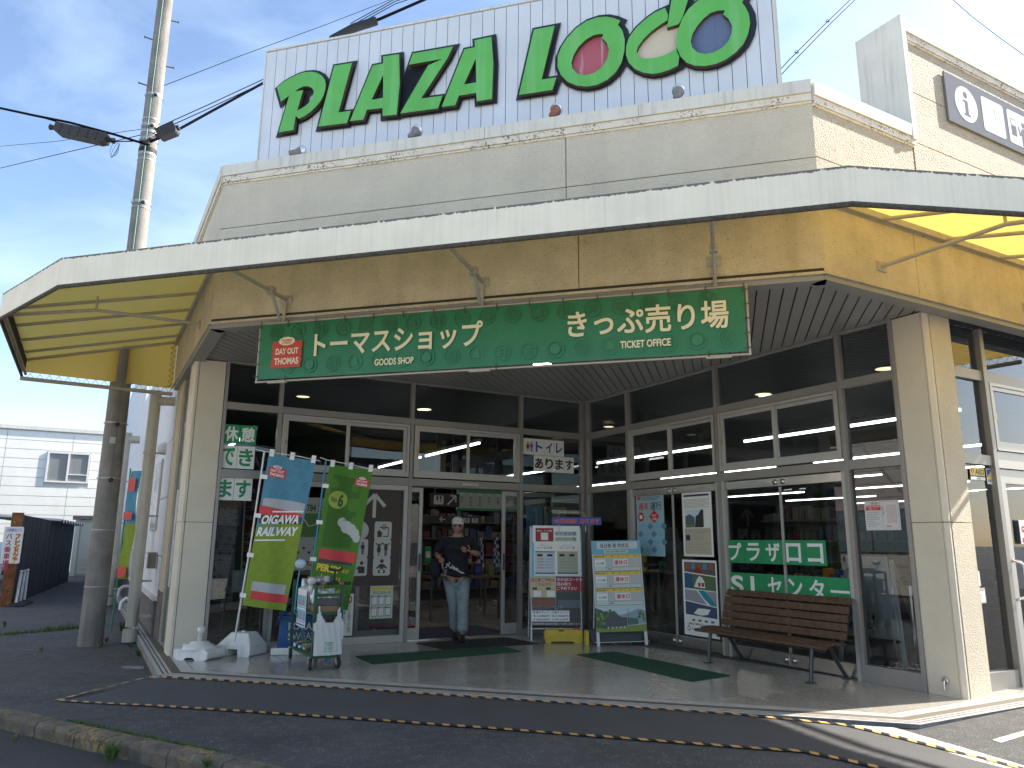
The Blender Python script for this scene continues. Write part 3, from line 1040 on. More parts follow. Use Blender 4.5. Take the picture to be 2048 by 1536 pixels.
LET = [
 ((540, 80), [(90, 608), (160, 545), (250, 490), (350, 440), (440, 412), (530, 405), (600, 418), (660, 452), (700, 505), (715, 570), (705, 640), (680, 720), (640, 790), (580, 860), (510, 925), (440, 975), (365, 1007), (330, 968), (300, 1150), (110, 1183), (245, 712), (140, 790)],
  [(318, 658), (370, 620), (430, 593), (490, 592), (540, 615), (560, 655), (552, 715), (515, 785), (450, 845), (348, 905), (425, 640)]),
 ((540, 80), [(822, 328), (1050, 292), (875, 928), (1035, 905), (985, 1062), (618, 1108)], None),
 ((540, 80), [(1315, 325), (1448, 300), (1448, 210), (1652, 180), (1660, 560), (1622, 955), (1440, 972), (1440, 870), (1240, 893), (1195, 1018), (1022, 1037)], [(1448, 445), (1300, 765), (1448, 740)]),
 ((760, 40), [(420, 428), (935, 338), (862, 490), (525, 1005), (800, 968), (742, 1130), (260, 1195), (615, 580), (800, 497), (370, 572)], None),
 ((760, 40), [(1080, 375), (1215, 348), (1210, 258), (1425, 213), (1450, 560), (1432, 1010), (1238, 1040), (1232, 932), (1010, 968), (960, 1090), (788, 1112)], [(1225, 495), (1075, 825), (1232, 798)]),
 ((1010, 0), [(370, 378), (635, 328), (468, 1018), (658, 990), (605, 1150), (178, 1215)], None),
 ((1010, 0), [(1475, 265), (1445, 315), (1500, 385), (1532, 500), (1530, 640), (1495, 790), (1420, 920), (1310, 1020), (1180, 1085), (1050, 1108), (920, 1095), (800, 1045), (715, 960), (672, 850), (675, 720), (720, 600), (800, 480), (910, 360), (1040, 270), (1180, 222), (1300, 212), (1400, 232)],
  [(1258, 437), (1240, 485), (1300, 545), (1330, 640), (1310, 750), (1240, 860), (1140, 935), (1030, 962), (920, 940), (860, 870), (850, 800), (880, 700), (940, 600), (1030, 510), (1130, 450), (1200, 435)]),
 ((1240, 0), [(575, 100), (615, 190), (608, 258), (510, 320), (400, 400), (300, 500), (235, 590), (212, 650), (240, 725), (310, 750), (430, 745), (560, 710), (650, 665), (708, 620), (758, 720), (745, 838), (640, 890), (520, 930), (420, 945), (300, 930), (190, 880), (110, 800), (76, 700), (80, 580), (120, 470), (210, 350), (330, 240), (450, 155)], None),
 ((1240, 0), [(655, 20), (672, -70), (890, -105), (868, 0), (808, 200), (752, 308), (603, 352)], None),
 ((1240, 0), [(1000, 0), (872, 120), (795, 240), (745, 380), (720, 500), (724, 600), (772, 720), (850, 800), (960, 840), (1090, 845), (1220, 820), (1350, 765), (1480, 670), (1580, 560), (1640, 430), (1665, 300), (1650, 180), (1600, 80), (1560, 30), (1590, -20), (1500, -55), (1400, -80), (1300, -85), (1180, -72), (1090, -45)],
  [(1342, 130), (1320, 182), (1390, 240), (1432, 330), (1430, 420), (1390, 520), (1310, 610), (1200, 670), (1090, 690), (990, 670), (925, 610), (905, 530), (930, 430), (990, 330), (1070, 235), (1160, 165), (1250, 135)]),
]
def grow(poly, d):
    """outward offset of a plan polygon with mitred corners"""
    ar = sum(poly[i][0]*poly[(i+1) % len(poly)][1]-poly[(i+1) % len(poly)][0]*poly[i][1] for i in range(len(poly)))
    sg = 1 if ar > 0 else -1
    out = []
    n = len(poly)
    for i in range(n):
        p0, p1, p2 = Vector(poly[i-1]), Vector(poly[i]), Vector(poly[(i+1) % n])
        a, b = (p1-p0).normalized(), (p2-p1).normalized()
        n1, n2 = Vector((a.y, -a.x))*sg, Vector((b.y, -b.x))*sg
        mt = n1+n2
        if mt.length < .2: mt = n1
        mt.normalize()
        q = d/max(.45, mt.dot(n1))
        out.append((p1.x+mt.x*q, p1.y+mt.y*q))
    return out
for k, (o, pts, hole) in enumerate(LET):
    pp = crop(pts, *o)
    hh = [crop(hole, *o)] if hole else []
    m = MB()
    m.prism(FS, pp, .03, .085, hh, 0, 1)
    m.build('letter', [letm, lets], sign)
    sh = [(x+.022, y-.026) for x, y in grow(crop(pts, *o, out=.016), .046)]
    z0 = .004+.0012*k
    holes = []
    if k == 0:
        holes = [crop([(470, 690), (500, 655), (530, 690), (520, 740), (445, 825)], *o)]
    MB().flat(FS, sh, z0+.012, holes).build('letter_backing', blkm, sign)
# painted discs inside the round letters
fade_r = M('faded_red', (.42, .10, .13), .5, streak=((.62, .55, .57), .85, 16))
fade_c = M('faded_cream', (.60, .53, .40), .5, streak=((.52, .42, .28), .5, 9))
fade_b = M('faded_blue', (.115, .155, .26), .5, streak=((.035, .045, .12), .6, 7))
for k, mt in ((6, fade_r), (7, fade_c), (9, fade_b)):
    o, pts, hole = LET[k]
    hh = hole or [(200, 650), (300, 480), (400, 390), (620, 250), (770, 300), (740, 400), (720, 640), (560, 730), (310, 770), (225, 740)]
    cp = crop(hh, *o, out=.02)
    MB().flat(FS, grow(cp, .012), .0275+.001*(k-6)).build('letter_infill', mt, sign)

# ---------------------------------------------------------------- spotlights on the parapet
rustm = M('rusty_socket', (.30, .12, .085), .7, var=.35, vs=30)
greys = M('grey_socket', (.22, .21, .20), .6, var=.3, vs=30)
lampg = M('lamp_glass', (.75, .78, .82), .08, .55)
GR = 'spotlights standing on the parapet below the sign'
FP = Fr(FF(0, 6.96), dF)
for (u, v), aim, mt, lab in (
        ((583, 303), (-.9, -.25, .38), greys, 'leftmost spotlight on the parapet, grey and turned to the side'),
        ((823, 262), (.25, -.62, .75), greys, 'spotlight with a greyish pink socket below the letter Z'),
        ((1105, 221), (.2, -.6, .8), rustm, 'spotlight with a red socket just below the gap before LOCO'),
        ((1353, 182), (.12, -.6, .8), greys, 'spotlight with a grey socket and rusty foot below the letter C')):
    s, z = FP.px(u, v)
    zb = 5.705
    P0 = FP.pt(s, 0, zb)
    t = empty('spotlight', P0, lab, 'spotlight', GR)
    ax = (FP.x*aim[0] + FP.y*aim[1] + Z*aim[2]).normalized()
    if aim[0] < -.5: ax = (-ax.x*FP.x*0 + FP.x*.75 + FP.y*(-.5) + Z*.35).normalized()
    k = FP.pt(s, 0, zb+.075)
    MB().tube([P0, FP.pt(s, 0, zb+.05), k], .014, 7).tube([P0, P0+Z*.012], .035, 10).build('foot', rustm, t)
    MB().lathe(k, [(.0, -.03), (.034, -.025), (.037, .04), (.045, .075), (.062, .105)], 14, axis=ax).build('socket', mt, t)
    MB().lathe(k, [(.060, .104), (.068, .13), (.069, .145), (.05, .168), (.02, .18), (0, .182)], 16, axis=ax).build('bulb', lampg, t)

# ---------------------------------------------------------------- grey plate with pictograms on the right wall
IP = Fr(W(0, -4.20), dL)
(ua, wa), (ub, wb) = IP.px(1887, 141), IP.px(1899, 240)
plm = M('pictogram_plate', (.20, .21, .245), .95, spec=.05, var=.06, vs=4)
iw = M('pictogram_white', (.74, .76, .78), .95, spec=.05)
tt = empty('pictogram_sign', IP.pt(9, -.02, wb), 'grey plate with white information and toilet pictograms high on the right wall', 'sign')
MB().box(IP, ua, ua+4.2, -.02, 0, wb, wa).build('plate', plm, tt, bevel=.002)
H = wa-wb
cw = (wa+wb)/2
m = MB()
m.disc(IP, ua+.17+H*.33, cw, H*.36, .002, 0)
cu = ua+.17+H*.33
m.disc(IP, cu-.005, cw+H*.19, H*.065, .003, 1)
m.flat(IP, [(cu-.1*H, cw+.08*H), (cu+.05*H, cw+.08*H), (cu+.05*H, cw-.2*H), (cu+.1*H, cw-.2*H), (cu+.1*H, cw-.24*H), (cu-.1*H, cw-.24*H), (cu-.1*H, cw-.2*H), (cu-.05*H, cw-.2*H), (cu-.05*H, cw+.04*H), (cu-.1*H, cw+.04*H)], .003, mi=1)
u = ua+.17+H*.85
m.rrect(IP, u, u+H*.74, cw-H*.36, cw+H*.36, H*.06, .002, 0)
person_pict(m, IP, u+H*.30, cw-.12*H, H*.42, .003, 2, True)
m.rect(IP, u+H*.425, u+H*.435, cw-.12*H, cw+.28*H, .003, 1)
person_pict(m, IP, u+H*.57, cw-.12*H, H*.42, .003, 3)
m.ring(IP, u+.22*H, cw-.2*H, .085*H, .018*H, .003, 4)
m.disc(IP, u+.18*H, cw+.05*H, .03*H, .003, 4, 12)
m.line(IP, [(u+.18*H, cw+.03*H), (u+.2*H, cw-.12*H), (u+.28*H, cw-.13*H), (u+.33*H, cw-.27*H), (u+.37*H, cw-.26*H)], .022*H, .0035, 4)
u += H*.87
for q in range(3):
    uu = u+q*H*.87
    m.rrect(IP, uu, uu+H*.74, cw-H*.36, cw+H*.36, H*.06, .002, 0)
    m.rect(IP, uu+.1*H, uu+.28*H, cw-.18*H, cw+.18*H, .003, 1)
    m.rect(IP, uu+.115*H, uu+.265*H, cw+.04*H, cw+.16*H, .0036, 0)
    m.disc(IP, uu+.55*H, cw+.14*H, .06*H, .003, 1, 16)
    m.flat(IP, [(uu+.45*H, cw-.34*H), (uu+.7*H, cw-.34*H), (uu+.7*H, cw), (uu+.63*H, cw+.06*H), (uu+.49*H, cw+.06*H), (uu+.42*H, cw-.06*H), (uu+.38*H, cw+.08*H), (uu+.34*H, cw+.07*H), (uu+.38*H, cw-.14*H), (uu+.45*H, cw-.1*H)], .003, mi=1)
tag(m.build('pictograms', [iw, plm, M('pict_red', (.5, .12, .14), .5), M('pict_blue', (.10, .13, .32), .5), M('pict_green', (.05, .22, .17), .5)], tt), kind='stuff')

# ================================================================ AWNING
AW = empty('awning', FF(-2.3, 6.2, 3.7), 'wide awning round the corner with pale lip panels and yellow fabric underneath', 'awning')
ZL0, ZL1, ZW = 3.75, 4.035, 4.56
NL = 5.37
def snab(a, b): return W(a, b)
A_ = FF(-6.035, NL); B_ = FF(.947, NL)
E0, E1, E4, E5 = W(-1.06, -12.95), W(-1.06, -9.64), W(6.71, -2.2), W(10.08, -2.2)
lip = [E0, E1, A_, B_, E4, E5]
wl = [W(1.0, -12.95), W(1.0, bc), W(ac, -4.23), W(10.08, -4.23)]
# lip panels
lipm = M('awning_lip', (.78, .73, .60), .7, var=.08, vs=2.5, bump=.25, bs=60)
def lip_dirt(mt):
    t = mt.node_tree
    b = t.nodes['Principled BSDF']
    L = t.links.new
    src = b.inputs['Base Color'].links[0].from_socket
    g = t.nodes.new('ShaderNodeNewGeometry')
    sp = t.nodes.new('ShaderNodeSeparateXYZ')
    L(g.outputs['Position'], sp.inputs[0])
    mp = t.nodes.new('ShaderNodeMapping')
    mp.inputs['Scale'].default_value = (38, 38, .9)
    L(g.outputs['Position'], mp.inputs['Vector'])
    n = t.nodes.new('ShaderNodeTexNoise')
    n.inputs['Scale'].default_value = 1
    n.inputs['Detail'].default_value = 4
    L(mp.outputs[0], n.inputs['Vector'])
    mr = t.nodes.new('ShaderNodeMapRange')          # reach of each dark run below the upper rim
    mr.inputs['From Min'].default_value = ZL1-.055
    mr.inputs['From Max'].default_value = ZL1-.012
    L(sp.outputs['Z'], mr.inputs['Value'])
    ad = t.nodes.new('ShaderNodeMath'); ad.operation = 'ADD'
    L(mr.outputs[0], ad.inputs[0]); L(n.outputs['Fac'], ad.inputs[1])
    r = t.nodes.new('ShaderNodeValToRGB')
    r.color_ramp.elements[0].position = .95
    r.color_ramp.elements[1].position = 1.0
    r.color_ramp.elements[1].color = (.85, .85, .85, 1)
    sc = t.nodes.new('ShaderNodeMath'); sc.operation = 'MULTIPLY'; sc.inputs[1].default_value = .72
    L(ad.outputs[0], sc.inputs[0])
    L(sc.outputs[0], r.inputs['Fac'])
    # soft pale and dark runs over the whole height
    mx = t.nodes.new('ShaderNodeMixRGB')
    mx.inputs['Color2'].default_value = (.36, .34, .29, 1)
    r2 = t.nodes.new('ShaderNodeValToRGB')
    r2.color_ramp.elements[0].position = .45
    r2.color_ramp.elements[1].position = .75
    r2.color_ramp.elements[1].color = (.14, .14, .14, 1)
    mp2 = t.nodes.new('ShaderNodeMapping')
    mp2.inputs['Scale'].default_value = (30, 30, .5)
    L(g.outputs['Position'], mp2.inputs['Vector'])
    n2 = t.nodes.new('ShaderNodeTexNoise'); n2.inputs['Scale'].default_value = 1
    L(mp2.outputs[0], n2.inputs['Vector'])
    L(n2.outputs['Fac'], r2.inputs['Fac'])
    L(r2.outputs['Color'], mx.inputs['Fac']); L(src, mx.inputs['Color1'])
    m2 = t.nodes.new('ShaderNodeMixRGB')
    m2.inputs['Color2'].default_value = (.045, .045, .042, 1)
    L(r.outputs['Color'], m2.inputs['Fac']); L(mx.outputs['Color'], m2.inputs['Color1'])
    L(m2.outputs['Color'], b.inputs['Base Color'])
lip_dirt(lipm)
hemm = M('lip_hem', (.10, .09, .075), .9, var=.5, vs=40, bump=2, bs=120)
cnt = [5, 2, 8, 3, 4]
for (p, q), n in zip(zip(lip, lip[1:]), cnt):
    f = Fr(p, q-p)
    if f.y.dot(p-W(7.31, -10.55)) < 0: pass
    Ln = (q-p).length
    for k in range(n):
        m = MB()
        m.box(f, Ln*k/n+.0007, Ln*(k+1)/n-.0007, -.02, 0, ZL0, ZL1)
        m.build('lip_panel', lipm, AW)
    MB().tube([f.pt(0, -.012, ZL0-.004), f.pt(Ln/2, -.012, ZL0-.004), f.pt(Ln, -.012, ZL0-.004)], .021, 7).build('hem', hemm, AW)
    MB().box(f, 0, Ln, -.05, -.022, ZL1-.03, ZL1+.012).build('lip_rail', copem, AW)
# fabric roof
def fabric_mat():
    m = M('awning_fabric', (.74, .53, .13), .75, var=.06, vs=2.5, tr=.5)
    return m
fab = fabric_mat()
lz = [p+Z*(ZL1-.03) for p in lip]
wz = [p+Z*ZW for p in wl]
def inn(p, k=.985):                      # fabric starts just inside the lip
    return p
faces = [(wz[0], wz[1], lz[1], lz[0]), (wz[1], lz[2], lz[1]), (wz[1], wz[2], lz[3], lz[2]), (wz[2], lz[4], lz[3]), (wz[2], wz[3], lz[5], lz[4])]
for f in faces:
    n = len(f)
    MB().add([p-Z*.008 for p in f], [tuple(range(n))]).build('fabric', fab, AW)
# gable cloths at both ends
pipem = M('awning_pipe', (.42, .39, .33), .8, .0, var=.12, vs=10)
for p, q in ((wl[0], lip[0]), (wl[3], lip[5])):
    m = MB()
    m.quad(p+Z*3.76, q+Z*3.80, q+Z*(ZL1-.05), p+Z*(ZW-.02))
    m.build('gable_cloth', fab, AW)
    MB().tube([p+Z*3.67, q+Z*3.70], .03, 8).build('gable_bar', pipem, AW)
    d = q-p
    z = []
    N = 34
    for k in range(N+1):
        z.append(p+d*(k/N)+Z*((3.69 if k % 2 else 3.785)))
    MB().tube(z, .006, 5).build('lacing', DGREY, AW)
    z = [p+Z*(3.78+.74*k/16)+(d.normalized()*(.02 if k % 2 else .085)) for k in range(17)]
    MB().tube(z, .006, 5).build('lacing', DGREY, AW)
    MB().tube([p+Z*(ZW-.03), q+Z*(ZL1-.06)], .022, 7).build('rib', pipem, AW)
# ledger bars on the walls
for p, q in zip(wl, wl[1:]):
    f = Fr(p, q-p)
    Ln = (q-p).length
    MB().box(f, 0, Ln, -.002, .045, ZW-.085, ZW-.012).build('ledger', pipem, AW)
# inner rail of the left and right lips with lacing
for p, q in ((lip[0], lip[1]), (lip[4], lip[5])):
    f = Fr(p, q-p)
    Ln = (q-p).length
    MB().tube([f.pt(0, -.06, ZL0+.02), f.pt(Ln, -.06, ZL0+.02)], .02, 7).build('inner_rail', pipem, AW)
    z = [f.pt(Ln*k/70, -.05-.0*k, ZL0+.03 if k % 2 else ZL1-.05) for k in range(71)]
    MB().tube(z, .006, 4).build('lacing', DGREY, AW)
# ribs
def rib(p, q):
    MB().tube([p, q], .021, 7).build('rib', pipem, AW)
for b in (-10.0, -10.8, -11.6, -12.35):
    rib(W(1.0, b, ZW-.06), W(-1.03, b, ZL1-.07))
for a in (6.45, 7.45, 8.45, 9.45):
    rib(W(a, -4.23, ZW-.06), W(a, -2.23, ZL1-.07))
for s in (-5.0, -4.0, -3.0, -2.0, -1.0, 0., .8):
    rib(FF(s, N0, ZW-.06), FF(s, NL+.03, ZL1-.07))
# struts off the walls
def plate(p, fr_n, x):
    f = Fr(p, x)
    m = MB()
    m.box(f, -.07, .07, -.004, .012, -.05, .05)
    for su in (-.05, .05):
        m.tube([f.pt(su, .01, .03), f.pt(su, .022, .03)], .011, 6)
    m.build('strut_plate', pipem, AW)
def strut(p, out, x, w):
    plate(p, out, x)
    k = p+out*(w*.56)
    MB().tube([p, k, p+out*(w-.06)-Z*.19], .021, 8).build('strut', pipem, AW)
    MB().tube([k, k+Z*.17], .013, 6).build('strut', pipem, AW)
strut(W(1.0, -9.86, 4.05), -dL, dR, 2.06)
strut(W(6.38, -4.23, 4.0), dR, dL, 2.03)
strut(W(8.9, -4.23, 4.0), dR, dL, 2.03)
for s in (-4.56, -2.288, -.012):
    p = FF(s, N0, 3.99)
    plate(p, -nF, dF)
    MB().tube([p, p-nF*1.5], .021, 8).build('strut', pipem, AW)

# ================================================================ GREEN BANNER
BP = Fr(FF(0, N0-.085), dF)
(x0, _), (x1, _) = BP.px(519, 705), BP.px(1491, 640)
z1 = (BP.px(520, 652)[1]+BP.px(1490, 573)[1])/2
z0 = (BP.px(518, 757)[1]+BP.px(1490, 706)[1])/2
bn = empty('shop_banner', BP.pt((x0+x1)/2, 0, z0), 'long green shop and ticket office banner laced to a pipe frame over the porch', 'banner')
def banner_mat():
    m = M('banner_green', (.016, .165, .075), .45, var=.05, vs=2)
    t = m.node_tree
    b = t.nodes['Principled BSDF']
    return m
gb = banner_mat()
m = MB()
NX, NZ = 60, 4
random.seed(3)
def wav(u, w): return .006*math.sin(u*5.1)+.004*math.sin(u*13+w*5)
pts = [BP.pt(x0+(x1-x0)*i/NX, wav(x0+(x1-x0)*i/NX, j), z0+(z1-z0)*j/NZ) for j in range(NZ+1) for i in range(NX+1)]
m.add(pts, [(j*(NX+1)+i, j*(NX+1)+i+1, (j+1)*(NX+1)+i+1, (j+1)*(NX+1)+i) for j in range(NZ) for i in range(NX)], 0, True)
m.build('cloth', gb, bn)
emb = M('banner_emblem', (.020, .118, .05), .5)
emb2 = M('banner_emblem_light', (.026, .185, .092), .5)
creamt = M('banner_cream', (.74, .66, .46), .5)
m = MB()
Hb = z1-z0
k = 0
u = x0+.2
while u < x1-.1:
    for w, ph in ((z1-.10, 0), (z0+.13, .16)):
        uu = u+ph
        if uu > x1-.12: continue
        mi = 0 if w > z0+.3 else 1
        m.ring(BP, uu, w, .085, .010, .014, mi, 20)
        q = k % 5
        if q == 0:
            m.ring(BP, uu, w, .055, .010, .014, mi, 16)
            for a in range(8):
                m.line(BP, [(uu+.012*math.cos(a*.785), w+.012*math.sin(a*.785)), (uu+.05*math.cos(a*.785), w+.05*math.sin(a*.785))], .008, .0142, mi)
        elif q == 1:
            for a in (-.03, 0, .03):
                m.rect(BP, uu-.04, uu+.04, w+a-.008, w+a+.008, .014, mi)
        elif q == 2:
            m.flat(BP, [(uu-.045, w-.04), (uu+.045, w-.04), (uu+.03, w), (uu+.018, w+.045), (uu-.018, w+.045), (uu-.03, w)], .014, mi=mi)
        elif q == 3:
            m.disc(BP, uu, w, .05, .014, mi, 16)
        else:
            m.rect(BP, uu-.035, uu-.02, w-.05, w+.05, .014, mi); m.rect(BP, uu+.02, uu+.035, w-.05, w+.05, .014, mi)
            for a in (-.03, 0, .03): m.rect(BP, uu-.045, uu+.045, w+a-.005, w+a+.005, .0142, mi)
        k += 1
    u += .265
tag(m.build('emblem_print', [emb, emb2], bn), kind='stuff')
m = MB()
fitpx(m, BP, 'トーマスショップ', (628, 716), (966, 693), .27, v=.016, bold=.022)
fitpx(m, BP, 'GOODS SHOP', (750, 732), (828, 728), .072, v=.016, bold=.03)
fitpx(m, BP, 'きっぷ売り場', (1136, 673), (1459, 661), .27, v=.016, bold=.017)
fitpx(m, BP, 'TICKET OFFICE', (1241, 697), (1342, 693), .072, v=.016, bold=.03)
tag(m.build('lettering', creamt, bn), kind='stuff')
lm = MB()
uu, ww = BP.px(575, 708)
event_logo(lm, BP, uu, ww, .365, .016, 0, 1)
tag(lm.build('event_logo', [M('ticket_red', (.50, .045, .035), .5), creamt], bn), kind='stuff')
m = MB()
for a, b, c, d in ((x0-.035, x1+.035, z1+.012, z1+.03), (x0-.035, x1+.035, z0-.03, z0-.012)):
    m.tube([BP.pt(a, -.02, (c+d)/2), BP.pt(b, -.02, (c+d)/2)], .013, 8)
for u in (x0-.022, x1+.022):
    m.tube([BP.pt(u, -.02, z0-.03), BP.pt(u, -.02, z1+.03)], .013, 8)
m.build('pipe_frame', M('banner_pipe', (.40, .36, .31), .4, .3), bn)
tie = MB().tube([BP.pt(x0, .018, z1-.022), BP.pt(x0, .02, z1-.005), BP.pt(x0, .0, z1+.036)], .006, 5).tube([BP.pt(x0, .012, z1-.03), BP.pt(x0, .02, z1-.03)], .011, 6)
t0 = tie.build('tie', DGREY, bn)
for k in range(1, 16):
    inst(t0.data, 'tie', bn, BP.x*((x1-x0)*k/15))
for u, dx in ((x0+.02, -1), (x1-.02, 1)):
    for k in range(5):
        w = z0+.03+(Hb-.06)*k/4
        MB().tube([BP.pt(u, .02, w), BP.pt(u+dx*.03, .02, w+.004), BP.pt(u+dx*.062, -.0, w+.008)], .006, 5).build('tie', DGREY, bn)
for k in (1, 8, 14):
    u = x0+(x1-x0)*k/15
    MB().tube([BP.pt(u, .02, z0+.028), BP.pt(u, .02, z0), BP.pt(u, -.01, z0-.036)], .006, 5).build('tie', DGREY, bn)
armm = M('banner_arm', (.36, .36, .37), .4, .5)
for s in (-4.56, -2.288, -.012):
    m = MB()
    f = Fr(FF(s, N0, 0), dF)
    m.box(f, -.018, .018, .0, .04, z1+.02, 3.96)
    m.build('hanger', pipem, bn)
    m = MB()
    m.tube([f.pt(0, .30, 4.0), f.pt(.0, .1, z1+.04)], .017, 7)
    m.build('hanger_arm', armm, bn)
    MB().cbox(f, 0, .30, 4.0, .075, .075, .075).build('clamp', pipem, bn)
    m = MB().box(f, -.11, .11, .05, .085, z0-.045, z0-.03)
    m.build('foot_plate', pipem, bn)
# ================================================================ INSIDE THE SHOP
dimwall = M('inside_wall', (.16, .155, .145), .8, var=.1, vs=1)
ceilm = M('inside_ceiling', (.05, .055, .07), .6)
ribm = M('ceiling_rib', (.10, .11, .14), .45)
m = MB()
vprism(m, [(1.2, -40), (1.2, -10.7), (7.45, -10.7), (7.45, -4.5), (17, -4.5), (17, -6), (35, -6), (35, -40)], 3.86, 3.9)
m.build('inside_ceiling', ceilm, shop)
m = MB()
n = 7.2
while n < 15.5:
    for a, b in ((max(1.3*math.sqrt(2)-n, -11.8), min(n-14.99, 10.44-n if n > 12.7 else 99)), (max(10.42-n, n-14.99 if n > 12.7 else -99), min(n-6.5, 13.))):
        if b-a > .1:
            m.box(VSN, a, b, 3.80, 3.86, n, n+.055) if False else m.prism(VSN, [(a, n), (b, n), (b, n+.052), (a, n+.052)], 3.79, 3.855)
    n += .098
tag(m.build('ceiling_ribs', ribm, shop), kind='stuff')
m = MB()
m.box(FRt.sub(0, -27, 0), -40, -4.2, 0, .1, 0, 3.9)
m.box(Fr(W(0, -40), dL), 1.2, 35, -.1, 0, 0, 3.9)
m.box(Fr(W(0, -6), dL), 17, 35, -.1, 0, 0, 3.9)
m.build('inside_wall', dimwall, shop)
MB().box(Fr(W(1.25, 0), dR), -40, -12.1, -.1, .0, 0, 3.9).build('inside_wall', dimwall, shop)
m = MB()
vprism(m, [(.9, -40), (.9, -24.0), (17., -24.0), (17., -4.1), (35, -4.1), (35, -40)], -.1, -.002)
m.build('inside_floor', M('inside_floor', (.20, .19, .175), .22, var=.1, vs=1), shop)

tubem = M('tube_lamp', (1., .97, .92), .5, emit=4.2)
gear = M('lamp_gear', (.5, .5, .5), .5)
GR = 'fluorescent lamps in rows under the shop ceiling'
def tube_lamp(a, b0, b1, z, lab):
    t = empty('tube_lamp', W(a, (b0+b1)/2, z), lab, 'lamp', GR)
    f = Fr(W(a, 0, z), dR)
    MB().box(f, b0, b1, -.035, .035, .02, .07).build('housing', gear, t)
    MB().tube([f.pt(b0+.02, 0, 0), f.pt(b1-.02, 0, 0)], .016, 8).build('tube', tubem, t)
far = [12.2, 15.6, 19, 22.4, 25.8, 29.2]
tube_lamp(2.0, -14.6, -11.2, 2.95, 'lit tube lamp behind the window with the green rest notice')
tube_lamp(5.4, -15.6, -13.2, 2.95, 'lit tube lamp further in above the automatic door')
tube_lamp(5.4, -13.0, -10.75, 2.95, 'lit tube lamp closest to the automatic door')
tube_lamp(8.8, -17.4, -13.9, 2.95, 'lit tube lamp crossing the window with the toilet notice')
tube_lamp(8.8, -12.3, -9.0, 2.95, 'lit tube lamp behind the glass doors with the posters')
tube_lamp(8.8, -8.4, -5.0, 2.95, 'lit tube lamp above the green strips on the glass doors')
for i, a in enumerate(far):
    for b, sd in (((-9.9, -6.4), 'right'), ((-14.4, -10.8), 'middle'), ((-19.5, -15.8), 'left')):
        tube_lamp(a, b[0], b[1], 2.95, 'lit %s tube lamp in the %s far row behind the glass doors' % (sd, ('first', 'second', 'third', 'fourth', 'fifth', 'last')[i]))

warm = M('downlight_glow', (1., .80, .50), .5, emit=.75)
warm2 = M('porch_light_glow', (1., .93, .62), .5, emit=9)
rimm = M('downlight_rim', (.08, .075, .07), .5)
GR = 'round downlights in the ceilings'
for (u, v), z, mt, r, lab in (
        ((1085, 729), 3.766, warm2, .125, 'lit round downlight in the porch soffit below the green banner'),
        ((606, 793), 3.785, warm, .105, 'round downlight inside above the leftmost wide windows'),
        ((851, 818), 3.785, warm, .10, 'round downlight inside above the automatic door'),
        ((1217, 853), 3.785, warm, .10, 'half hidden downlight just right of the inner corner post'),
        ((1526, 788), 3.785, warm, .12, 'round downlight inside above the right pair of glass doors'),
        ((1771, 737), 3.785, warm, .13, 'round downlight inside beside the right column')):
    P = at_z(u, v, z)
    t = empty('downlight', P, lab, 'ceiling light', GR)
    MB().lathe(P, [(r*1.22, .004), (r*1.2, -.010), (r*1.02, -.004)], 24).build('rim', rimm, t)
    MB().lathe(P, [(r*1.03, -.003), (r*.6, -.0035), (0, -.004)], 24).build('lens', mt, t)

# hanging direction boards and the route board
HB = Fr(W(0, -13.2), dL)
def pxrect(fr, a, b, out=0.):
    (u0, w1), (u1, w0) = fr.px(*a, out), fr.px(*b, out)
    return min(u0, u1), max(u0, u1), min(w0, w1), max(w0, w1)
signk = M('hanging_sign_black', (.02, .018, .017), .5)
signw = M('hanging_sign_white', (.48, .47, .45), .5)
u0, u1, w0, w1 = pxrect(HB, (861, 988), (914, 1011))
t = empty('hanging_sign', HB.pt((u0+u1)/2, 0, w0), 'black hanging board with a toilet pictogram and a slanted arrow inside the door', 'sign')
MB().box(HB, u0, u1+.05, -.05, 0, w0-.03, w1+.02).build('board', signk, t)
m = MB()
m.rrect(HB, u0+.07, u0+.27, w0+.01, w1-.02, .02, .002, 0)
person_pict(m, HB, u0+.14, w0+.06, .13, .003, 1, True)
person_pict(m, HB, u0+.21, w0+.06, .13, .003, 1)
c = (w0+w1)/2
m.line(HB, [(u1-.20, c-.09), (u1-.04, c+.07)], .035, .003, 0)
m.line(HB, [(u1-.15, c+.08), (u1-.03, c+.08), (u1-.03, c-.04)], .03, .0032, 0)
tag(m.build('pictograms', [signw, signk], t), kind='stuff')
MB().tube([HB.pt(u0+.1, -.02, w1), HB.pt(u0+.1, -.02, 3.85)], .006, 5).build('hanger', DGREY, t)
MB().tube([HB.pt(u1-.1, -.02, w1), HB.pt(u1-.1, -.02, 3.85)], .006, 5).build('hanger', DGREY, t)
HB2 = Fr(W(0, -14.6), dL)
u0, u1, w0, w1 = pxrect(HB2, (915, 978), (1045, 1024))
t = empty('route_board', HB2.pt((u0+u1)/2, 0, w0), 'pale route board with green edges and vertical station names hanging in the shop', 'sign')
MB().box(HB2, u0, u1, -.04, 0, w0, w1).build('board', M('route_pale', (.40, .44, .38), .5), t)
m = MB()
m.rect(HB2, u0, u1, w1-.07, w1, .002, 0); m.rect(HB2, u0, u1, w0, w0+.05, .002, 0)
for k, s in enumerate(('金谷', '新金谷', '代官町', '日切', '合格', '門出', '神尾')):
    uu = u0+.1+(u1-u0-.15)*k/6.6
    m.disc(HB2, uu, w1-.1, .022, .003, 1, 10)
    m.vtext(HB2, s, uu, w1-.20, .072, v=.003, mi=2)
tag(m.build('route_print', [GREEN, CREAM, NAVY], t), kind='stuff')
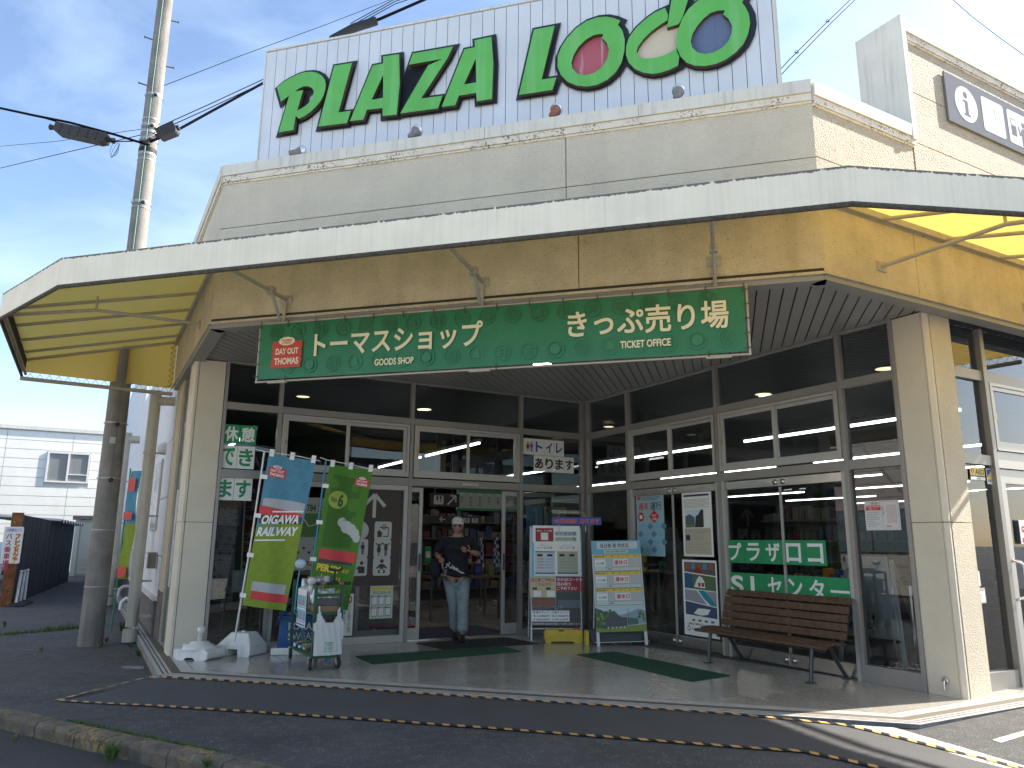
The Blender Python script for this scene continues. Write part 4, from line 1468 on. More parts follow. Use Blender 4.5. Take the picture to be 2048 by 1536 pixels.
for u in (u0+.2, u1-.2):
    MB().tube([HB2.pt(u, -.02, w1), HB2.pt(u, -.02, 3.85)], .006, 5).build('hanger', DGREY, t)
u0, u1, w0, w1 = pxrect(HB2, (842, 1031), (962, 1046))
t = empty('hanging_sign', HB2.pt((u0+u1)/2, 0, w0), 'long dark hanging board with small pictograms behind the man in the doorway', 'sign')
MB().box(HB2, u0, u1, -.05, 0, w0-.03, w1).build('board', signk, t)
m = MB()
m.line(HB2, [(u0+.55, w0+.06), (u0+.42, w0+.06)], .02, .002, 0); m.line(HB2, [(u0+.48, w0+.12), (u0+.42, w0+.06), (u0+.48, w0)], .02, .0022, 0)
for k in range(3):
    m.rrect(HB2, u1-.62+k*.2, u1-.47+k*.2, w0, w1-.03, .015, .002, 0)
    person_pict(m, HB2, u1-.545+k*.2, w0+.015, .09, .003, 1, k == 1)
tag(m.build('pictograms', [signw, signk], t), kind='stuff')
MB().tube([HB2.pt(u0+.3, -.02, w1), HB2.pt(u0+.3, -.02, 3.85)], .006, 5).build('hanger', DGREY, t)
MB().tube([HB2.pt(u1-.3, -.02, w1), HB2.pt(u1-.3, -.02, 3.85)], .006, 5).build('hanger', DGREY, t)

# red leaflet rack behind the man
RK = Fr(W(4.62, -12.3), dL)
t = empty('leaflet_rack', RK.pt(0, 0, 0), 'red tube leaflet rack with slanted white trays just inside the door', 'rack')
redm = M('rack_red', (.32, .012, .015), .45)
for u in (-.26, .26):
    MB().tube([RK.pt(u, .1, 0), RK.pt(u, 0, 1.52)], .016, 7).build('post', redm, t)
MB().box(RK, -.34, .36, -.2, .28, .0, .035).build('foot', redm, t)
MB().tube([RK.pt(-.26, 0, 1.52), RK.pt(.26, 0, 1.52)], .016, 7).build('bar', redm, t)
for k in range(5):
    f = RK.sub(0, .06, .42+.23*k).tilt(.6)
    MB().box(f, -.25, .25, -.01, .0, 0, .16).build('tray', redm, t)
    q = MB()
    for i in range(3):
        q.box(f, -.24+i*.165, -.09+i*.165, .002, .018, .01, .20)
    tag(q.build('leaflets', WHITE, t), kind='stuff')

# goods tables
woodt = M('table_wood', (.16, .10, .055), .5, var=.2, vs=8)
def table(P, lx, ly, h, lab):
    f = Fr(P, dL)
    t = empty('goods_table', P, lab, 'table', 'goods tables in the shop')
    MB().box(f, -lx/2, lx/2, -ly/2, ly/2, h-.04, h).build('tabletop', woodt, t)
    for sx in (-1, 1):
        for sy in (-1, 1):
            MB().box(f, sx*(lx/2-.06)-.02, sx*(lx/2-.06)+.02, sy*(ly/2-.06)-.02, sy*(ly/2-.06)+.02, 0, h-.04).build('leg', DGREY, t)
    return f
cols = [RED, BLUE, YELLOW, WHITE, GREEN, LBLUE, CREAM, GREY, ORANGE, NAVY]
cname = 'red blue yellow white green light-blue cream grey orange navy'.split()
ORD = 'first second third fourth fifth sixth seventh eighth ninth tenth eleventh twelfth'.split()
random.seed(21)
def goods(f, lx, ly, z, n, hmax, gl):
    for k in range(n):
        u = -lx/2+.12+(lx-.24)*(k+.5)/n+random.uniform(-.03, .03)
        v = random.uniform(-ly/2+.15, ly/2-.12)
        w, d, h = random.uniform(.07, .16), random.uniform(.05, .12), random.uniform(.08, hmax)
        g = f.sub(u, v, z)
        q = MB()
        q.box(g, -w/2, w/2, -d/2, d/2, 0, h, 0)
        q.rect(g, -w*.36, w*.36, h*.3, h*.7, d/2+.002, 1)
        c1, c2 = random.sample(range(len(cols)), 2)
        tag(q.build('goods_box', [cols[c1], cols[c2]]), '%s boxed souvenir, %s from the left %s' % (cname[c1], ORD[k], gl), 'box', 'boxed goods on the shop tables')
f = table(W(6.25, -13.2), 1.5, .7, .78, 'wooden goods table closest to the automatic door')
goods(f, 1.5, .7, .78, 9, .26, 'on the table by the door')
f = table(W(6.9, -15.6), 1.8, .8, .95, 'taller goods table further inside the shop')
goods(f, 1.8, .8, .95, 9, .42, 'on the taller inner table')
f = table(W(9.6, -12.4), 2.0, .8, .85, 'goods table seen through the left pair of glass doors')
goods(f, 2.0, .8, .85, 9, .35, 'behind the left glass doors')
f = table(W(10.0, -8.0), 2.0, .8, .75, 'goods table seen through the right pair of glass doors')
goods(f, 2.0, .8, .75, 8, .3, 'behind the right glass doors')
f = table(W(3.1, -13.0), 1.4, .7, .85, 'goods table behind the large pane left of the door')
goods(f, 1.4, .7, .85, 7, .3, 'behind the pane left of the door')
# checked towels hung on stands
def check_mat():
    m = bpy.data.materials.new('checked_towel')
    m.use_nodes = True
    t = m.node_tree
    c = t.nodes.new('ShaderNodeTexChecker')
    c.inputs['Scale'].default_value = 14
    c.inputs[1].default_value = (.36, .38, .42, 1); c.inputs[2].default_value = (.025, .035, .10, 1)
    g = t.nodes.new('ShaderNodeNewGeometry')
    t.links.new(g.outputs['Position'], c.inputs['Vector'])
    t.links.new(c.outputs['Color'], t.nodes['Principled BSDF'].inputs['Base Color'])
    t.nodes['Principled BSDF'].inputs['Roughness'].default_value = .9
    return m
ck = check_mat()
TW = Fr(W(6.75, -13.1), dL)
for k, u in enumerate((-.12, .22)):
    t = empty('towel_stand', TW.pt(u, 0, .78), ('left' if k == 0 else 'right')+' one of two stands with a blue checked towel on the goods table', 'stand', 'towel stands')
    MB().tube([TW.pt(u, 0, .78), TW.pt(u, 0, 1.5)], .012, 6).build('pole', DGREY, t)
    m = MB()
    pts = []
    for j in range(7):
        for i in range(9):
            a = 2*math.pi*i/9
            r = .035+.045*j/6*(1+.2*math.sin(3*a))
            pts.append(TW.pt(u+r*math.cos(a), r*math.sin(a), 1.48-.55*j/6))
    m.add(pts, [(j*9+i, j*9+(i+1) % 9, (j+1)*9+(i+1) % 9, (j+1)*9+i) for j in range(6) for i in range(9)], 0, True)
    m.build('towel', ck, t)
# shelf blocks in the depth of the shop
shelfm = M('shop_shelf', (.10, .095, .09), .7)
for k, (a, b, l, lab) in enumerate(((4.6, -18.5, 3.0, 'dark shelving unit in the depth behind the doorway'), (8.5, -17.5, 3.0, 'dark shelving unit behind the inner corner'), (12.8, -10.0, 3.4, 'dark shelving unit behind the glass doors'), (11.6, -6.4, 2.0, 'dark shelving unit behind the right glass doors'))):
    f = Fr(W(a, b), dL if k < 2 else dR)
    t = empty('shelving', f.o, lab, 'shelf', 'shelving in the shop')
    MB().box(f, -l/2, l/2, -.25, -.22, 0, 2.0).build('back_panel', shelfm, t)
    for j in range(5):
        MB().box(f, -l/2, l/2, -.22, .2, .25+.4*j, .28+.4*j).build('shelf', shelfm, t)
        q = MB()
        u = -l/2+.05
        while u < l/2-.15:
            w, h = random.uniform(.08, .22), random.uniform(.12, .32)
            q.box(f, u, u+w, -.15, .12, .282+.4*j, .282+.4*j+h, random.randrange(6))
            u += w+random.uniform(.01, .05)
        tag(q.build('shelf_goods', [M('goods_red', (.10,.012,.015),.6), NAVY, M('goods_tan', (.16,.13,.08),.6), M('goods_grey', (.12,.12,.12),.6), M('goods_dark', (.03,.04,.035),.6), DGREY], t), kind='stuff')

# white map board and chrome queue stands behind the right pane
AB = Fr(W(8.08, -6.48, 0), dR*.99+dL*.09)
t = empty('map_board', AB.pt(.4, -.2, 0), 'white folding board with a small station map behind the right pane', 'sign')
abm = M('board_white', (.80, .84, .85), .5, var=.06, vs=3)
f = AB.tilt(.17)
p = [(.10, .34), (.82, .34), (.66, 1.28), (.14, 1.28)]
MB().prism(f, p, -.02, 0).build('panel', abm, t)
for a, b in (((.08, 0), (.13, 1.25)), ((.88, 0), (.70, 1.25))):
    MB().prism(f, [(a[0]-.02, a[1]), (a[0]+.02, a[1]), (b[0]+.02, b[1]), (b[0]-.02, b[1])], -.05, -.022).build('leg', abm, t)
g = Fr(AB.pt(0, -.62, 0), AB.x).tilt(-.28)
for a, b in (((.10, 0), (.15, 1.25)), ((.84, 0), (.69, 1.25))):
    MB().prism(g, [(a[0]-.02, a[1]), (a[0]+.02, a[1]), (b[0]+.02, b[1]), (b[0]-.02, b[1])], -.03, -.0).build('leg', BEIGE, t)
m = MB()
m.rect(f, .16, .55, .40, .88, .002, 0)
for k in range(4):
    m.text(f, '駅から徒歩すぐです', .34, .84-.03*k, .03, v=.003, mi=1)
m.rect(f, .17, .5, .66, .74, .003, 2)
m.rect(f, .2, .36, .42, .50, .003, 3)
m.line(f, [(.17, .62), (.26, .58), (.38, .50), (.52, .41)], .022, .003, 4)
m.line(f, [(.23, .66), (.33, .56), (.44, .47)], .06, .0026, 3)
m.line(f, [(.33, .55), (.37, .515)], .06, .0034, 5)
m.rect(f, .34, .46, .57, .63, .003, 6)
person_pict(m, f, .51, .50, .12, .003, 1)
tag(m.build('map_print', [WHITE, BLACK, PALEB, LBLUE, GREY, GREEN, YELLOW], t), kind='stuff')
GR = 'chrome queue stands'
for k, (u, v, lab) in enumerate(((1796, 1336, 'chrome queue stand half hidden behind the white map board'), (1835, 1338, 'chrome queue stand with a flat base beside the right column'))):
    P = at_z(u, v, 0)
    t = empty('queue_stand', P, lab, 'queue stand', GR)
    MB().lathe(P, [(.19, 0), (.19, .012), (.17, .028), (.04, .05), (.03, .06)], 20).build('base', CHROME, t)
    MB().tube([P+Z*.05, P+Z*.90], .024, 10).build('post', CHROME, t)
    MB().tube([P+Z*.84, P+Z*.93], .036, 10).build('belt_head', CHROME, t)
# ================================================================ NOTICES AND POSTERS ON THE GLASS
def notice(name, fr, a, b, mat, out=-.013, lab='', cat='poster', group=None, th=.0015):
    """a printed sheet between two surveyed corners; returns thing, sub-frame with origin at its lower left, width, height"""
    u0, u1, w0, w1 = pxrect(fr, a, b, out)
    f = fr.sub(u0, out, w0)
    t = empty(name, f.pt((u1-u0)/2, 0, 0), lab, cat, group)
    MB().box(f, 0, u1-u0, -th, 0, 0, w1-w0).build('sheet', mat, t)
    return t, f, u1-u0, w1-w0
def printed(t, m, mats, name='print'):
    return tag(m.build(name, mats, t), kind='stuff')
def lines(m, f, u0, u1, w0, w1, n, mi, v=.001, frac=.5, ragged=.3):
    """rows of small print"""
    for k in range(n):
        w = w1-(w1-w0)*(k+.5)/n
        h = (w1-w0)/n*frac/2
        m.rect(f, u0, u1-(u1-u0)*ragged*random.random()*(k % 3 == 2), w-h, w+h, v, mi)

paper = M('paper', (.78, .79, .76), .6)
# rest notice, six sheets behind the leftmost pane
t = empty('window_notice', FL.pt(1.75, -.03, 1.9), 'green and white notice of six sheets behind the leftmost window', 'notice')
for (a, b), cs, bg, fg in ((((448, 848), (511, 890)), '休憩', GREEN, paper), (((440, 890), (507, 939)), 'でき', paper, GREEN), (((432, 954), (502, 1002)), 'ます', paper, GREEN)):
    u0, u1, w0, w1 = pxrect(FL, a, b, -.03)
    h = (u1-u0)/2
    for k in (0, 1):
        f = FL.sub(u0+h*k, -.016+.0005*k, w0)
        s = MB().box(f, .002, h-.002, -.001, 0, 0, w1-w0).build('sheet', bg, t)
        m = MB()
        fit(m, f, cs[k], h*.1, h*.9, (w1-w0)*.12, (w1-w0)*.9, .001, .03)
        tag(m.build('character', fg, s), kind='stuff')
# toilet notice, two rows of sheets
t = empty('window_notice', FL.pt(6.4, -.03, 2.6), 'white toilet notice in blue and black characters behind the window beside the corner post', 'notice')
(ua, wa), (ub, wb) = FL.px(1049, 875, -.03), FL.px(1125, 906, -.03)
uw = .197
for k, c in enumerate('☓トイレ'):
    f = FL.sub(ua-.03+uw*k, -.016, 2.80)
    s = MB().box(f, .002, uw-.002, -.001, 0, 0, .265).build('sheet', paper, t)
    m = MB()
    if k == 0:
        person_pict(m, f, .085, .05, .16, .001, 0, True); person_pict(m, f, .155, .05, .16, .001, 1); m.rect(f, .118, .122, .05, .21, .001, 2)
    else:
        fit(m, f, c, .035, uw-.03, .05, .22, .001, .035, mi=1)
    tag(m.build('character', [DRED, BLUE, BLACK], s), kind='stuff')
for k, c in enumerate('あります'):
    f = FL.sub(ua-.03+uw*(k+1), -.016, 2.53)
    s = MB().box(f, .002, uw-.002, -.001, 0, 0, .265).build('sheet', paper, t)
    m = MB()
    fit(m, f, c, .025, uw-.02, .05, .225, .001, .03)
    tag(m.build('character', BLACK, s), kind='stuff')
# green name strips on the right pair of doors
for a, b, s, lab in (((1451, 1077), (1655, 1131), 'プラザロコ', 'upper green name strip with white characters on the right glass doors'), ((1456, 1146), (1704, 1196), 'SLセンター', 'lower green name strip with white characters just above the bench')):
    (u0, w1), (u1, w0) = FRt.px(*a, -.018), FRt.px(*b, -.018)
    h = .285
    wt = 1.445 if s[0] == 'プ' else 1.04
    f = FRt.sub(u0, -.018, wt-h)
    t = empty('name_strip', f.pt((u1-u0)/2, 0, 0), lab, 'sign', 'green name strips on the doors')
    n = 5 if s[0] == 'プ' else 6
    for k in range(n):
        MB().box(f, (u1-u0)*k/n+.001, (u1-u0)*(k+1)/n-.001, -.001, 0, 0, h).build('sheet', GREEN, t)
    m = MB()
    for k, c in enumerate(s):
        hh = (u1-u0)/n
        if c == 'ー':
            m.rect(f, hh*k+hh*.12, hh*(k+1)-hh*.06, h*.42, h*.52, .0015, 0)
        else:
            fit(m, f, c, hh*k+hh*(.16 if c not in 'L' else .25), hh*(k+1)-hh*.14, h*.1, h*.88, .0015, .022 if c not in 'SL' else .03)
    printed(t, m, WHITE, 'characters')

# brown pictogram panel beside the automatic door
t, f, w, h = notice('direction_sign', FL, (690, 976), (797, 1170), M('panel_brown', (.055, .038, .032), .5), -.005, 'tall dark brown panel with an arrow and white pictograms left of the automatic door', 'sign')
m = MB()
c = w*.5
ax = w*.52
m.line(f, [(ax, h*.70), (ax, h*.93)], .05, .001, 0)
m.line(f, [(ax-.16, h*.82), (ax, h*.945), (ax+.16, h*.82)], .05, .0015, 0)
q = w*.30
for col in (0, 1):
    for row in range(3):
        u = w*.14+col*w*.40
        z = h*.47-row*h*.185
        if (col, row) == (0, 0):
            m.disc(f, u+q/2, z+q/2, q*.5, .001, 0)
            m.disc(f, u+q/2, z+q*.78, q*.08, .002, 1, 12)
            m.rect(f, u+q*.42, u+q*.58, z+q*.2, z+q*.62, .002, 1)
            continue
        m.rrect(f, u, u+q, z, z+q, q*.12, .001, 0)
        if (col, row) == (0, 1):
            person_pict(m, f, u+q*.3, z+q*.18, q*.66, .002, 2, True); person_pict(m, f, u+q*.7, z+q*.18, q*.66, .002, 3)
        elif (col, row) == (0, 2):
            m.rect(f, u+q*.1, u+q*.34, z+q*.3, z+q*.7, .002, 1); m.disc(f, u+q*.68, z+q*.68, q*.1, .002, 1, 12)
            m.flat(f, [(u+q*.5, z+q*.14), (u+q*.86, z+q*.14), (u+q*.86, z+q*.48), (u+q*.5, z+q*.52), (u+q*.38, z+q*.36), (u+q*.5, z+q*.34)], .002, mi=1)
        elif (col, row) == (1, 0):
            m.line(f, [(u+q*.3, z+q*.64), (u+q*.3, z+q*.68), (u+q*.8, z+q*.68), (u+q*.8, z+q*.18), (u+q*.5, z+q*.18)], q*.05, .002, 1)
            m.ring(f, u+q*.55, z+q*.7, q*.14, q*.05, .0016, 1, 16)
            m.flat(f, [(u+q*.18, z+q*.14), (u+q*.4, z+q*.14), (u+q*.46, z+q*.38), (u+q*.26, z+q*.55), (u+q*.16, z+q*.4)], .0022, mi=1)
        elif (col, row) == (1, 1):
            for e in (.3, .7):
                person_pict(m, f, u+q*e, z+q*.1, q*.66, .002, 1, e < .5)
                m.line(f, [(u+q*(e-.2), z+q*.8), (u+q*e, z+q*.58), (u+q*(e+.2), z+q*.8)], q*.06, .0022, 1)
        else:
            m.disc(f, u+q*.5, z+q*.78, q*.11, .002, 1, 14)
            m.flat(f, [(u+q*.38, z+q*.62), (u+q*.62, z+q*.62), (u+q*.82, z+q*.42), (u+q*.76, z+q*.36), (u+q*.62, z+q*.46), (u+q*.6, z+q*.36), (u+q*.4, z+q*.36), (u+q*.38, z+q*.46), (u+q*.24, z+q*.36), (u+q*.18, z+q*.42)], .002, mi=1)
            m.line(f, [(u+q*.42, z+q*.32), (u+q*.3, z+q*.22), (u+q*.42, z+q*.14)], q*.08, .0022, 1)
            m.line(f, [(u+q*.58, z+q*.32), (u+q*.7, z+q*.22), (u+q*.58, z+q*.14)], q*.08, .0022, 1)
pw_ = M('panel_white', (.60, .60, .57), .5)
printed(t, m, [pw_, BROWN, DRED, NAVY], 'pictograms')
# leaflet and pet notice on the big pane
t, f, w, h = notice('leaflet', FL, (741, 1172), (784, 1236), M('leaflet_paper', (.55, .60, .52), .5), -.004, 'pale green leaflet with six small phone pictures low on the pane left of the door')
m = MB()
m.rect(f, w*.06, w*.96, h*.88, h*.96, .001, 0)
fit(m, f, 'ダウンロード', w*.1, w*.9, h*.74, h*.84, .001, .03, mi=1)
for r in range(2):
    for c in range(3):
        u, z = w*(.08+.30*c), h*(.40-.34*r)
        m.rect(f, u, u+w*.24, z, z+h*.28, .001, 2 if (r, c) != (1, 2) else 1)
        m.rect(f, u+w*.02, u+w*.22, z+h*.03, z+h*.25, .0015, 3)
        m.disc(f, u, z+h*.28, w*.04, .002, 4, 10)
printed(t, m, [YELLOW, GREEN, GREY, WHITE, DRED])
t, f, w, h = notice('pet_notice', FL, (683, 1188), (704, 1271), paper, -.004, 'narrow white vertical notice with a red prohibition ring behind the trolley', 'notice')
m = MB()
m.ring(f, w*.5, h*.86, w*.38, w*.09, .001, 0, 24); m.line(f, [(w*.25, h*.92), (w*.75, h*.80)], w*.09, .001, 0)
m.vtext(f, 'ペットを連れての入館は', w*.68, h*.66, w*.26, h*.058, v=.001, mi=1)
m.vtext(f, 'ご遠慮ください', w*.30, h*.62, w*.26, h*.058, v=.001, mi=1)
printed(t, m, [RED, DGREY])
t, f, w, h = notice('fare_poster', FL, (592, 994), (655, 1140), M('poster_grey', (.40, .42, .38), .5), -.005, 'grey and green travel poster with small red figures behind the two flags')
m = MB()
fit(m, f, '＆1784 たび', w*.1, w*.95, h*.80, h*.92, .001, .02, mi=1)
m.rect(f, 0, w, h*.45, h*.78, .001, 0)
m.line(f, [(w*.2, h*.74), (w*.4, h*.6), (w*.7, h*.64), (w*.9, h*.5)], .012, .002, 2)
for k in range(6):
    m.disc(f, w*(.15+.15*k), h*(.24+.06*(k % 2)), .02, .001, 4 if k % 3 else 3, 10)
fit(m, f, '9,200', w*.35, w*.85, h*.05, h*.13, .001, .03, mi=3)
printed(t, m, [M('poster_green', (.08, .19, .06), .5), BLACK, CREAM, DRED, NAVY])

# cloth flags standing inside, behind the leftmost pane
def standing_cloth(name, fr, a, b, mat, lab, chars, mi_mat, flip, tilt=.0, size=.2):
    u0, u1, w0, w1 = pxrect(fr, a, b)
    w, h = u1-u0, w1-w0
    f = fr.sub(u0, 0, w0)
    t = empty(name, fr.pt(u1, 0, 0), lab, 'flag')
    m = MB()
    N = 10
    def mp(x, z, v=0.):
        return f.pt(x+tilt*z, v+.02*math.sin(x*9)+.012*math.sin(z*5+x*4), z)
    pts = [mp(w*i/N, h*j/12) for j in range(13) for i in range(N+1)]
    m.add(pts, [(j*(N+1)+i, j*(N+1)+i+1, (j+1)*(N+1)+i+1, (j+1)*(N+1)+i) for j in range(12) for i in range(N)], 0, True)
    m.build('cloth', mat, t)
    m = MB()
    for k, c in enumerate(chars):
        m.text(f, c, w*.5, h*(.96-.93*(k+1)/len(chars)), size, v=.004, bold=.014, sx=-1 if flip else 1, mp=mp)
    printed(t, m, mi_mat, 'characters')
    MB().tube([fr.pt(u1+.02, 0, .02), fr.pt(u1+.02+tilt*w1, 0, w1+.1)], .012, 7).build('pole', PLASTW, t)
    MB().box(fr.sub(u1, 0, 0), -.2, .2, -.15, .15, 0, .10).build('base', PLASTW, t, bevel=.03)
IN1 = Fr(W(0, -10.95), dL)
standing_cloth('inside_flag', IN1, (428, 1012), (478, 1215), M('flag_dark', (.055, .06, .085), .8), 'dark inside flag with pale vertical characters behind the leftmost window', '道部品販売中', [M('flag_char_grey', (.32, .30, .29), .8)], True, -.03, .27)
IN2 = Fr(W(0, -11.25), dL)
standing_cloth('inside_flag', IN2, (462, 955), (522, 1190), M('flag_red', (.27, .022, .035), .8), 'red inside flag with large pale characters behind the leftmost window', 'ここうえ', [M('flag_char_pale', (.40, .34, .32), .8)], True, -.03, .40)
t, f, w, h = notice('framed_paper', Fr(W(0, -10.75), dL), (466, 1141), (500, 1184), paper, 0, 'small white framed paper behind the blue and green flag pole')
m = MB()
for e in ((.08*w, .92*w, .06*h, .08*h), (.08*w, .92*w, .92*h, .94*h), (.08*w, .1*w, .06*h, .94*h), (.9*w, .92*w, .06*h, .94*h)):
    m.rect(f, *e, .001, 0)
lines(m, f, w*.25, w*.75, h*.3, h*.8, 6, 1, frac=.25)
printed(t, m, [GREEN, GREY])

# posters on the left pair of glass doors
t, f, w, h = notice('poster', FRt, (1272, 990), (1331, 1113), M('poster_pale_blue', (.30, .47, .53), .5), -.02, 'pale blue train poster with red and blue vertical title on the glass door')
m = MB()
m.rect(f, w*.05, w*.17, h*.91, h*.96, .001, 0)
lines(m, f, w*.22, w*.85, h*.89, h*.96, 3, 1, frac=.3)
fit(m, f, '通年', w*.08, w*.47, h*.735, h*.865, .001, .012, mi=0)
fit(m, f, '運行', w*.52, w*.92, h*.735, h*.865, .001, .012, mi=1)
m.disc(f, w*.17, h*.63, w*.11, .001, 0, 20); m.rect(f, w*.12, w*.22, h*.6, h*.66, .002, 3)
m.flat(f, [(w*.47, h*.63), (w*.65, h*.52), (w*.83, h*.63), (w*.65, h*.74)], .001, mi=0)
fit(m, f, '新金谷', w*.57, w*.73, h*.63, h*.67, .002, .01, mi=3); fit(m, f, '千頭間', w*.57, w*.73, h*.57, h*.61, .002, .01, mi=3)
for r in range(4):
    for c in range(4):
        u, z = w*(.14+.24*c+(.12 if r % 2 else 0)), h*(.10+.125*r)
        m.flat(f, [(u-w*.11, z), (u, z-h*.06), (u+w*.11, z), (u, z+h*.06)], .0012, mi=2 if (r+c) % 2 else 4)
printed(t, m, [RED, NAVY, LBLUE, WHITE, M('poster_mid_blue', (.09, .25, .38), .5)])
t, f, w, h = notice('poster', FRt, (1363, 981), (1428, 1114), paper, -.02, 'white notice poster with a landscape picture and a beige box on the glass door')
m = MB()
m.rect(f, w*.06, w*.92, h*.895, h*.925, .001, 0)
lines(m, f, w*.06, w*.92, h*.72, h*.86, 7, 1, frac=.35)
m.rect(f, w*.10, w*.72, h*.43, h*.70, .001, 2)
m.flat(f, [(w*.10, h*.60), (w*.25, h*.63), (w*.42, h*.58), (w*.42, h*.47), (w*.10, h*.47)], .0015, mi=3)
m.rect(f, w*.10, w*.42, h*.43, h*.48, .002, 5)
m.flat(f, [(w*.42, h*.43), (w*.72, h*.43), (w*.72, h*.70), (w*.62, h*.68), (w*.55, h*.62), (w*.46, h*.6)], .002, mi=4)
m.rrect(f, w*.06, w*.94, h*.03, h*.42, .012, .001, 6)
lines(m, f, w*.1, w*.9, h*.33, h*.40, 3, 1, .002, .35); m.rect(f, w*.1, w*.24, h*.235, h*.32, .002, 0); lines(m, f, w*.26, w*.7, h*.235, h*.32, 4, 1, .002, .3)
lines(m, f, w*.1, w*.9, h*.05, h*.21, 7, 1, .002, .3, .6)
printed(t, m, [NAVY, GREY, PALEB, M('hill_blue', (.10, .13, .17), .6), M('dark_tree', (.03, .035, .03), .6), M('grass_print', (.13, .19, .05), .6), M('poster_beige', (.50, .46, .33), .5)])
t, f, w, h = notice('poster', FRt, (1364, 1119), (1440, 1279), paper, -.018, 'white railway poster with four slanted train pictures half behind the bench')
m = MB()
def tri4(p, mi, v=.001): m.flat(f, [(w*x, h*y) for x, y in p], v, mi=mi)
tri4([(.06, .84), (.96, .80), (.96, .97), (.06, .97)], 0)
for k in range(5): tri4([(.1+.17*k, .88), (.22+.17*k, .87), (.22+.17*k, .955), (.1+.17*k, .955)], 1 if k % 2 else 2, .0016)
tri4([(.3, .84), (.62, .82), (.5, .9), (.42, .9)], 3, .0022)
tri4([(.06, .62), (.96, .60), (.96, .785), (.06, .825)], 4)
tri4([(.06, .62), (.3, .62), (.3, .80), (.06, .825)], 5, .0014)
tri4([(.34, .64), (.42, .74), (.5, .79), (.58, .77), (.64, .72), (.66, .63)], 6, .002)
tri4([(.46, .65), (.53, .65), (.53, .70), (.46, .70)], 3, .0026); tri4([(.56, .65), (.63, .65), (.63, .70), (.56, .70)], 3, .0026)
tri4([(.06, .46), (.96, .40), (.96, .59), (.06, .60)], 7)
tri4([(.45, .6), (.62, .6), (.95, .43), (.92, .41), (.78, .42), (.6, .5)], 8, .0016); tri4([(.4, .6), (.45, .6), (.6, .5), (.78, .42), (.7, .415)], 6, .0016)
tri4([(.06, .27), (.96, .25), (.96, .39), (.06, .445)], 9)
tri4([(.3, .29), (.42, .36), (.6, .385), (.78, .36), (.7, .29), (.5, .27)], 6, .0016); tri4([(.42, .36), (.6, .385), (.78, .36), (.6, .365)], 10, .0022)
fit(m, f, 'JRE MALL', w*.12, w*.62, h*.13, h*.165, .001, .02, mi=11)
fit(m, f, 'JRE POINT が貯まる！使える！', w*.22, w*.9, h*.07, h*.10, .001, .01, mi=11)
m.ring(f, w*.14, h*.087, w*.05, w*.016, .001, 11, 16)
for k in range(4): m.rect(f, w*(.24+.18*k), w*(.33+.18*k), h*.19, h*.215, .001, (3, 11, 11, 9)[k])
printed(t, m, [M('station_dark', (.10, .10, .11), .6), M('train_blue', (.10, .22, .36), .6), M('train_red', (.34, .09, .05), .6), DRED, M('tree_print', (.09, .15, .08), .6), M('blue_train', (.03, .10, .2), .6), WHITE, M('platform_grey', (.30, .31, .34), .6), M('bullet_teal', (.02, .25, .36), .4), M('night_blue', (.05, .08, .16), .6), NAVY, DGREY])
# paper notice on the right pane
t, f, w, h = notice('notice_sheet', FRt, (1728, 1003), (1803, 1060), M('notice_white', (.62, .61, .60), .5), -.015, 'white notice sheet with pink timetable on the pane left of the right column', 'notice')
m = MB()
fit(m, f, '7月1日～', w*.18, w*.46, h*.87, h*.96, .001, .02, mi=0)
m.rect(f, w*.04, w*.47, h*.68, h*.85, .001, 0)
fit(m, f, '井川線の運行形態', w*.06, w*.45, h*.775, h*.835, .002, .01, mi=2); fit(m, f, '変更について', w*.12, w*.38, h*.70, h*.755, .002, .01, mi=2)
lines(m, f, w*.05, w*.42, h*.1, h*.64, 9, 1, frac=.28, ragged=.7)
for e in ((w*.5, w*.965, h*.06, h*.07), (w*.5, w*.965, h*.96, h*.97), (w*.5, w*.508, h*.06, h*.97), (w*.957, w*.965, h*.06, h*.97)): m.rect(f, *e, .001, 1)
for c in range(6):
    for r in range(12):
        m.rect(f, w*(.64+.048*c), w*(.675+.048*c), h*(.25+.052*r), h*(.28+.052*r), .001, 3)
m.rect(f, w*.53, w*.545, h*.5, h*.8, .001, 4); m.rect(f, w*.6, w*.74, h*.12, h*.15, .001, 0)
printed(t, m, [RED, GREY, WHITE, M('pink_print', (.58, .34, .36), .5), BLUE])
# blue leaflet posters left of the first sign stand, inside
t, f, w, h = notice('poster', FL, (1052, 1010), (1085, 1068), LBLUE, -.03, 'blue poster with a large white figure one behind the first sign stand')
m = MB()
m.line(f, [(w*.35, h*.78), (w*.62, h*.90), (w*.62, h*.2)], w*.12, .001, 0); m.rect(f, w*.38, w*.88, h*.14, h*.22, .001, 0)
m.vtext(f, '大井川鐵道', w*.88, h*.8, w*.1, h*.1, v=.001, mi=0)
printed(t, m, [PALEB])
t, f, w, h = notice('poster', FL, (1088, 1013), (1133, 1062), BEIGE, -.03, 'beige poster with three round pictures behind the first sign stand')
m = MB()
for k in range(3): m.disc(f, w*(.2+.3*k), h*.45, w*.13, .001, k % 2, 18)
m.rect(f, w*.08, w*.2, h*.8, h*.92, .001, 2); m.rect(f, w*.05, w*.95, h*.05, h*.15, .001, 3)
printed(t, m, [PALEB, NAVY, RED, ORANGE])

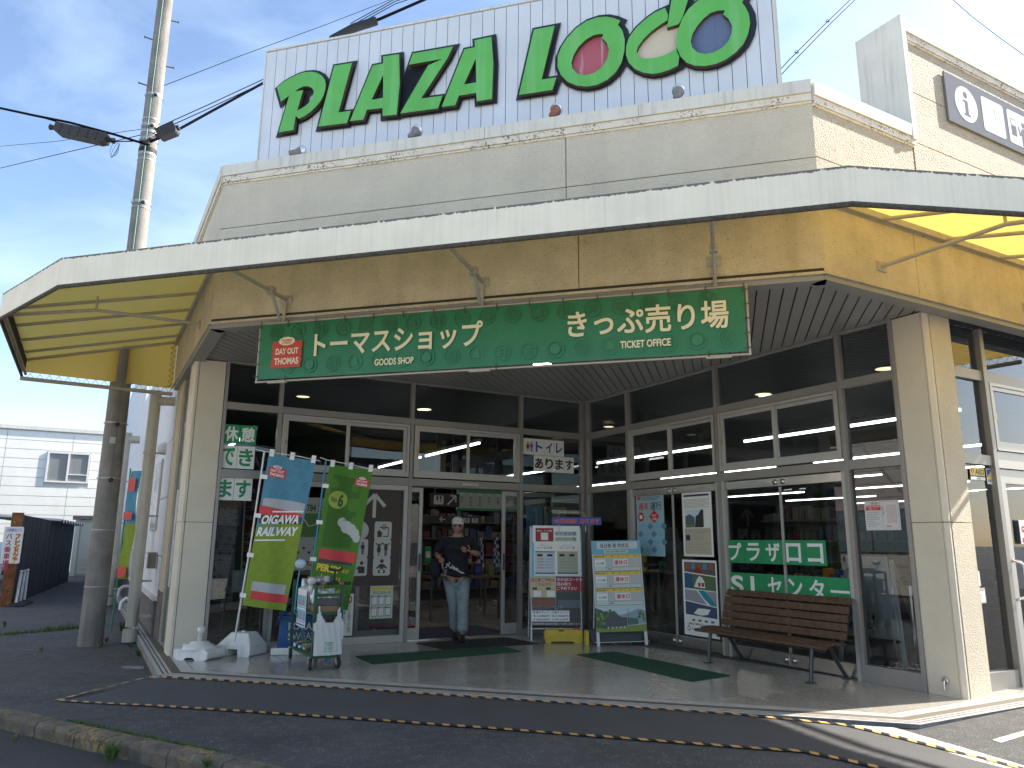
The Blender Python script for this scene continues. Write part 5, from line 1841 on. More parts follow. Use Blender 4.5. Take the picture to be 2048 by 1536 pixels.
# stickers on the narrow street pane
SP = Fr(W(0, -4.57), dL)
t, f, w, h = notice('sticker', SP, (1939, 934), (1971, 961), M('sticker_yellow', (.72, .56, .06), .45), .004, 'yellow AED sticker with a red heart on the narrow street pane', 'sticker')
m = MB()
m.rect(f, 0, w, 0, h*.24, .001, 2); m.rect(f, 0, w, h*.25, h*.36, .001, 3)
p = [(.17, .42), (.07, .66), (.07, .82), (.12, .9), (.17, .84), (.23, .9), (.28, .82), (.28, .66)]
m.flat(f, [(w*x, h*y) for x, y in p], .001, mi=0)
m.line(f, [(w*.2, h*.85), (w*.15, h*.68), (w*.2, h*.66), (w*.16, h*.5)], w*.025, .002, 2)
fit(m, f, 'AED', w*.34, w*.95, h*.45, h*.88, .001, .03, mi=1)
fit(m, f, 'ALSOK', w*.4, w*.7, h*.07, h*.17, .0015, .02, mi=1)
printed(t, m, [RED, BLACK, WHITE, NAVY])
t, f, w, h = notice('sticker', SP, (1971.5, 937), (1989, 969), WHITE, .004, 'white security sticker with a blue and yellow triangle on the narrow street pane', 'sticker')
m = MB()
m.flat(f, [(w*.06, h*.95), (w*.06, h*.42), (w*.82, h*.95)], .001, mi=0); m.flat(f, [(w*.1, h*.38), (w*.92, h*.38), (w*.92, h*.95), (w*.86, h*.95)], .001, mi=1)
fit(m, f, 'ALSOK', w*.08, w*.92, h*.16, h*.32, .001, .03, mi=0)
printed(t, m, [BLUE, YELLOW])
for (a, b, bg, lab) in (((1955, 1176), (1973, 1206), M('sticker_pink', (.66, .50, .55), .5), 'pink edged sticker low on the narrow street pane'), ((1945, 1142), (1962, 1172), WHITE, 'white sticker with a rounded top on the narrow street pane')):
    t, f, w, h = notice('sticker', SP, a, b, bg, .004, lab, 'sticker')
    m = MB()
    m.rect(f, w*.08, w*.92, h*.10, h*.80, .001, 1)
    fit(m, f, 'おねがい', w*.15, w*.85, h*.83, h*.93, .001, .0, mi=0)
    m.rrect(f, w*.35, w*.65, h*.25, h*.62, w*.08, .0015, 2)
    printed(t, m, [DRED, WHITE, PALEB])
t, f, w, h = notice('sticker', RW, (2037, 1040), (2056, 1088), paper, .014, 'white door notice with red no entry sign beside the chrome handle', 'notice')
m = MB()
m.disc(f, w*.55, h*.62, w*.28, .001, 0); m.rect(f, w*.38, w*.72, h*.59, h*.65, .002, 1); m.rect(f, w*.25, w*.9, h*.06, h*.26, .001, 0)
printed(t, m, [RED, WHITE])

# ================================================================ THINGS ON THE PORCH
# bench
benchw = M('bench_wood', (.105, .058, .032), .55, var=.45, vs=16, bump=.6, bs=40)
bw_t = benchw.node_tree
bench_iron = M('bench_iron', (.075, .08, .09), .45, .5, var=.15, vs=10)
BE = Fr(W(6.70, 0, 0), dR)
t = empty('bench', W(6.95, -6.4, 0), 'weathered brown slatted bench on grey iron legs in front of the right glass doors', 'bench')
b0, b1 = -7.36, -5.47
slats = [(.025, .372, 0), (.105, .392, .06), (.185, .40, .0), (.265, .397, -.05), (.34, .388, -.13)]
def plank(fr, cu, cw, ang, ln, wd, th, name, mat, par):
    """slat with its section rotated by ang in the (v, w) plane; v counts into the bench (away from the sitter's knees)"""
    c, s = math.cos(ang), math.sin(ang)
    m = MB()
    pts = []
    for u in ln:
        for x, y in ((-wd/2, -th/2), (wd/2, -th/2), (wd/2, th/2), (-wd/2, th/2)):
            pts.append(fr.pt(u, -(cu+x*c-y*s), cw+x*s+y*c))
    m.add(pts, [(0, 1, 2, 3), (7, 6, 5, 4), (0, 4, 5, 1), (1, 5, 6, 2), (2, 6, 7, 3), (3, 7, 4, 0)])
    return m.build(name, mat, par, bevel=.006)
for k, (v, z, a) in enumerate(slats):
    plank(BE, v, z-.012, a, (b0+.02*(k > 0), b1-.02*(k > 0)), .072, .034, 'seat_slat', benchw, t)
for k in range(5):
    z = .45+.087*k
    plank(BE, .40+.024*k+(.02 if k == 4 else 0), z, math.pi/2-.22 if k < 4 else math.pi/2-.5, (b0+.06, b1-.03), .078, .03, 'back_slat', benchw, t)
for u in (-7.14, -5.66):
    m = MB()
    m.tube([BE.pt(u, -.05, .345), BE.pt(u, -.02, .2), BE.pt(u, .0, .012)], .022, 6)
    m.box(BE.sub(u, 0, 0), -.03, .03, -.04, .06, 0, .012)
    m.build('leg', bench_iron, t)
    m = MB()
    m.tube([BE.pt(u, -.30, .35), BE.pt(u, -.44, .16), BE.pt(u, -.56, .012)], .022, 6)
    m.box(BE.sub(u, 0, 0), -.03, .03, -.62, -.52, 0, .012)
    m.build('leg', bench_iron, t)
    MB().tube([BE.pt(u, -.03, .345), BE.pt(u, -.2, .36), BE.pt(u, -.36, .35), BE.pt(u, -.43, .45), BE.pt(u, -.55, .86)], .018, 6).build('side_iron', bench_iron, t)
    MB().cbox(BE, u, -.2, .315, .05, .07, .05).build('bracket', bench_iron, t)
MB().tube([BE.pt(-7.14, -.2, .30), BE.pt(-5.66, -.2, .30)], .014, 6).build('stretcher', bench_iron, t)

# mats
def mat_on_floor(px, mat, lab, ridges=0, th=.006):
    P = [at_z(u, v, 0) for u, v in px]
    m = MB()
    n = len(P)
    z = Z*.0006
    m.add([p+z for p in P]+[p+Z*th for p in P], [tuple(range(n, 2*n))]+[(i, (i+1) % n, (i+1) % n+n, i+n) for i in range(n)])
    if ridges:
        for k in range(ridges):
            a, b = (k+.25)/ridges, (k+.75)/ridges
            q = [P[0].lerp(P[3], a), P[0].lerp(P[3], b), P[1].lerp(P[2], b), P[1].lerp(P[2], a)]
            m.add([p+Z*(th+.0002) for p in q]+[p+Z*(th+.004) for p in q], [(4, 5, 6, 7), (0, 1, 5, 4), (1, 2, 6, 5), (2, 3, 7, 6), (3, 0, 4, 7)])
    o = (P[0]+P[2])/2
    return tag(m.build('floor_mat', mat, o=Vector((o.x, o.y, 0))), lab, 'mat', None if ridges == 0 and 'black' in lab else 'green mats on the porch floor')
gm = M('mat_green', (.018, .085, .042), .7, var=.1, vs=6, bump=.6, bs=300)
mat_on_floor([(710, 1313), (745, 1329), (1044, 1304), (1006, 1292)], gm, 'flat dark green mat in front of the automatic door', 0)
mat_on_floor([(1154, 1310), (1384, 1364), (1461, 1352), (1230, 1304)], gm, 'ribbed dark green mat in front of the second sign stand', 22)
mat_on_floor([(831, 1287), (887, 1300), (1080, 1288), (1012, 1275)], M('mat_black', (.022, .024, .03), .85, bump=.8, bs=260), 'black dust mat lying at the automatic door')
MB_in = MB()
P = [W(4.3, -10.75, .001), W(6.0, -10.75, .001), W(6.0, -12.0, .001), W(4.3, -12.0, .001)]
MB_in.add(P+[p+Z*.008 for p in P], [(4, 5, 6, 7), (0, 1, 5, 4), (1, 2, 6, 5), (2, 3, 7, 6), (3, 0, 4, 7)])
tag(MB_in.build('floor_mat', M('mat_blue', (.03, .04, .075), .9), o=W(5.15, -11.4, .001)), 'dark blue mat on the floor just inside the door', 'mat')

# sign stands
def stand_frame(l, r, tilt, roll=0.):
    a, b = at_z(*l, 0), at_z(*r, 0)
    f = Fr(a, b-a).tilt(tilt)
    return (f.roll(roll) if roll else f), (b-a).length
SF, SL_ = stand_frame((1061, 1282), (1166, 1282), .10)
t = empty('sign_stand', SF.pt(SL_/2, 0, 0), 'white pipe sign stand covered with ticket posters beside the automatic door', 'sign stand', 'sign stands in front of the inner corner')
standw = M('stand_white', (.60, .61, .62), .4)
H1 = SF.px(1110, 1051)[1]
for u in (.015, SL_-.015):
    MB().tube([SF.pt(u, -.01, 0), SF.pt(u, -.01, H1-.02)], .015, 8).build('leg', standw, t)
g = Fr(SF.pt(0, -.55, 0), SF.x).tilt(-.20)
for u in (.015, SL_-.015):
    MB().tube([g.pt(u, 0, 0), g.pt(u, 0, H1-.04)], .013, 8).build('leg', standw, t)
for w in (.17, .22):
    MB().tube([SF.pt(.02, -.02, w), SF.pt(SL_-.02, -.02, w)], .010, 6).build('crossbar', standw, t)
def spx(u, v): return SF.px(u, v)
u0, w1 = spx(1063, 1056); u1, w0 = spx(1167, 1252)
MB().box(SF, u0, u1, -.012, 0, w0, w1).build('panel', LBLUE, t)
m = MB()
def R_(a, b, mi, v): # rectangle by surveyed corners
    x0, y1 = spx(*a); x1, y0 = spx(*b)
    m.rect(SF, x0, x1, y0, y1, v, mi)
    return x0, x1, y0, y1
R_((1065, 1051), (1160, 1085), 0, .004)
R_((1068, 1082), (1163, 1152), 0, .006)
x0, x1, y0, y1 = R_((1071, 1056), (1107, 1083), 1, .008)
fit(m, SF, '運転日・ダイヤ情報', x0+.02, x1-.02, y1-.055, y1-.03, .009, .01, mi=0)
m.rect(SF, x0+.08, x1-.08, y0+.02, y1-.07, .009, 0)
x0, x1, y0, y1 = R_((1110, 1063), (1153, 1072), 2, .008); fit(m, SF, 'トーマス号', x0+.01, x1-.01, y0+.008, y1-.008, .009, .01, mi=3)
x0, x1, y0, y1 = R_((1110, 1074), (1153, 1083), 4, .008); fit(m, SF, 'パーシー号', x0+.01, x1-.01, y0+.008, y1-.008, .009, .01, mi=3)
for a, b, bg, hd, nm in (((1070, 1087), (1110, 1148), 5, 3, 'トーマス号'), ((1114, 1087), (1156, 1148), 6, 7, 'パーシー号')):
    x0, x1, y0, y1 = R_(a, b, bg, .009)
    m.rect(SF, x0, x1, y1-.115, y1, .010, 0)
    fit(m, SF, 'きかんしゃ', x0+.08, x1-.08, y1-.035, y1-.015, .011, 0, mi=3); fit(m, SF, nm, x0+.04, x1-.04, y1-.085, y1-.045, .011, .01, mi=3)
    m.rect(SF, x0, x1, y1-.13, y1-.115, .011, hd)
    for k in range(2): m.rect(SF, x0+.03+k*.15, x0+.11+k*.15, y1-.19, y1-.155, .011, 8)
    for k in range(4):
        m.rect(SF, x0+.03, x0+.13, y1-.235-.043*k, y1-.218-.043*k, .011, 7 if k % 2 == 0 else 9)
        m.rect(SF, x0+.15, x1-.03, y1-.232-.043*k, y1-.222-.043*k, .011, 9)
    m.rect(SF, x0, x1, y0, y0+.02, .011, 10)
x0, x1, y0, y1 = R_((1060, 1153), (1112, 1195), 11, .004)
fit(m, SF, '当日券ご予約は', x0+.015, x1-.015, y1-.075, y1-.02, .005, .018, mi=1); fit(m, SF, 'こちらから', x0+.08, x1-.07, y1-.135, y1-.085, .005, .018, mi=1)
for k in range(2):
    m.rrect(SF, x0+.035+.2*k, x0+.105+.2*k, y1-.19, y1-.155, .008, .005, 3)
    m.rect(SF, x0+.05+.2*k, x0+.165+.2*k, y0+.01, y1-.205, .005, 0)
x0, x1, y0, y1 = R_((1112, 1153), (1167, 1184), 1, .004)
for k, s in enumerate(('左のQRコードを', '読み取り', 'ご予約下さい')):
    g_ = (x1-x0-.03)*(1, .55, .8)[k]
    fit(m, SF, s, x0+.012, x0+.012+g_, y1-.07-.062*k, y1-.02-.062*k, .005, .012, mi=0)
x0, x1, y0, y1 = R_((1060, 1195), (1112, 1252), 12, .002); R_((1112, 1184), (1167, 1252), 12, .0022)
R_((1062, 1197), (1110, 1214), 13, .003)
R_((1116, 1200), (1163, 1216), 14, .003)
xx0, yy1 = spx(1061, 1212); xx1, yy0 = spx(1127, 1219)
fit(m, SF, 'きかんしゃトーマス号', xx0+.02, xx1-.01, yy0-.005, yy1+.015, .005, .03, mi=0); fit(m, SF, 'きかんしゃトーマス号', xx0+.02, xx1-.01, yy0-.005, yy1+.015, .0065, .012, mi=3)
x0, x1, y0, y1 = R_((1063, 1221), (1139, 1243), 0, .004)
for k, (a_, b_) in enumerate((('往復チケット', '片道チケット'), ('大人6000円', '大人3000円'), ('小児3000円', '小児1500円'))):
    hh = (y1-y0)/3
    yb = y1-hh*(k+1)+.012
    fit(m, SF, a_, x0+.02, x0+(x1-x0)*.47, yb, yb+hh-.022, .005, .015, mi=3); fit(m, SF, b_, x0+(x1-x0)*.53, x1-.02, yb, yb+hh-.022, .005, .015, mi=3)
xx0, yy1 = spx(1061, 1244); xx1, yy0 = spx(1165, 1251)
fit(m, SF, '※普通乗車券は新金谷駅窓口でお買い求めください', xx0+.015, xx1-.01, yy0+.008, yy1-.008, .005, 0, mi=0)
printed(t, m, [WHITE, DRED, M('tint_blue', (.40, .47, .60), .5), NAVY, M('tint_green', (.44, .52, .40), .5), M('tint_blue2', (.50, .57, .66), .5), M('tint_sage', (.36, .40, .31), .5), ORANGE, BLACK, GREY, DGREY, BEIGE, M('photo_dark', (.07, .075, .07), .6), M('photo_rust', (.24, .10, .06), .6), M('photo_slate', (.12, .15, .18), .6)], 'posters')
# blue strip on a wire above it
bx = Fr(SF.pt(0, .03, 0), SF.x, SF.z)
t = empty('seat_strip', bx.pt(.5, 0, spx(1150, 1050)[1]), 'blue strip with red characters wired above the ticket poster stand', 'sign')
x0, y1 = bx.px(1104, 1034); x1, y0 = bx.px(1203, 1050)
MB().box(bx, x0, x1, -.006, 0, y0+.0, y1-.0).build('strip', BLUE, t)
m = MB()
for bb, v, mi in ((.05, .001, 1), (.022, .0025, 0)):
    fit(m, bx, '本日空席', x0+.02, x0+(x1-x0)*.5, y0+.018, y1-.018, v, bb, mi=mi); fit(m, bx, 'あります', x0+(x1-x0)*.56, x1-.02, y0+.018, y1-.018, v, bb, mi=mi)
printed(t, m, [RED, M('strip_edge', (.55, .50, .55), .5)], 'characters')
MB().tube([bx.pt(x0+.1, -.02, y0-.1), bx.pt(x0+.1, -.02, y1+.05), bx.pt(x0+.13, -.02, y1+.07), bx.pt(x1-.27, -.02, y1+.07), bx.pt(x1-.24, -.02, y1+.05), bx.pt(x1-.24, -.02, y0-.1)], .006, 6).build('wire', STEEL, t)
# yellow water weight
P = at_z(1128, 1286, 0)
f = Fr(P, SF.x)
t = empty('water_weight', P, 'yellow plastic water weight with a red cap under the ticket poster stand', 'weight')
yel = M('weight_yellow', (.58, .42, .035), .45, var=.15, vs=9)
m = MB()
m.prism(f, [(-.26, 0), (-.19, 0), (-.17, .02), (.13, .02), (.15, 0), (.26, 0), (.27, .06), (.27, .155), (.235, .18), (.02, .18), (.0, .155), (-.07, .155), (-.09, .18), (-.255, .18), (-.28, .15), (-.275, .06)], -.13, .0)
m.build('body', yel, t, bevel=.014)
MB().box(f, -.25, .25, .0, .008, .085, .10).build('rib', yel, t)
MB().tube([f.pt(-.09, -.06, .165), f.pt(-.07, -.06, .188), f.pt(.0, -.06, .188), f.pt(.02, -.06, .165)], .014, 6).build('handle', yel, t)
MB().lathe(f.pt(.19, -.06, .178), [(.035, 0), (.035, .025), (.0, .026)], 12).build('cap', RED, t)
# schedule stand
SF2, L2 = stand_frame((1191, 1293), (1291, 1293), .12, .028)
t = empty('sign_stand', SF2.pt(L2/2, 0, 0), 'schedule sign stand with a blue header and a steam train picture', 'sign stand', 'sign stands in front of the inner corner')
def s2(u, v): return SF2.px(u, v)
x0, y1 = s2(1182, 1082); x1, y0 = s2(1290, 1262)
x1 = x0+L2*1.02
for u in (x0+.02, x1-.02):
    MB().box(SF2, u-.02, u+.02, -.03, -.002, .0, y0+.05).build('leg', standw, t)
g = Fr(SF2.pt(0, -.5, 0), SF2.x).tilt(-.16)
for u in (x0+.03, x1-.03):
    MB().tube([g.pt(u, 0, 0), g.pt(u, 0, y1-.08)], .013, 8).build('leg', standw, t)
MB().tube([SF2.pt(x0-.03, -.01, .05), SF2.pt(x1+.03, -.01, .05)], .007, 6).build('crossbar', STEEL, t)
for k in (.33, .66):
    MB().ball(SF2.pt(x0+(x1-x0)*k, -.01, .03), .016, 8).build('knob', GREEN, t)
MB().box(SF2, x0, x1, -.014, 0, y0, y1).build('panel', M('schedule_blue', (.16, .42, .58), .5), t)
m = MB()
Wd, Hd = x1-x0, y1-y0
def r2(a, b, c, d, mi, v=.001): m.rect(SF2, x0+Wd*a, x0+Wd*b, y0+Hd*c, y0+Hd*d, v, mi)
r2(.11, .94, .905, .985, 0); fit(m, SF2, '当日券 発 売状況', x0+Wd*.18, x0+Wd*.76, y0+Hd*.918, y0+Hd*.968, .002, .012, mi=1)
m.rrect(SF2, x0+Wd*.25, x0+Wd*.74, y0+Hd*.855, y0+Hd*.895, Hd*.018, .001, 0)
fit(m, SF2, '本日 8:30 現在の状況', x0+Wd*.29, x0+Wd*.70, y0+Hd*.862, y0+Hd*.888, .002, .008, mi=1)
r2(.0, 1., .265, .845, 0, .0012)
for k in range(3):
    yb = .66-.187*k
    r2(.03, .97, yb+.145, yb+.178, 2, .002)
    fit(m, SF2, '新金谷発', x0+Wd*.05, x0+Wd*.25, y0+Hd*(yb+.15), y0+Hd*(yb+.173), .003, .012, mi=3)
    for q, s in ((.39, '種'), (.52, '別'), (.70, '状'), (.86, '況')): fit(m, SF2, s, x0+Wd*q, x0+Wd*(q+.035), y0+Hd*(yb+.152), y0+Hd*(yb+.172), .003, .008, mi=3)
    for e in ((.03, .97, yb-.004, yb), (.03, .97, yb+.178, yb+.181), (.285, .97, yb+.038, yb+.041)): r2(*e, 3, .0025)
    for u in (.03, .28, .965): r2(u, u+.006, yb, yb+.178, 3, .0026)
    r2(.62, .624, yb+.041, yb+.178, 3, .0026); r2(.39, .394, yb, yb+.038, 3, .0026)
    r2(.05, .265, yb+.055, yb+.125, 4, .003)
    fit(m, SF2, ('10:10発', '12:10発', '15:10発')[k], x0+Wd*.08, x0+Wd*.24, y0+Hd*(yb+.07), y0+Hd*(yb+.098), .004, .012, mi=3)
    r2(.42, .72, yb+.055, yb+.13, 4, .003)
    fit(m, SF2, '運休日', x0+Wd*.44, x0+Wd*.70, y0+Hd*(yb+.066), y0+Hd*(yb+.118), .004, .018, mi=5)
    fit(m, SF2, '備考', x0+Wd*.31, x0+Wd*.37, y0+Hd*(yb+.009), y0+Hd*(yb+.03), .003, .012, mi=3)
    r2(.30, .96, yb+.045, yb+.142, 6, .0018)
# printed picture: hills, dark engine, pasture
r2(0, 1, 0, .262, 7, .0012)
def pf(p, mi, v): m.flat(SF2, [(x0+Wd*a, y0+Hd*b) for a, b in p], v, mi=mi)
pf([(0, .26), (.12, .235), (.22, .2), (.38, .225), (.45, .18), (.45, 0), (0, 0)], 8, .002)
pf([(.45, .17), (.66, .2), (.85, .24), (1, .22), (1, .08), (.45, .08)], 9, .0022)
for k in range(26):
    a, b = random.uniform(0, .3), random.uniform(.08, .23)
    m.disc(SF2, x0+Wd*max(.04, a), y0+Hd*b, .022, .0026+.00003*k, (8, 10, 11)[k % 3], 8)
pf([(0, 0), (1, 0), (1, .075), (.6, .06), (.2, .03), (0, .05)], 10, .0034)
pf([(.18, .04), (.62, .06), (.62, .15), (.5, .155), (.48, .175), (.44, .175), (.42, .16), (.34, .165), (.33, .185), (.29, .185), (.28, .16), (.22, .16), (.18, .13)], 3, .004)
pf([(.63, .065), (.84, .075), (.84, .135), (.63, .15)], 12, .004)
for k in range(5): m.disc(SF2, x0+Wd*(.24+.08*k), y0+Hd*.045, .014, .0044, 6, 10)
r2(.645, .652, .08, .25, 3, .0046)
for k in range(12): m.disc(SF2, x0+Wd*random.uniform(.86, .96), y0+Hd*random.uniform(.1, .22), .02, .0048+.00003*k, (8, 10)[k % 2], 8)
printed(t, m, [M('header_white', (.56, .62, .60), .5), NAVY, YELLOW, DGREY, WHITE, RED, GREY if False else M('slot_grey', (.50, .50, .49), .5), M('print_sky', (.50, .60, .66), .5), M('print_wood', (.07, .12, .06), .6), M('print_hill', (.24, .36, .42), .6), M('print_grass', (.20, .28, .05), .6), M('print_leaf', (.12, .17, .10), .6), M('print_coach', (.08, .15, .15), .6)], 'schedule')
P = SF2.pt(L2/2, -.22, 0); P.z = 0
f = Fr(P, SF2.x)
t = empty('water_weight', P, 'dark grey plastic weight under the schedule stand', 'weight')
MB().prism(f, [(-.34, .02), (.30, .02), (.34, .06), (.36, .21), (.1, .21), (.08, .17), (-.08, .17), (-.1, .21), (-.40, .21), (-.38, .07)], -.12, .06).build('body', M('weight_grey', (.06, .07, .085), .55), t, bevel=.012)
MB().box(f, -.46, -.405, -.1, .05, .0, .2).build('yellow_end', yel, t, bevel=.01)
# ================================================================ TROLLEY WITH GOODS
TR = Fr(W(2.335, -8.66, 0), dL)        # u across, v out to the viewer, w up
trg = M('trolley_green', (.012, .075, .042), .45, var=.15, vs=12)
tw, tl = .30, 1.0
t = empty('trolley', TR.pt(tw/2, -tl/2, 0), 'green pipe trolley loaded with goods in front of the two flags', 'trolley')
def sq(p, q, w=.034, mat=trg, name='rail', par=None, m=None):
    d = q-p
    f = Fr(p, d) if abs(d.normalized().z) < .9 else None
    mm = m or MB()
    if f is None:
        mm.box(Fr(p, TR.x), -w/2, w/2, -w/2, w/2, 0, d.length)
    else:
        mm.box(f, 0, d.length, -w/2, w/2, -w/2, w/2)
    return mm.build(name, mat, par or t, bevel=.004) if m is None else mm
for u in (0, tw):
    for v, h in ((0, .905), (-tl, .93)):
        sq(TR.pt(u, v, .13), TR.pt(u, v, h), name='post')
for w in (.145, .60):
    for v in (0, -tl):
        sq(TR.pt(.017, v, w), TR.pt(tw-.017, v, w))
    for u in (0, tw):
        sq(TR.pt(u, -tl+.017, w), TR.pt(u, -.017, w))
sq(TR.pt(.017, 0, .80), TR.pt(tw-.017, 0, .80))
MB().box(TR, .02, tw-.02, -tl+.02, -.02, .150, .158).build('deck', M('deck_grey', (.30, .28, .25), .7), t)
MB().box(TR, .02, tw-.02, -tl+.02, -.02, .592, .60).build('shelf', M('deck_grey', (.30, .28, .25), .7), t)
m = MB()
for k in range(1, 14):
    for u in (0, tw):
        m.tube([TR.pt(u, -tl*k/14, .16), TR.pt(u, -tl*k/14, .36)], .003, 4, caps=False)
for k in range(1, 6):
    m.tube([TR.pt(tw*k/6, 0, .16), TR.pt(tw*k/6, 0, .36)], .003, 4, caps=False)
for w in (.22, .29, .36):
    for u in (0, tw):
        m.tube([TR.pt(u, -tl, w), TR.pt(u, 0, w)], .003, 4, caps=False)
    m.tube([TR.pt(0, 0, w), TR.pt(tw, 0, w)], .003, 4, caps=False)
tag(m.build('wire_mesh', trg, t), kind='stuff')
MB().tube([TR.pt(-.01, 0, .925), TR.pt(tw+.09, 0, .925)], .017, 10).build('handle', RUBBER, t)
for u in (.075, tw-.02):
    MB().tube([TR.pt(u-.03, 0, .925), TR.pt(u+.03, 0, .925)], .0195, 10).build('grip_tape', M('grip_brown', (.22, .14, .08), .7), t)
tyrem = M('tyre_black', (.028, .028, .03), .75)
for u, v, sw in ((-.005, -.02, .3), (tw, -.02, -.2), (-.005, -tl+.05, .25), (tw, -tl+.05, 0)):
    c = TR.pt(u, v-.03, .066)
    ax = (TR.x*math.cos(sw)+TR.y*math.sin(sw)).normalized()
    wh = MB().lathe(c-ax*.018, [(.030, 0), (.052, .0), (.064, .006), (.066, .018), (.064, .030), (.052, .036), (.030, .036)], 20, axis=ax).build('wheel', tyrem, t)
    MB().lathe(c-ax*.020, [(0, 0), (.030, 0), (.034, .008), (.034, .030), (.030, .040), (0, .040)], 14, axis=ax).build('hub', GREY, wh)
    fx = Fr(c, ax)
    q = MB()
    q.box(fx, -.030, -.024, -.022, .022, .0, .075); q.box(fx, .024, .030, -.022, .022, .0, .075); q.box(fx, -.03, .03, -.03, .03, .068, .076)
    q.build('fork', ALU2, wh)
P = TR.pt(tw*.62, -.04, 0)
m = MB().tube([P+Z*.14, P+Z*.055], .022, 10)
m.build('foot_brake', M('brake_blue', (.03, .12, .36), .4), t)
MB().box(Fr(P, TR.x), -.075, .10, .01, .05, .012, .022).build('brake_pedal', DGREY, t)

# what hangs on and lies in the trolley
bag = empty('plastic_bag', TR.pt(.15, .035, .30), 'white plastic carrier bag with green print hanging on the trolley front', 'bag')
bagm = M('bag_white', (.70, .72, .72), .35, tr=.3)
def bagz(x, z):
    return .045*(1-abs(x)*1.4)*(1-z)**.6 + .006*math.sin(x*31+z*7) + .004*math.sin(x*57-z*11)
m = MB()
out_ = [(-.155, .0), (.15, .01), (.165, .2), (.175, .33), (.125, .52), (.10, .40), (.06, .345), (-.05, .345), (-.09, .40), (-.135, .52), (-.165, .33), (-.16, .2)]
NXX, NZZ = 22, 26
for side in (1, -1):
    pts, idx, fs = [], {}, []
    for j in range(NZZ+1):
        for i in range(NXX+1):
            x, z = -.17+.34*i/NXX, .52*j/NZZ
            pts.append(TR.pt(.15+x*(.88+.12*(z < .36)), .045+side*max(.002, bagz(x*3, z*1.6) if z < .6 else .002), .165+z))
    def inside(x, z):
        c = False
        for k in range(len(out_)):
            (x1_, z1_), (x2_, z2_) = out_[k], out_[k-1]
            if (z1_ > z) != (z2_ > z) and x < (x2_-x1_)*(z-z1_)/(z2_-z1_)+x1_:
                c = not c
        return c
    for j in range(NZZ):
        for i in range(NXX):
            if inside(-.17+.34*(i+.5)/NXX, .52*(j+.5)/NZZ):
                a = j*(NXX+1)+i
                fs.append((a, a+1, a+NXX+2, a+NXX+1))
    m.add(pts, fs, 0, True)
m.build('bag_body', bagm, bag)
m = MB()
g = TR.sub(.15, .105, .165)
for k, w in enumerate((.135, .12, .105)):
    m.rect(g, -.055+.012*k, .055-.006*k, w, w+.006, .0, 0)
for k in range(3):
    m.ring(g, -.035+.035*k, .075, .014, .005, .0, 0, 10)
m.rect(g, -.06, .04, .04, .045, .0, 0)
printed(bag, m, M('bag_green', (.10, .32, .19), .5))
# card of pictures on the side
SD = Fr(TR.pt(-.022, -.52, 0), dR)
t2 = empty('picture_card', SD.pt(0, .0, .50), 'blue and white card of small picture cards tied to the trolley side', 'card')
MB().box(SD, -.20, .20, -.003, 0, .42, .84).build('sheet', paper, t2)
m = MB()
for r in range(2):
    for c in range(5):
        u, w = -.19+.077*c, .65-.16*r
        m.rect(SD, u, u+.068, w, w+.12, .001, r % 2)
        m.rect(SD, u+.012+.006*(c % 3), u+.05, w+.012, w+.09-.012*(c % 2), .002, 2+(c+r) % 4)
        m.rect(SD, u, u+.068, w-.018, w-.010, .001, 6)
m.rect(SD, -.19, .19, .435, .452, .001, 6)
printed(t2, m, [LBLUE, LBLUE, BEIGE, DGREY, ORANGE, RED, BLUE])
# cardboard box, baskets and bags on the shelf
box_ = MB().box(TR, .03, .27, -.33, -.04, .60, .68).build('cardboard_box', M('cardboard', (.26, .165, .09), .8, var=.15, vs=12), bevel=.003)
tag(box_, 'brown cardboard box low on the trolley shelf', 'box')
m = MB()
for k in range(5):
    m.rect(TR, .04+.05*k, .045+.05*k, .605, .675, -.0385, 0)
f = TR
t3 = empty('basket', TR.pt(.15, -.2, .68), 'small black basket of wrapped souvenirs on the trolley shelf', 'basket')
q = MB()
for a, b, c, d in ((.02, .28, -.34, -.325), (.02, .28, -.05, -.035), (.02, .035, -.325, -.05), (.265, .28, -.325, -.05)):
    q.box(TR, a, b, c, d, .681, .765)
q.box(TR, .02, .28, -.34, -.035, .6805, .688)
q.build('basket_body', DGREY, t3)
foil = M('foil_silver', (.62, .64, .66), .28, .55, var=.3, vs=60)
clearm = M('clear_wrap', (.60, .66, .64), .15, .0, var=.25, vs=40)
random.seed(5)
pk = 0
def packet(P, sx, sy, sz, mat, lab, k):
    global pk
    pk += 1
    m = MB()
    f = Fr(P, TR.x*math.cos(k)+TR.y*math.sin(k))
    N = 7
    pts, fs = [], []
    for s in (1, -1):
        for j in range(N+1):
            for i in range(N+1):
                a, b = i/N*2-1, j/N*2-1
                e = max(0, (1-a*a)*(1-b*b))**.35
                pts.append(f.pt(a*sx/2, s*e*sy/2+.004*math.sin(9*a+5*b+k*3), (b+1)*sz/2))
    n1 = (N+1)**2
    for s in (0, 1):
        for j in range(N):
            for i in range(N):
                a = s*n1+j*(N+1)+i
                fs.append((a, a+1, a+N+2, a+N+1))
    m.add(pts, fs, 0, True)
    return tag(m.build('wrapped_packet', mat), lab, 'packet', 'wrapped souvenirs on the trolley')
for r in range(3):
    for c in range(4):
        mt = [foil, clearm, foil, paper][(r*3+c) % 4]
        packet(TR.pt(.045+.068*c, -.08-.09*r, .69+.01*r), .08, .05, random.uniform(.10, .16), mt, '%s wrapped souvenir in the %s row of the trolley basket, %s from left' % (('silver', 'clear', 'silver', 'white')[(r*3+c) % 4], ('front', 'middle', 'back')[r], ('first', 'second', 'third', 'fourth')[c]), random.uniform(-.3, .3))
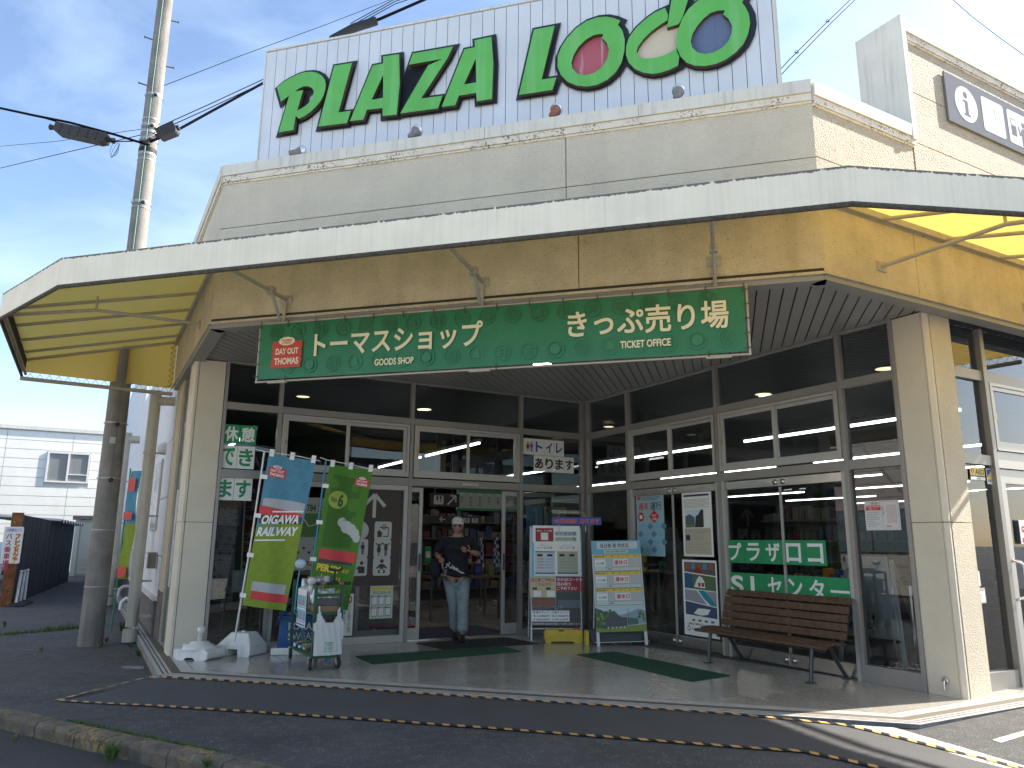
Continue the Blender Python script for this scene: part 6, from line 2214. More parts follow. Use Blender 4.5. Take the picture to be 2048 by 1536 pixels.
for k in range(9):
    packet(TR.pt(random.uniform(.03, .26), random.uniform(-.9, -.4), .61), .12, .09, random.uniform(.22, .34), [clearm, foil, M('wrap_green', (.08, .20, .10), .4), paper, M('wrap_yellow', (.5, .38, .08), .4)][k % 5], '%s wrapped souvenir piled %s at the back of the trolley shelf' % (('clear', 'silver', 'green', 'white', 'yellow')[k % 5], 'lower' if k < 5 else 'higher'), random.uniform(0, 3))
for k in range(4):
    packet(TR.pt(.02+.085*k, -.25-.08*k, .90), .14, .10, .09, [clearm, foil, clearm, M('wrap_green', (.08, .20, .10), .4)][k], 'crumpled %s bag on top of the trolley load, %s from the left' % (('clear', 'silver', 'clear', 'green')[k], ('first', 'second', 'third', 'fourth')[k]), random.uniform(0, 3))
GR = 'drink bottles lying at the bottom of the trolley'
for k in range(8):
    u, v = .05+.03*(k % 3)+.05*(k//3), -.10-.105*k
    ax = (TR.x*math.cos(.5*k)+TR.y*math.sin(.5*k)*.5).normalized()
    P = TR.pt(u, v, .19)
    b_ = empty('drink_bottle', P-Z*.03, '%s drink bottle lying %s from the front at the bottom of the trolley' % ((BLUE, YELLOW, PALEB)[k % 3].name.replace('_print', '').replace('_', ' '), ('first', 'second', 'third', 'fourth', 'fifth', 'sixth', 'seventh', 'eighth')[k]), 'bottle', GR)
    MB().lathe(P, [(0, 0), (.03, .0), (.031, .11), (.026, .135), (.013, .155), (.013, .165)], 10, axis=ax).build('bottle_body', [BLUE, YELLOW, PALEB][k % 3] if k % 3 != 1 else YELLOW, b_)
    MB().lathe(P+ax*.165, [(.015, 0), (.015, .02), (0, .02)], 10, axis=ax).build('cap', WHITE, b_)
# phone clamp on the handle
P = TR.pt(.20, 0, .94)
t4 = empty('phone_clamp', P, 'black phone clamp on a short neck standing on the trolley handle', 'phone holder')
MB().box(Fr(P, TR.x), -.028, .028, -.028, .028, -.03, .02).build('clamp', RUBBER, t4)
MB().tube([P, P+Z*.07, P+TR.x*.005+Z*.13], .010, 7).build('neck', RUBBER, t4)
g = Fr(P+Z*.13+TR.x*.005, TR.x)
m = MB()
m.prism(g, [(-.07, .0), (-.03, -.012), (.04, -.012), (.08, .0), (.085, .035), (.07, .035), (.066, .012), (-.056, .012), (-.060, .035), (-.075, .035)], -.02, .02)
m.build('cradle', RUBBER, t4, bevel=.004)
# pinwheel fan on a blue stick
P = TR.pt(-.03, -.80, .55)
t5 = empty('toy_fan', P, 'blue stick with a clear round toy at its top tied to the trolley', 'toy')
MB().tube([P, P+Z*.30+TR.x*.01, P+Z*.50+TR.x*.03], .009, 7).build('stick', M('stick_blue', (.06, .28, .42), .4), t5)
MB().ball(P+Z*.57+TR.x*.035, .072, 14, sc=(1, .35, .82)).build('round_head', M('toy_clear', (.42, .52, .62), .15, var=.3, vs=40), t5)

# blue cooler bag on its white plinth
CB = Fr(W(2.28, -10.02, 0), dL*.93+dR*.37)
pl = MB().box(CB, -.10, .56, -.36, .02, .0, .085).build('white_plinth', PLASTW, bevel=.012)
tag(pl, 'low white plastic plinth under the blue cooler bag', 'plinth')
t6 = empty('cooler_bag', CB.pt(.2, -.16, .086), 'blue fabric cooler bag with a shoulder strap standing on the white plinth', 'bag')
blu = M('cooler_blue', (.012, .07, .22), .6, var=.2, vs=9, bump=.6, bs=30)
m = MB()
N = 10
prof = [(0, -.31), (.50, -.31), (.52, -.02), (.5, 0), (0, 0), (-.02, -.02)]
pts = []
for j in range(6):
    z = .086+.40*j/5
    bu = 1+.02*math.sin(j*1.7)
    for u, v in prof:
        pts.append(CB.pt(.25+(u-.25)*bu*(1.03-.04*j/5), v*bu+.012*math.sin(u*14+j), z))
n = len(prof)
m.add(pts, [(j*n+i, j*n+(i+1) % n, (j+1)*n+(i+1) % n, (j+1)*n+i) for j in range(5) for i in range(n)]+[tuple(range(5*n, 6*n))], 0)
m.build('bag_body', blu, t6)
MB().box(CB, -.035, .535, -.33, .022, .478, .515).build('lid', blu, t6, bevel=.014)
MB().box(CB, -.037, .537, -.33, .025, .44, .474).build('lid_rim', blu, t6, bevel=.01)
m = MB()
fit(m, CB, 'POCARI', .10, .47, .30, .39, .022, .03); fit(m, CB, 'SWEAT', .10, .45, .18, .27, .022, .03)
fit(m, CB, 'POCARI SWEAT', .10, .45, .488, .508, .03, .02)
printed(t6, m, M('cooler_letters', (.45, .45, .40), .6), 'lettering')
MB().tube([CB.pt(-.03, -.1, .44), CB.pt(-.05, -.03, .36), CB.pt(-.02, .03, .42), CB.pt(.12, .09, .66), CB.pt(.22, .06, .86)], .011, 6).build('strap', blu, t6)

# ================================================================ FLAGS AND THEIR BASES
def flag_map(TL, TRc, BR, BL, y0, yaw):
    """cloth between four surveyed corners on an upright plane"""
    xd = Vector((math.cos(yaw), math.sin(yaw), 0))
    fr = Fr(Vector((0, y0, 0)), xd)
    c = [fr.px(*p) for p in (TL, TRc, BR, BL)]
    def mp(a, b, v=0.):
        (x0, z0), (x1, z1), (x2, z2), (x3, z3) = c
        x = (x3*(1-a)+x2*a)*(1-b)+(x0*(1-a)+x1*a)*b
        z = (z3*(1-a)+z2*a)*(1-b)+(z0*(1-a)+z1*a)*b
        r = .028*math.sin(a*5.2+b*2.1)+.014*math.sin(a*11+b*6.3+1)+.016*math.sin(b*9+a*2)
        return fr.pt(x, v+r*(.35+.65*a), z)
    return fr, mp
def fitmp(m, mp, t, a0, a1, b0, b1, v=.003, bold=0., mi=0, shear=0.):
    g = glyphs(t, 1., bold, 'c', 1., 1.)
    xs = [x for co, _ in g for x, _y in co]; ys = [y for co, _ in g for _x, y in co]
    x0, x1, y0, y1 = min(xs), max(xs), min(ys), max(ys)
    for k, (co, fs) in enumerate(g):
        m.add([mp(a0+(a1-a0)*(x-x0)/(x1-x0)+shear*((y-y0)/(y1-y0)), b0+(b1-b0)*(y-y0)/(y1-y0)+.0, v+k*.0003) for x, y in co], fs, mi)
def polymp(m, mp, pts, v, mi, n=0):
    """a printed patch following the cloth: fan of small strips between lower and upper edge lists"""
    loops = [[Vector((x, y, 0)) for x, y in pts]]
    m.add([mp(x, y, v) for x, y in pts], [t if (Vector(pts[t[1]])-Vector(pts[t[0]])).cross(Vector(pts[t[2]])-Vector(pts[t[0]])) > 0 else t[::-1] for t in tessellate_polygon(loops)], mi)
def stripmp(m, mp, a0, a1, f0, f1, v, mi, n=14):
    """band between two edge functions of a"""
    pts = []
    for k in range(n+1):
        a = a0+(a1-a0)*k/n
        for q in range(5):
            pts.append(mp(a, f0(a)+(f1(a)-f0(a))*q/4, v))
    m.add(pts, [(k*5+q, (k+1)*5+q, (k+1)*5+q+1, k*5+q+1) for k in range(n) for q in range(4)], mi, True)
def ringmp(m, mp, a, b, r, th, asp, v, mi, n=18):
    pts = [mp(a+q*math.cos(2*math.pi*k/n), b+q*asp*math.sin(2*math.pi*k/n), v) for q in (r, r-th) for k in range(n)]
    m.add(pts, [(k, (k+1) % n, (k+1) % n+n, k+n) for k in range(n)], mi)
def discmp(m, mp, a, b, r, asp, v, mi, n=24):
    pts = [mp(a, b, v)]
    for q in (.35, .7, 1.):
        pts += [mp(a+q*r*math.cos(2*math.pi*k/n), b+q*r*asp*math.sin(2*math.pi*k/n), v) for k in range(n)]
    fs = [(0, 1+k, 1+(k+1) % n) for k in range(n)]
    for q in range(2):
        fs += [(1+q*n+k, 1+(q+1)*n+k, 1+(q+1)*n+(k+1) % n, 1+q*n+(k+1) % n) for k in range(n)]
    m.add(pts, fs, mi, True)
def logomp(m, mp, a, b, sa, sb, red, white, rot=-.06):
    def q(x, y, v=0.): return mp(a+x*sa, b+y*sb+x*rot*sb, .003+v)
    stripmp(m, q, -.5, .5, lambda x: -.42+.03*math.sin(x*25), lambda x: .36+.02*math.sin(x*31), .0, red, 10)
    fitmp(m, q, 'DAY OUT', -.38, .38, -.02, .20, .002, .03, white); fitmp(m, q, 'THOMAS', -.4, .4, -.34, -.10, .002, .03, white)
    discmp(m, q, -.02, .40, .25, .55, .002, white, 16)
    fitmp(m, q, 'THOMAS', -.2, .16, .40, .48, .004, .03, red); fitmp(m, q, '& FRIENDS', -.17, .13, .31, .38, .004, .03, red)
def flag(lab, corners, y0, yaw, mats, cloth_faces, printer, pole_px, polem, arm_px, base):
    fr, mp = flag_map(*corners, y0, yaw)
    P0 = fr.pt(*(lambda q: (q[0], 0, q[1]))(fr.px(*pole_px[0])))
    t = empty('advertising_flag', Vector((P0.x, P0.y, max(.0, P0.z))), lab, 'flag', 'advertising flags by the entrance')
    m = MB()
    NA, NB = 16, 40
    pts = [mp(i/NA, j/NB) for j in range(NB+1) for i in range(NA+1)]
    for j in range(NB):
        for i in range(NA):
            a = j*(NA+1)+i
            m.add([pts[a], pts[a+1], pts[a+NA+2], pts[a+NA+1]], [(0, 1, 2, 3)], cloth_faces((i+.5)/NA, (j+.5)/NB), True)
    me = m.build('cloth', mats[:4], t)
    bm = bmesh.new(); bm.from_mesh(me.data); bmesh.ops.remove_doubles(bm, verts=bm.verts, dist=1e-5); bm.to_mesh(me.data); bm.free()
    m = MB()
    printer(m, mp)
    printed(t, m, mats)
    pp = [fr.pt(*(lambda q: (q[0], -.01, q[1]))(fr.px(*q))) for q in pole_px]
    MB().tube([pp[0], pp[0].lerp(pp[1], .5)+fr.x*.012, pp[1]], .0125, 8).build('pole', polem, t)
    aa_ = [fr.pt(*(lambda q: (q[0], .0, q[1]))(fr.px(*q))) for q in arm_px]
    MB().tube(aa_, .006, 6).build('arm', PLASTW, t)
    for k in range(3):
        a = (.06, .48, .94)[k]
        q = MB()
        q.quad(mp(a-.05, .985, .004), mp(a+.05, .985, .004), mp(a+.05, 1.035, .004), mp(a-.05, 1.035, .004))
        q.build('loop', WHITE, t)
    for k in range(4):
        b = .84-.26*k
        q = MB()
        q.quad(mp(-.09, b-.012, .006), mp(.06, b-.012, .006), mp(.06, b+.016, .006), mp(-.09, b+.016, .006))
        q.build('loop', WHITE, t)
    return t
fb = M('flag_blue', (.10, .30, .44), .75, tr=.2); fl = M('flag_lime', (.26, .36, .035), .75, tr=.2)
fbe = M('flag_blue_emblem', (.065, .235, .37), .75); fle = M('flag_lime_emblem', (.21, .30, .03), .75)
fg = M('flag_green', (.085, .24, .025), .75, tr=.2); fgd = M('flag_green_dark', (.055, .165, .02), .75, tr=.2)
fgr = M('flag_grey', (.42, .42, .44), .75); fsm = M('flag_smoke', (.46, .47, .46), .75)
def pr1(m, mp):
    MI = dict(e1=4, e2=5, red=6, white=7, grey=8, dark=9)
    for k in range(26):
        a, b = .1+.26*(k % 4)+.13*((k//4) % 2), .97-.045*(k//4)*1.1
        b = .965-.075*(k//4)
        if a > .98: continue
        if .05 < a < .42 and b > .80: continue
        ringmp(m, mp, a, b, .085, .02, .33, .0015, 4)
        ringmp(m, mp, a, b, .045, .018, .33, .0015, 4)
    for k in range(30):
        a, b = .1+.26*(k % 4)+.13*((k//4) % 2), .42-.06*(k//4)
        if b < .03 or a > .98: continue
        ringmp(m, mp, a, b, .085, .02, .33, .0015, 5)
        discmp(m, mp, a, b, .035, .33, .0015, 5, 12)
    logomp(m, mp, .24, .885, .36, .085, 6, 7)
    # plain bands where the picture sits: grey, red, dark
    stripmp(m, mp, .05, .97, lambda a: .655-.02*a, lambda a: .70+.01*math.sin(a*3), .0025, 8)
    stripmp(m, mp, .0, .95, lambda a: .595-.02*a, lambda a: .652-.02*a, .0025, 6)
    stripmp(m, mp, .03, .96, lambda a: .535+.03*a, lambda a: .592+.02*a, .003, 9)
    def q(x, y, v=0.): return mp(x, y+.045*x, v)
    fitmp(m, q, 'OIGAWA', .08, .90, .525, .585, .005, .04, 7, .03)
    fitmp(m, q, 'RAILWAY', .03, .90, .445, .505, .005, .04, 7, .03)
    for b0_, a0_, a1_ in ((.615, .30, .97), (.425, .02, .66)):
        stripmp(m, q, a0_, a1_, lambda a: b0_-.012, lambda a: b0_-.002, .006, 7)
    stripmp(m, mp, .14, .90, lambda a: .10, lambda a: .16, .0025, 8)
    stripmp(m, mp, .16, .98, lambda a: .045, lambda a: .098, .003, 6)
flag('blue and lime railway flag on a white pole, left of the trolley',
     ((538.5, 908), (632, 922), (570, 1222), (484.5, 1210)), 9.75, .05,
     [fb, fl, fb, fl, fbe, fle, RED, WHITE, fgr, BROWN],
     lambda a, b: 0 if b > .53+.05*a else 1, pr1,
     ((468, 1284), (528.5, 903)), PLASTW, ((508, 898), (530, 903), (600, 913), (640, 922)), 0)
def pr2(m, mp):
    stripmp(m, mp, .12, .80, lambda a: .42, lambda a: .94-.03*a, .001, 3, 20)
    logomp(m, mp, .80, .90, .32, .072, 6, 7)
    discmp(m, mp, .32, .755, .215, .30, .002, 4)
    fitmp(m, mp, 'No', .16, .30, .735, .775, .004, .02, 9); fitmp(m, mp, '6', .33, .45, .705, .80, .004, .05, 9)
    for k, (a, b, r) in enumerate(((.50, .60, .10), (.62, .57, .13), (.74, .555, .12), (.84, .53, .11), (.90, .50, .09), (.56, .58, .09))):
        discmp(m, mp, a, b, r, .34, .002+.0004*k, 8)
    stripmp(m, mp, .10, .96, lambda a: .335-.01*a, lambda a: .405-.01*a, .003, 6)
    stripmp(m, mp, .12, .90, lambda a: .305, lambda a: .333-.01*a, .003, 10)
    def q(x, y, v=0.): return mp(x, y-.02*x, v)
    fitmp(m, q, 'PERCY', .10, .66, .252, .302, .004, .04, 5); fitmp(m, q, '号が', .68, .86, .262, .292, .004, .012, 5)
    fitmp(m, q, '大井川', .16, .68, .175, .232, .004, .014, 5)
    fitmp(m, q, 'にやってくる', .18, .74, .125, .15, .004, .008, 5)
    fitmp(m, q, 'と!', .66, .86, .085, .13, .004, .014, 11)
flag('green railway flag numbered six on a blue pole, behind the trolley',
     ((660, 929), (746, 940), (695, 1221), (612, 1212)), 9.95, .12,
     [fg, fgd, fg, fgd, M('flag_disc', (.30, .38, .05), .7), YELLOW, RED, WHITE, fsm, M('flag_deep_green', (.02, .10, .03), .7), BROWN, M('flag_silver', (.45, .47, .46), .7)],
     lambda a, b: 0, pr2,
     ((603, 1283), (652, 920)), M('pole_blue', (.03, .22, .33), .4), ((640, 915), (655, 920), (700, 929), (756, 941)), 1)

def base_round(P, lab):
    t = empty('flag_base', P, lab, 'flag base', 'white water filled flag bases')
    f = Fr(P, dF)
    m = MB()
    prof = []
    m.prism(f, [(-.235, .02), (-.19, .0), (-.09, .0), (-.06, .03), (.04, .03), (.07, .0), (.19, .0), (.235, .02), (.24, .10), (.20, .125), (-.20, .125), (-.24, .10)], -.33, .0)
    m.build('tank', PLASTW, t, bevel=.02)
    MB().lathe(f.pt(0, -.16, .12), [(.20, 0), (.195, .015), (.14, .05), (.12, .055), (.11, .075), (.05, .085)], 20).build('dome', PLASTW, t)
    MB().lathe(f.pt(0, -.16, .20), [(.032, 0), (.032, .09), (.04, .092), (.044, .16), (.036, .162), (.03, .10)], 16).build('socket', PLASTW, t)
    MB().lathe(f.pt(-.15, -.10, .13), [(.03, 0), (.03, .04), (0, .045)], 12).build('cap', PLASTW, t)
def base_square(P, lab):
    t = empty('flag_base', P, lab, 'flag base', 'white water filled flag bases')
    f = Fr(P, dF)
    m = MB()
    m.prism(f, [(-.23, .0), (-.075, .0), (-.07, .085), (.06, .085), (.065, .0), (.22, .0), (.235, .02), (.235, .125), (-.245, .125), (-.245, .02)], -.36, .0)
    m.build('tank', PLASTW, t, bevel=.014)
    lo = [(-.24, -.36), (.23, -.36), (.23, .0), (-.24, .0)]
    hi = [(-.12, -.29), (.13, -.29), (.13, -.10), (-.12, -.10)]
    pts = [f.pt(u, v, .126) for u, v in lo]+[f.pt(u, v, .27) for u, v in hi]
    MB().add(pts, [(4, 5, 6, 7), (0, 1, 5, 4), (1, 2, 6, 5), (2, 3, 7, 6), (3, 0, 4, 7)]).build('hood', PLASTW, t, bevel=.014)
    nrm = Vector((0, -1, .7))
    MB().lathe(f.pt(0, -.052, .195), [(.062, 0), (.05, .004), (.045, -.008), (0, -.012)], 16, axis=(f.y*.8+Z*.6)).build('dimple', PLASTW, t)
    MB().lathe(f.pt(-.0, -.19, .265), [(.025, 0), (.025, .02), (.018, .022)], 12).build('socket', PLASTW, t)
base_round(at_z(379, 1321, 0), 'stepped round white flag base standing empty before the left column')
base_square(at_z(465, 1313, 0), 'square white flag base carrying the blue and lime flag')
base_square(at_z(610, 1300, 0)+nF*.12, 'square white flag base hidden behind the trolley')

# ================================================================ THE MAN IN THE DOORWAY
def skin(verts, edges, radii, sub=2):
    me = bpy.data.meshes.new('s')
    me.from_pydata(verts, edges, [])
    o = bpy.data.objects.new('s', me)
    COL.objects.link(o)
    md = o.modifiers.new('skin', 'SKIN')
    md.use_smooth_shade = True
    for k, r in enumerate(radii):
        sv = me.skin_vertices[0].data[k]
        sv.radius = r if isinstance(r, tuple) else (r, r)
        sv.use_root = (k == 0)
    sd = o.modifiers.new('sub', 'SUBSURF')
    sd.levels = sub; sd.render_levels = sub
    ev = bpy.data.meshes.new_from_object(o.evaluated_get(bpy.context.evaluated_depsgraph_get()))
    vs = [v.co.copy() for v in ev.vertices]
    fs = [tuple(p.vertices) for p in ev.polygons]
    bpy.data.objects.remove(o); bpy.data.meshes.remove(me); bpy.data.meshes.remove(ev)
    return vs, fs
MO = Vector((-.795, 11.42, 0))
MFR = Fr(MO, Vector((1, .06, 0)))      # u = picture right, v = towards the viewer, w = up
man = empty('person', MO, 'man in white cap, sunglasses, dark shirt and pale jeans leaving the doorway', 'person')
skinm = M('skin', (.36, .20, .14), .55)
shirtm = M('shirt_dark', (.010, .011, .018), .9, var=.2, vs=14, bump=.6, bs=24)
jeansm = M('jeans_pale', (.25, .29, .31), .85, var=.28, vs=9, bump=.9, bs=20)
capm = M('cap_white', (.62, .61, .58), .8, var=.08, vs=20)
hairm = M('hair_dark', (.012, .010, .009), .7)
shoem = M('shoe_black', (.014, .014, .016), .6)
def add_skin(m, V, E, R, mi=0, sub=2):
    vs, fs = skin([tuple(MFR.pt(*v)-MO) for v in V], E, R, sub)
    m.add([v+MO for v in vs], fs, mi, True)
def chain(i0, n): return [(i0+k, i0+k+1) for k in range(n-1)]
b = MB()
# torso, neck, both arms down to the wrist, both legs: one skinned figure
V = [(0, 0, .96), (0, .0, 1.14), (0, .0, 1.32), (0, .0, 1.43), (0, .015, 1.49), (0, .03, 1.545),
     (-.17, -.01, 1.405), (-.255, -.035, 1.29), (-.29, -.03, 1.205), (-.275, .09, 1.185), (-.245, .205, 1.175),
     (.17, -.01, 1.405), (.265, -.02, 1.29), (.315, .01, 1.215), (.275, .13, 1.235), (.205, .215, 1.262),
     (-.085, 0, .90), (-.055, .02, .70), (-.03, .0, .50), (-.015, -.08, .28), (-.005, -.14, .10),
     (.085, 0, .90), (.095, .07, .70), (.10, .12, .50), (.10, .14, .28), (.105, .17, .09)]
E = [(0, 1), (1, 2), (2, 3), (3, 4), (4, 5), (3, 6), (6, 7), (7, 8), (8, 9), (9, 10), (3, 11), (11, 12), (12, 13), (13, 14), (14, 15),
     (0, 16), (16, 17), (17, 18), (18, 19), (19, 20), (0, 21), (21, 22), (22, 23), (23, 24), (24, 25)]
Rr = [(.15, .11), (.15, .11), (.16, .11), (.09, .08), .062, .058, .06, .052, .046, .043, .030, .06, .052, .046, .043, .030,
      .085, .075, .055, .048, .036, .085, .075, .055, .048, .036]
add_skin(b, V, E, Rr)
# hands: palm plus five separate bent fingers each
def hand(wr, palm_end, spread, down, thumb, curl, L=.085):
    wr, pe = Vector(wr), Vector(palm_end)
    ax = (pe-wr).normalized()
    sp = Vector(spread).normalized()
    dn = Vector(down).normalized()
    mid = wr.lerp(pe, .5)
    add_skin(b, [tuple(wr), tuple(mid), tuple(pe)], [(0, 1), (1, 2)], [(.026, .022), (.040, .017), (.041, .015)], sub=2)
    for k, (off, ln) in enumerate(((-.031, .80), (-.010, .98), (.011, .93), (.031, .74))):
        p0 = pe - ax*.012 + sp*off
        l = L*ln
        p1 = p0+ax*l*.5
        p2 = p1+(ax*(1-curl)+dn*curl).normalized()*l*.32
        p3 = p2+(ax*(1-curl*1.6)+dn*curl*1.6).normalized()*l*.24
        add_skin(b, [tuple(p0), tuple(p1), tuple(p2), tuple(p3)], chain(0, 4), [.0105, .0098, .009, .0075], sub=1)
    t0 = wr.lerp(pe, .25)-sp*.022
    t1 = t0+Vector(thumb).normalized()*.042
    t2 = t1+(Vector(thumb).normalized()+ax*.5).normalized()*.034
    add_skin(b, [tuple(t0), tuple(t1), tuple(t2)], chain(0, 3), [.0135, .0115, .009], sub=1)
hand((.205, .215, 1.262), (.125, .245, 1.283), (0, -.15, -1), (0, -1, 0), (-.35, .1, 1), .12)
hand((-.245, .205, 1.175), (-.222, .275, 1.14), (1, .1, .35), (.3, -.4, -1), (1, .5, .1), .75, .075)
# head with a face
HC = (0.0, .035, 1.625)
def hp(u, v, w): return MFR.pt(HC[0]+u, HC[1]+v, HC[2]+w)
pts, fs = [], []
NH, NV = 24, 18
for i in range(NV+1):
    th_ = math.pi*i/NV
    for k in range(NH):
        ph = 2*math.pi*k/NH
        x, y, z = math.sin(th_)*math.cos(ph), math.sin(th_)*math.sin(ph), math.cos(th_)
        rx = .076*(1-.16*max(0, -z))
        ry = .098*(1-.10*max(0, -z)*(y < 0))
        rz = .118 if z > 0 else .122
        u, v, w = rx*x, ry*y, rz*z
        if y > 0:                                      # brow, nose, lips, chin pushed out of the front
            g = lambda cu, cw, su, sw: math.exp(-((u-cu)/su)**2-((w-cw)/sw)**2)
            v += .024*g(0, -.012, .013, .022)+.008*g(0, .030, .05, .012)+.009*g(0, -.062, .024, .012)+.010*g(0, -.098, .028, .018)-.008*g(-.032, .012, .016, .012)-.008*g(.032, .012, .016, .012)
        pts.append(hp(u, v, w))
for i in range(NV):
    for k in range(NH):
        fs.append((i*NH+k, (i+1)*NH+k, (i+1)*NH+(k+1) % NH, i*NH+(k+1) % NH))
b.add(pts, fs, 0, True)
for s in (-1, 1):
    b.ball(hp(s*.078, -.005, -.005), .032, 10, sc=(.35, .6, 1), fr=MFR)
b.build('body', skinm, man)
q = MB()
q.ball(hp(0, .098, -.060), .022, 10, sc=(1, .35, .22), fr=MFR)
q.build('mouth', M('lips', (.30, .10, .09), .5), man)
q = MB()
for s in (-1, 1):
    q.ball(hp(s*.033, .090, .010), .027, 14, sc=(1, .42, .78), fr=MFR)
q.tube([hp(-.062, .078, .018), hp(0, .106, .018), hp(.062, .078, .018)], .005, 6)
for s in (-1, 1):
    q.tube([hp(s*.06, .080, .016), hp(s*.078, .02, .014)], .004, 5)
q.build('sunglasses', M('sunglasses', (.008, .009, .012), .12), man)
# hair at the sides, cap with a brim
q = MB()
q.ball(hp(0, -.022, .028), .088, 18, sc=(.94, .98, 1.0), fr=MFR)
q.build('hair', hairm, man)
q = MB()
prof = [(.092, .040), (.095, .062), (.090, .090), (.072, .118), (.040, .134), (0, .139)]
pts = []
for r, h in prof:
    pts += [hp(r*math.cos(2*math.pi*k/20)*.94, r*math.sin(2*math.pi*k/20)*1.16, h) for k in range(20)]
q.add(pts, [(i*20+k, i*20+(k+1) % 20, (i+1)*20+(k+1) % 20, (i+1)*20+k) for i in range(5) for k in range(20)], 0, True)
q.build('cap', capm, man)
q = MB()
br = []
for k in range(11):
    a = math.pi*(.10+.80*k/10)
    br.append((math.cos(a), math.sin(a)))
up = [hp(.090*c, .088+.028*0+.0*s, .046) if False else hp(.088*c, .095*s+.01, .048) for c, s in br]+[hp(.092*c, .175*s-.008, .030-.004*abs(c)) for c, s in br]
q.add(up+[p-Z*.006 for p in up], [(k, k+1, k+12, k+11) for k in range(10)]+[(k+22+11, k+22+12, k+22+1, k+22) for k in range(10)]+[(11+k, 12+k, 34+k, 33+k) for k in range(10)], 0, True)
q.build('cap_brim', capm, man)
q = MB()
for k in range(9):
    q.rect(Fr(hp(-.016+.004*k, .108, .068+.002*(k % 2)), MFR.x), 0, .0034, 0, .006+.004*(k % 3), 0, 0)
tag(q.build('cap_print', M('cap_print_dark', (.08, .07, .06), .7), man), kind='stuff')
# loose dark shirt
q = MB()
V = [(0, .01, 1.10), (0, .01, 1.26), (0, .0, 1.38), (0, .01, 1.455), (-.015, .015, .98), (-.02, .02, .875),
     (-.19, -.005, 1.40), (-.265, -.03, 1.30), (-.295, -.02, 1.225), (.19, -.005, 1.40), (.275, -.02, 1.30), (.312, .02, 1.235)]
E = [(0, 1), (1, 2), (2, 3), (0, 4), (4, 5), (2, 6), (6, 7), (7, 8), (2, 9), (9, 10), (10, 11)]
add_skin(q, V, E, [(.205, .165), (.205, .16), (.19, .135), (.085, .085), (.205, .165), (.195, .155), .095, .088, .080, .095, .090, .086])
sh_mb = q
q.build('shirt', shirtm, man)
from mathutils.bvhtree import BVHTree
bvh = BVHTree.FromPolygons(sh_mb.v, sh_mb.f)
m = MB()
random.seed(11)
for k in range(110):
    a = random.random()
    u = -.155+.25*a+random.gauss(0, .012)
    w = 1.065-.13*(a-.15)+random.gauss(0, .022)*(1.1-a)
    if random.random() < .22: u, w = -.165+random.gauss(0, .018), .985+random.gauss(0, .03)
    s = random.uniform(.004, .011)
    c = []
    for du, dw in ((-1, -.6), (1, -.7), (.8, .8), (-.7, .6)):
        p0 = MFR.pt(u+du*s, 1., w+dw*s)
        h = bvh.ray_cast(p0, -MFR.y)
        if h[0] is None: break
        c.append(h[0]+h[1]*.0025 if h[1].dot(MFR.y) > 0 else h[0]-h[1]*.0025)
    if len(c) == 4:
        m.add(c, [(0, 1, 2, 3)], 0)
tag(m.build('shirt_print', M('shirt_print_white', (.55, .55, .58), .8), man), kind='stuff')
# pale jeans
q = MB()
V = [(0, .0, .93), (-.085, .01, .82), (-.058, .025, .68), (-.032, .01, .50), (-.018, -.065, .30), (-.008, -.125, .135),
     (.085, .02, .82), (.096, .075, .68), (.10, .12, .50), (.102, .14, .30), (.108, .165, .11)]
E = [(0, 1), (1, 2), (2, 3), (3, 4), (4, 5), (0, 6), (6, 7), (7, 8), (8, 9), (9, 10)]
add_skin(q, V, E, [(.175, .14), .118, .104, .086, .080, .084, .118, .108, .090, .084, .092])
q.build('jeans', jeansm, man)
for (u, v), yaw in (((-.005, -.13), -.15), ((.108, .19), .05)):
    f = Fr(MFR.pt(u, v, 0), MFR.x*math.cos(yaw)+MFR.y*math.sin(yaw))
    q = MB()
    secs = [(-.09, .034, .10), (-.04, .040, .105), (.03, .046, .085), (.09, .050, .062), (.14, .042, .045), (.165, .022, .03)]
    pts = []
    for y, hw, h in secs:
        pts += [f.pt(hw*math.cos(a), y, .008+h*max(0, math.sin(a))) for a in [math.pi*k/8 for k in range(9)]]
    n = 9
    q.add(pts, [(i*n+k, i*n+k+1, (i+1)*n+k+1, (i+1)*n+k) for i in range(len(secs)-1) for k in range(n-1)]+[tuple(range(n)), tuple(range((len(secs)-1)*n, len(secs)*n))[::-1]], 0, True)
    q.build('shoe', shoem, man)
    q = MB()
    q.prism(Fr(f.pt(0, 0, 0), f.x, f.y), [(-.036, -.095), (.036, -.095), (.05, .08), (.042, .145), (0, .172), (-.042, .145), (-.05, .08)], -.012, .0)
    q.build('sole', RUBBER, man)
q = MB()
q.tube([MFR.pt(-.15, .155, 1.36), MFR.pt(-.20, .0, 1.47), MFR.pt(-.19, -.14, 1.3)], .016, 6)
q.ball(MFR.pt(-.32, -.12, 1.0), .13, 12, sc=(.8, .7, 1.2), fr=MFR)
q.build('shoulder_bag', M('bag_dark', (.014, .016, .025), .8), man)
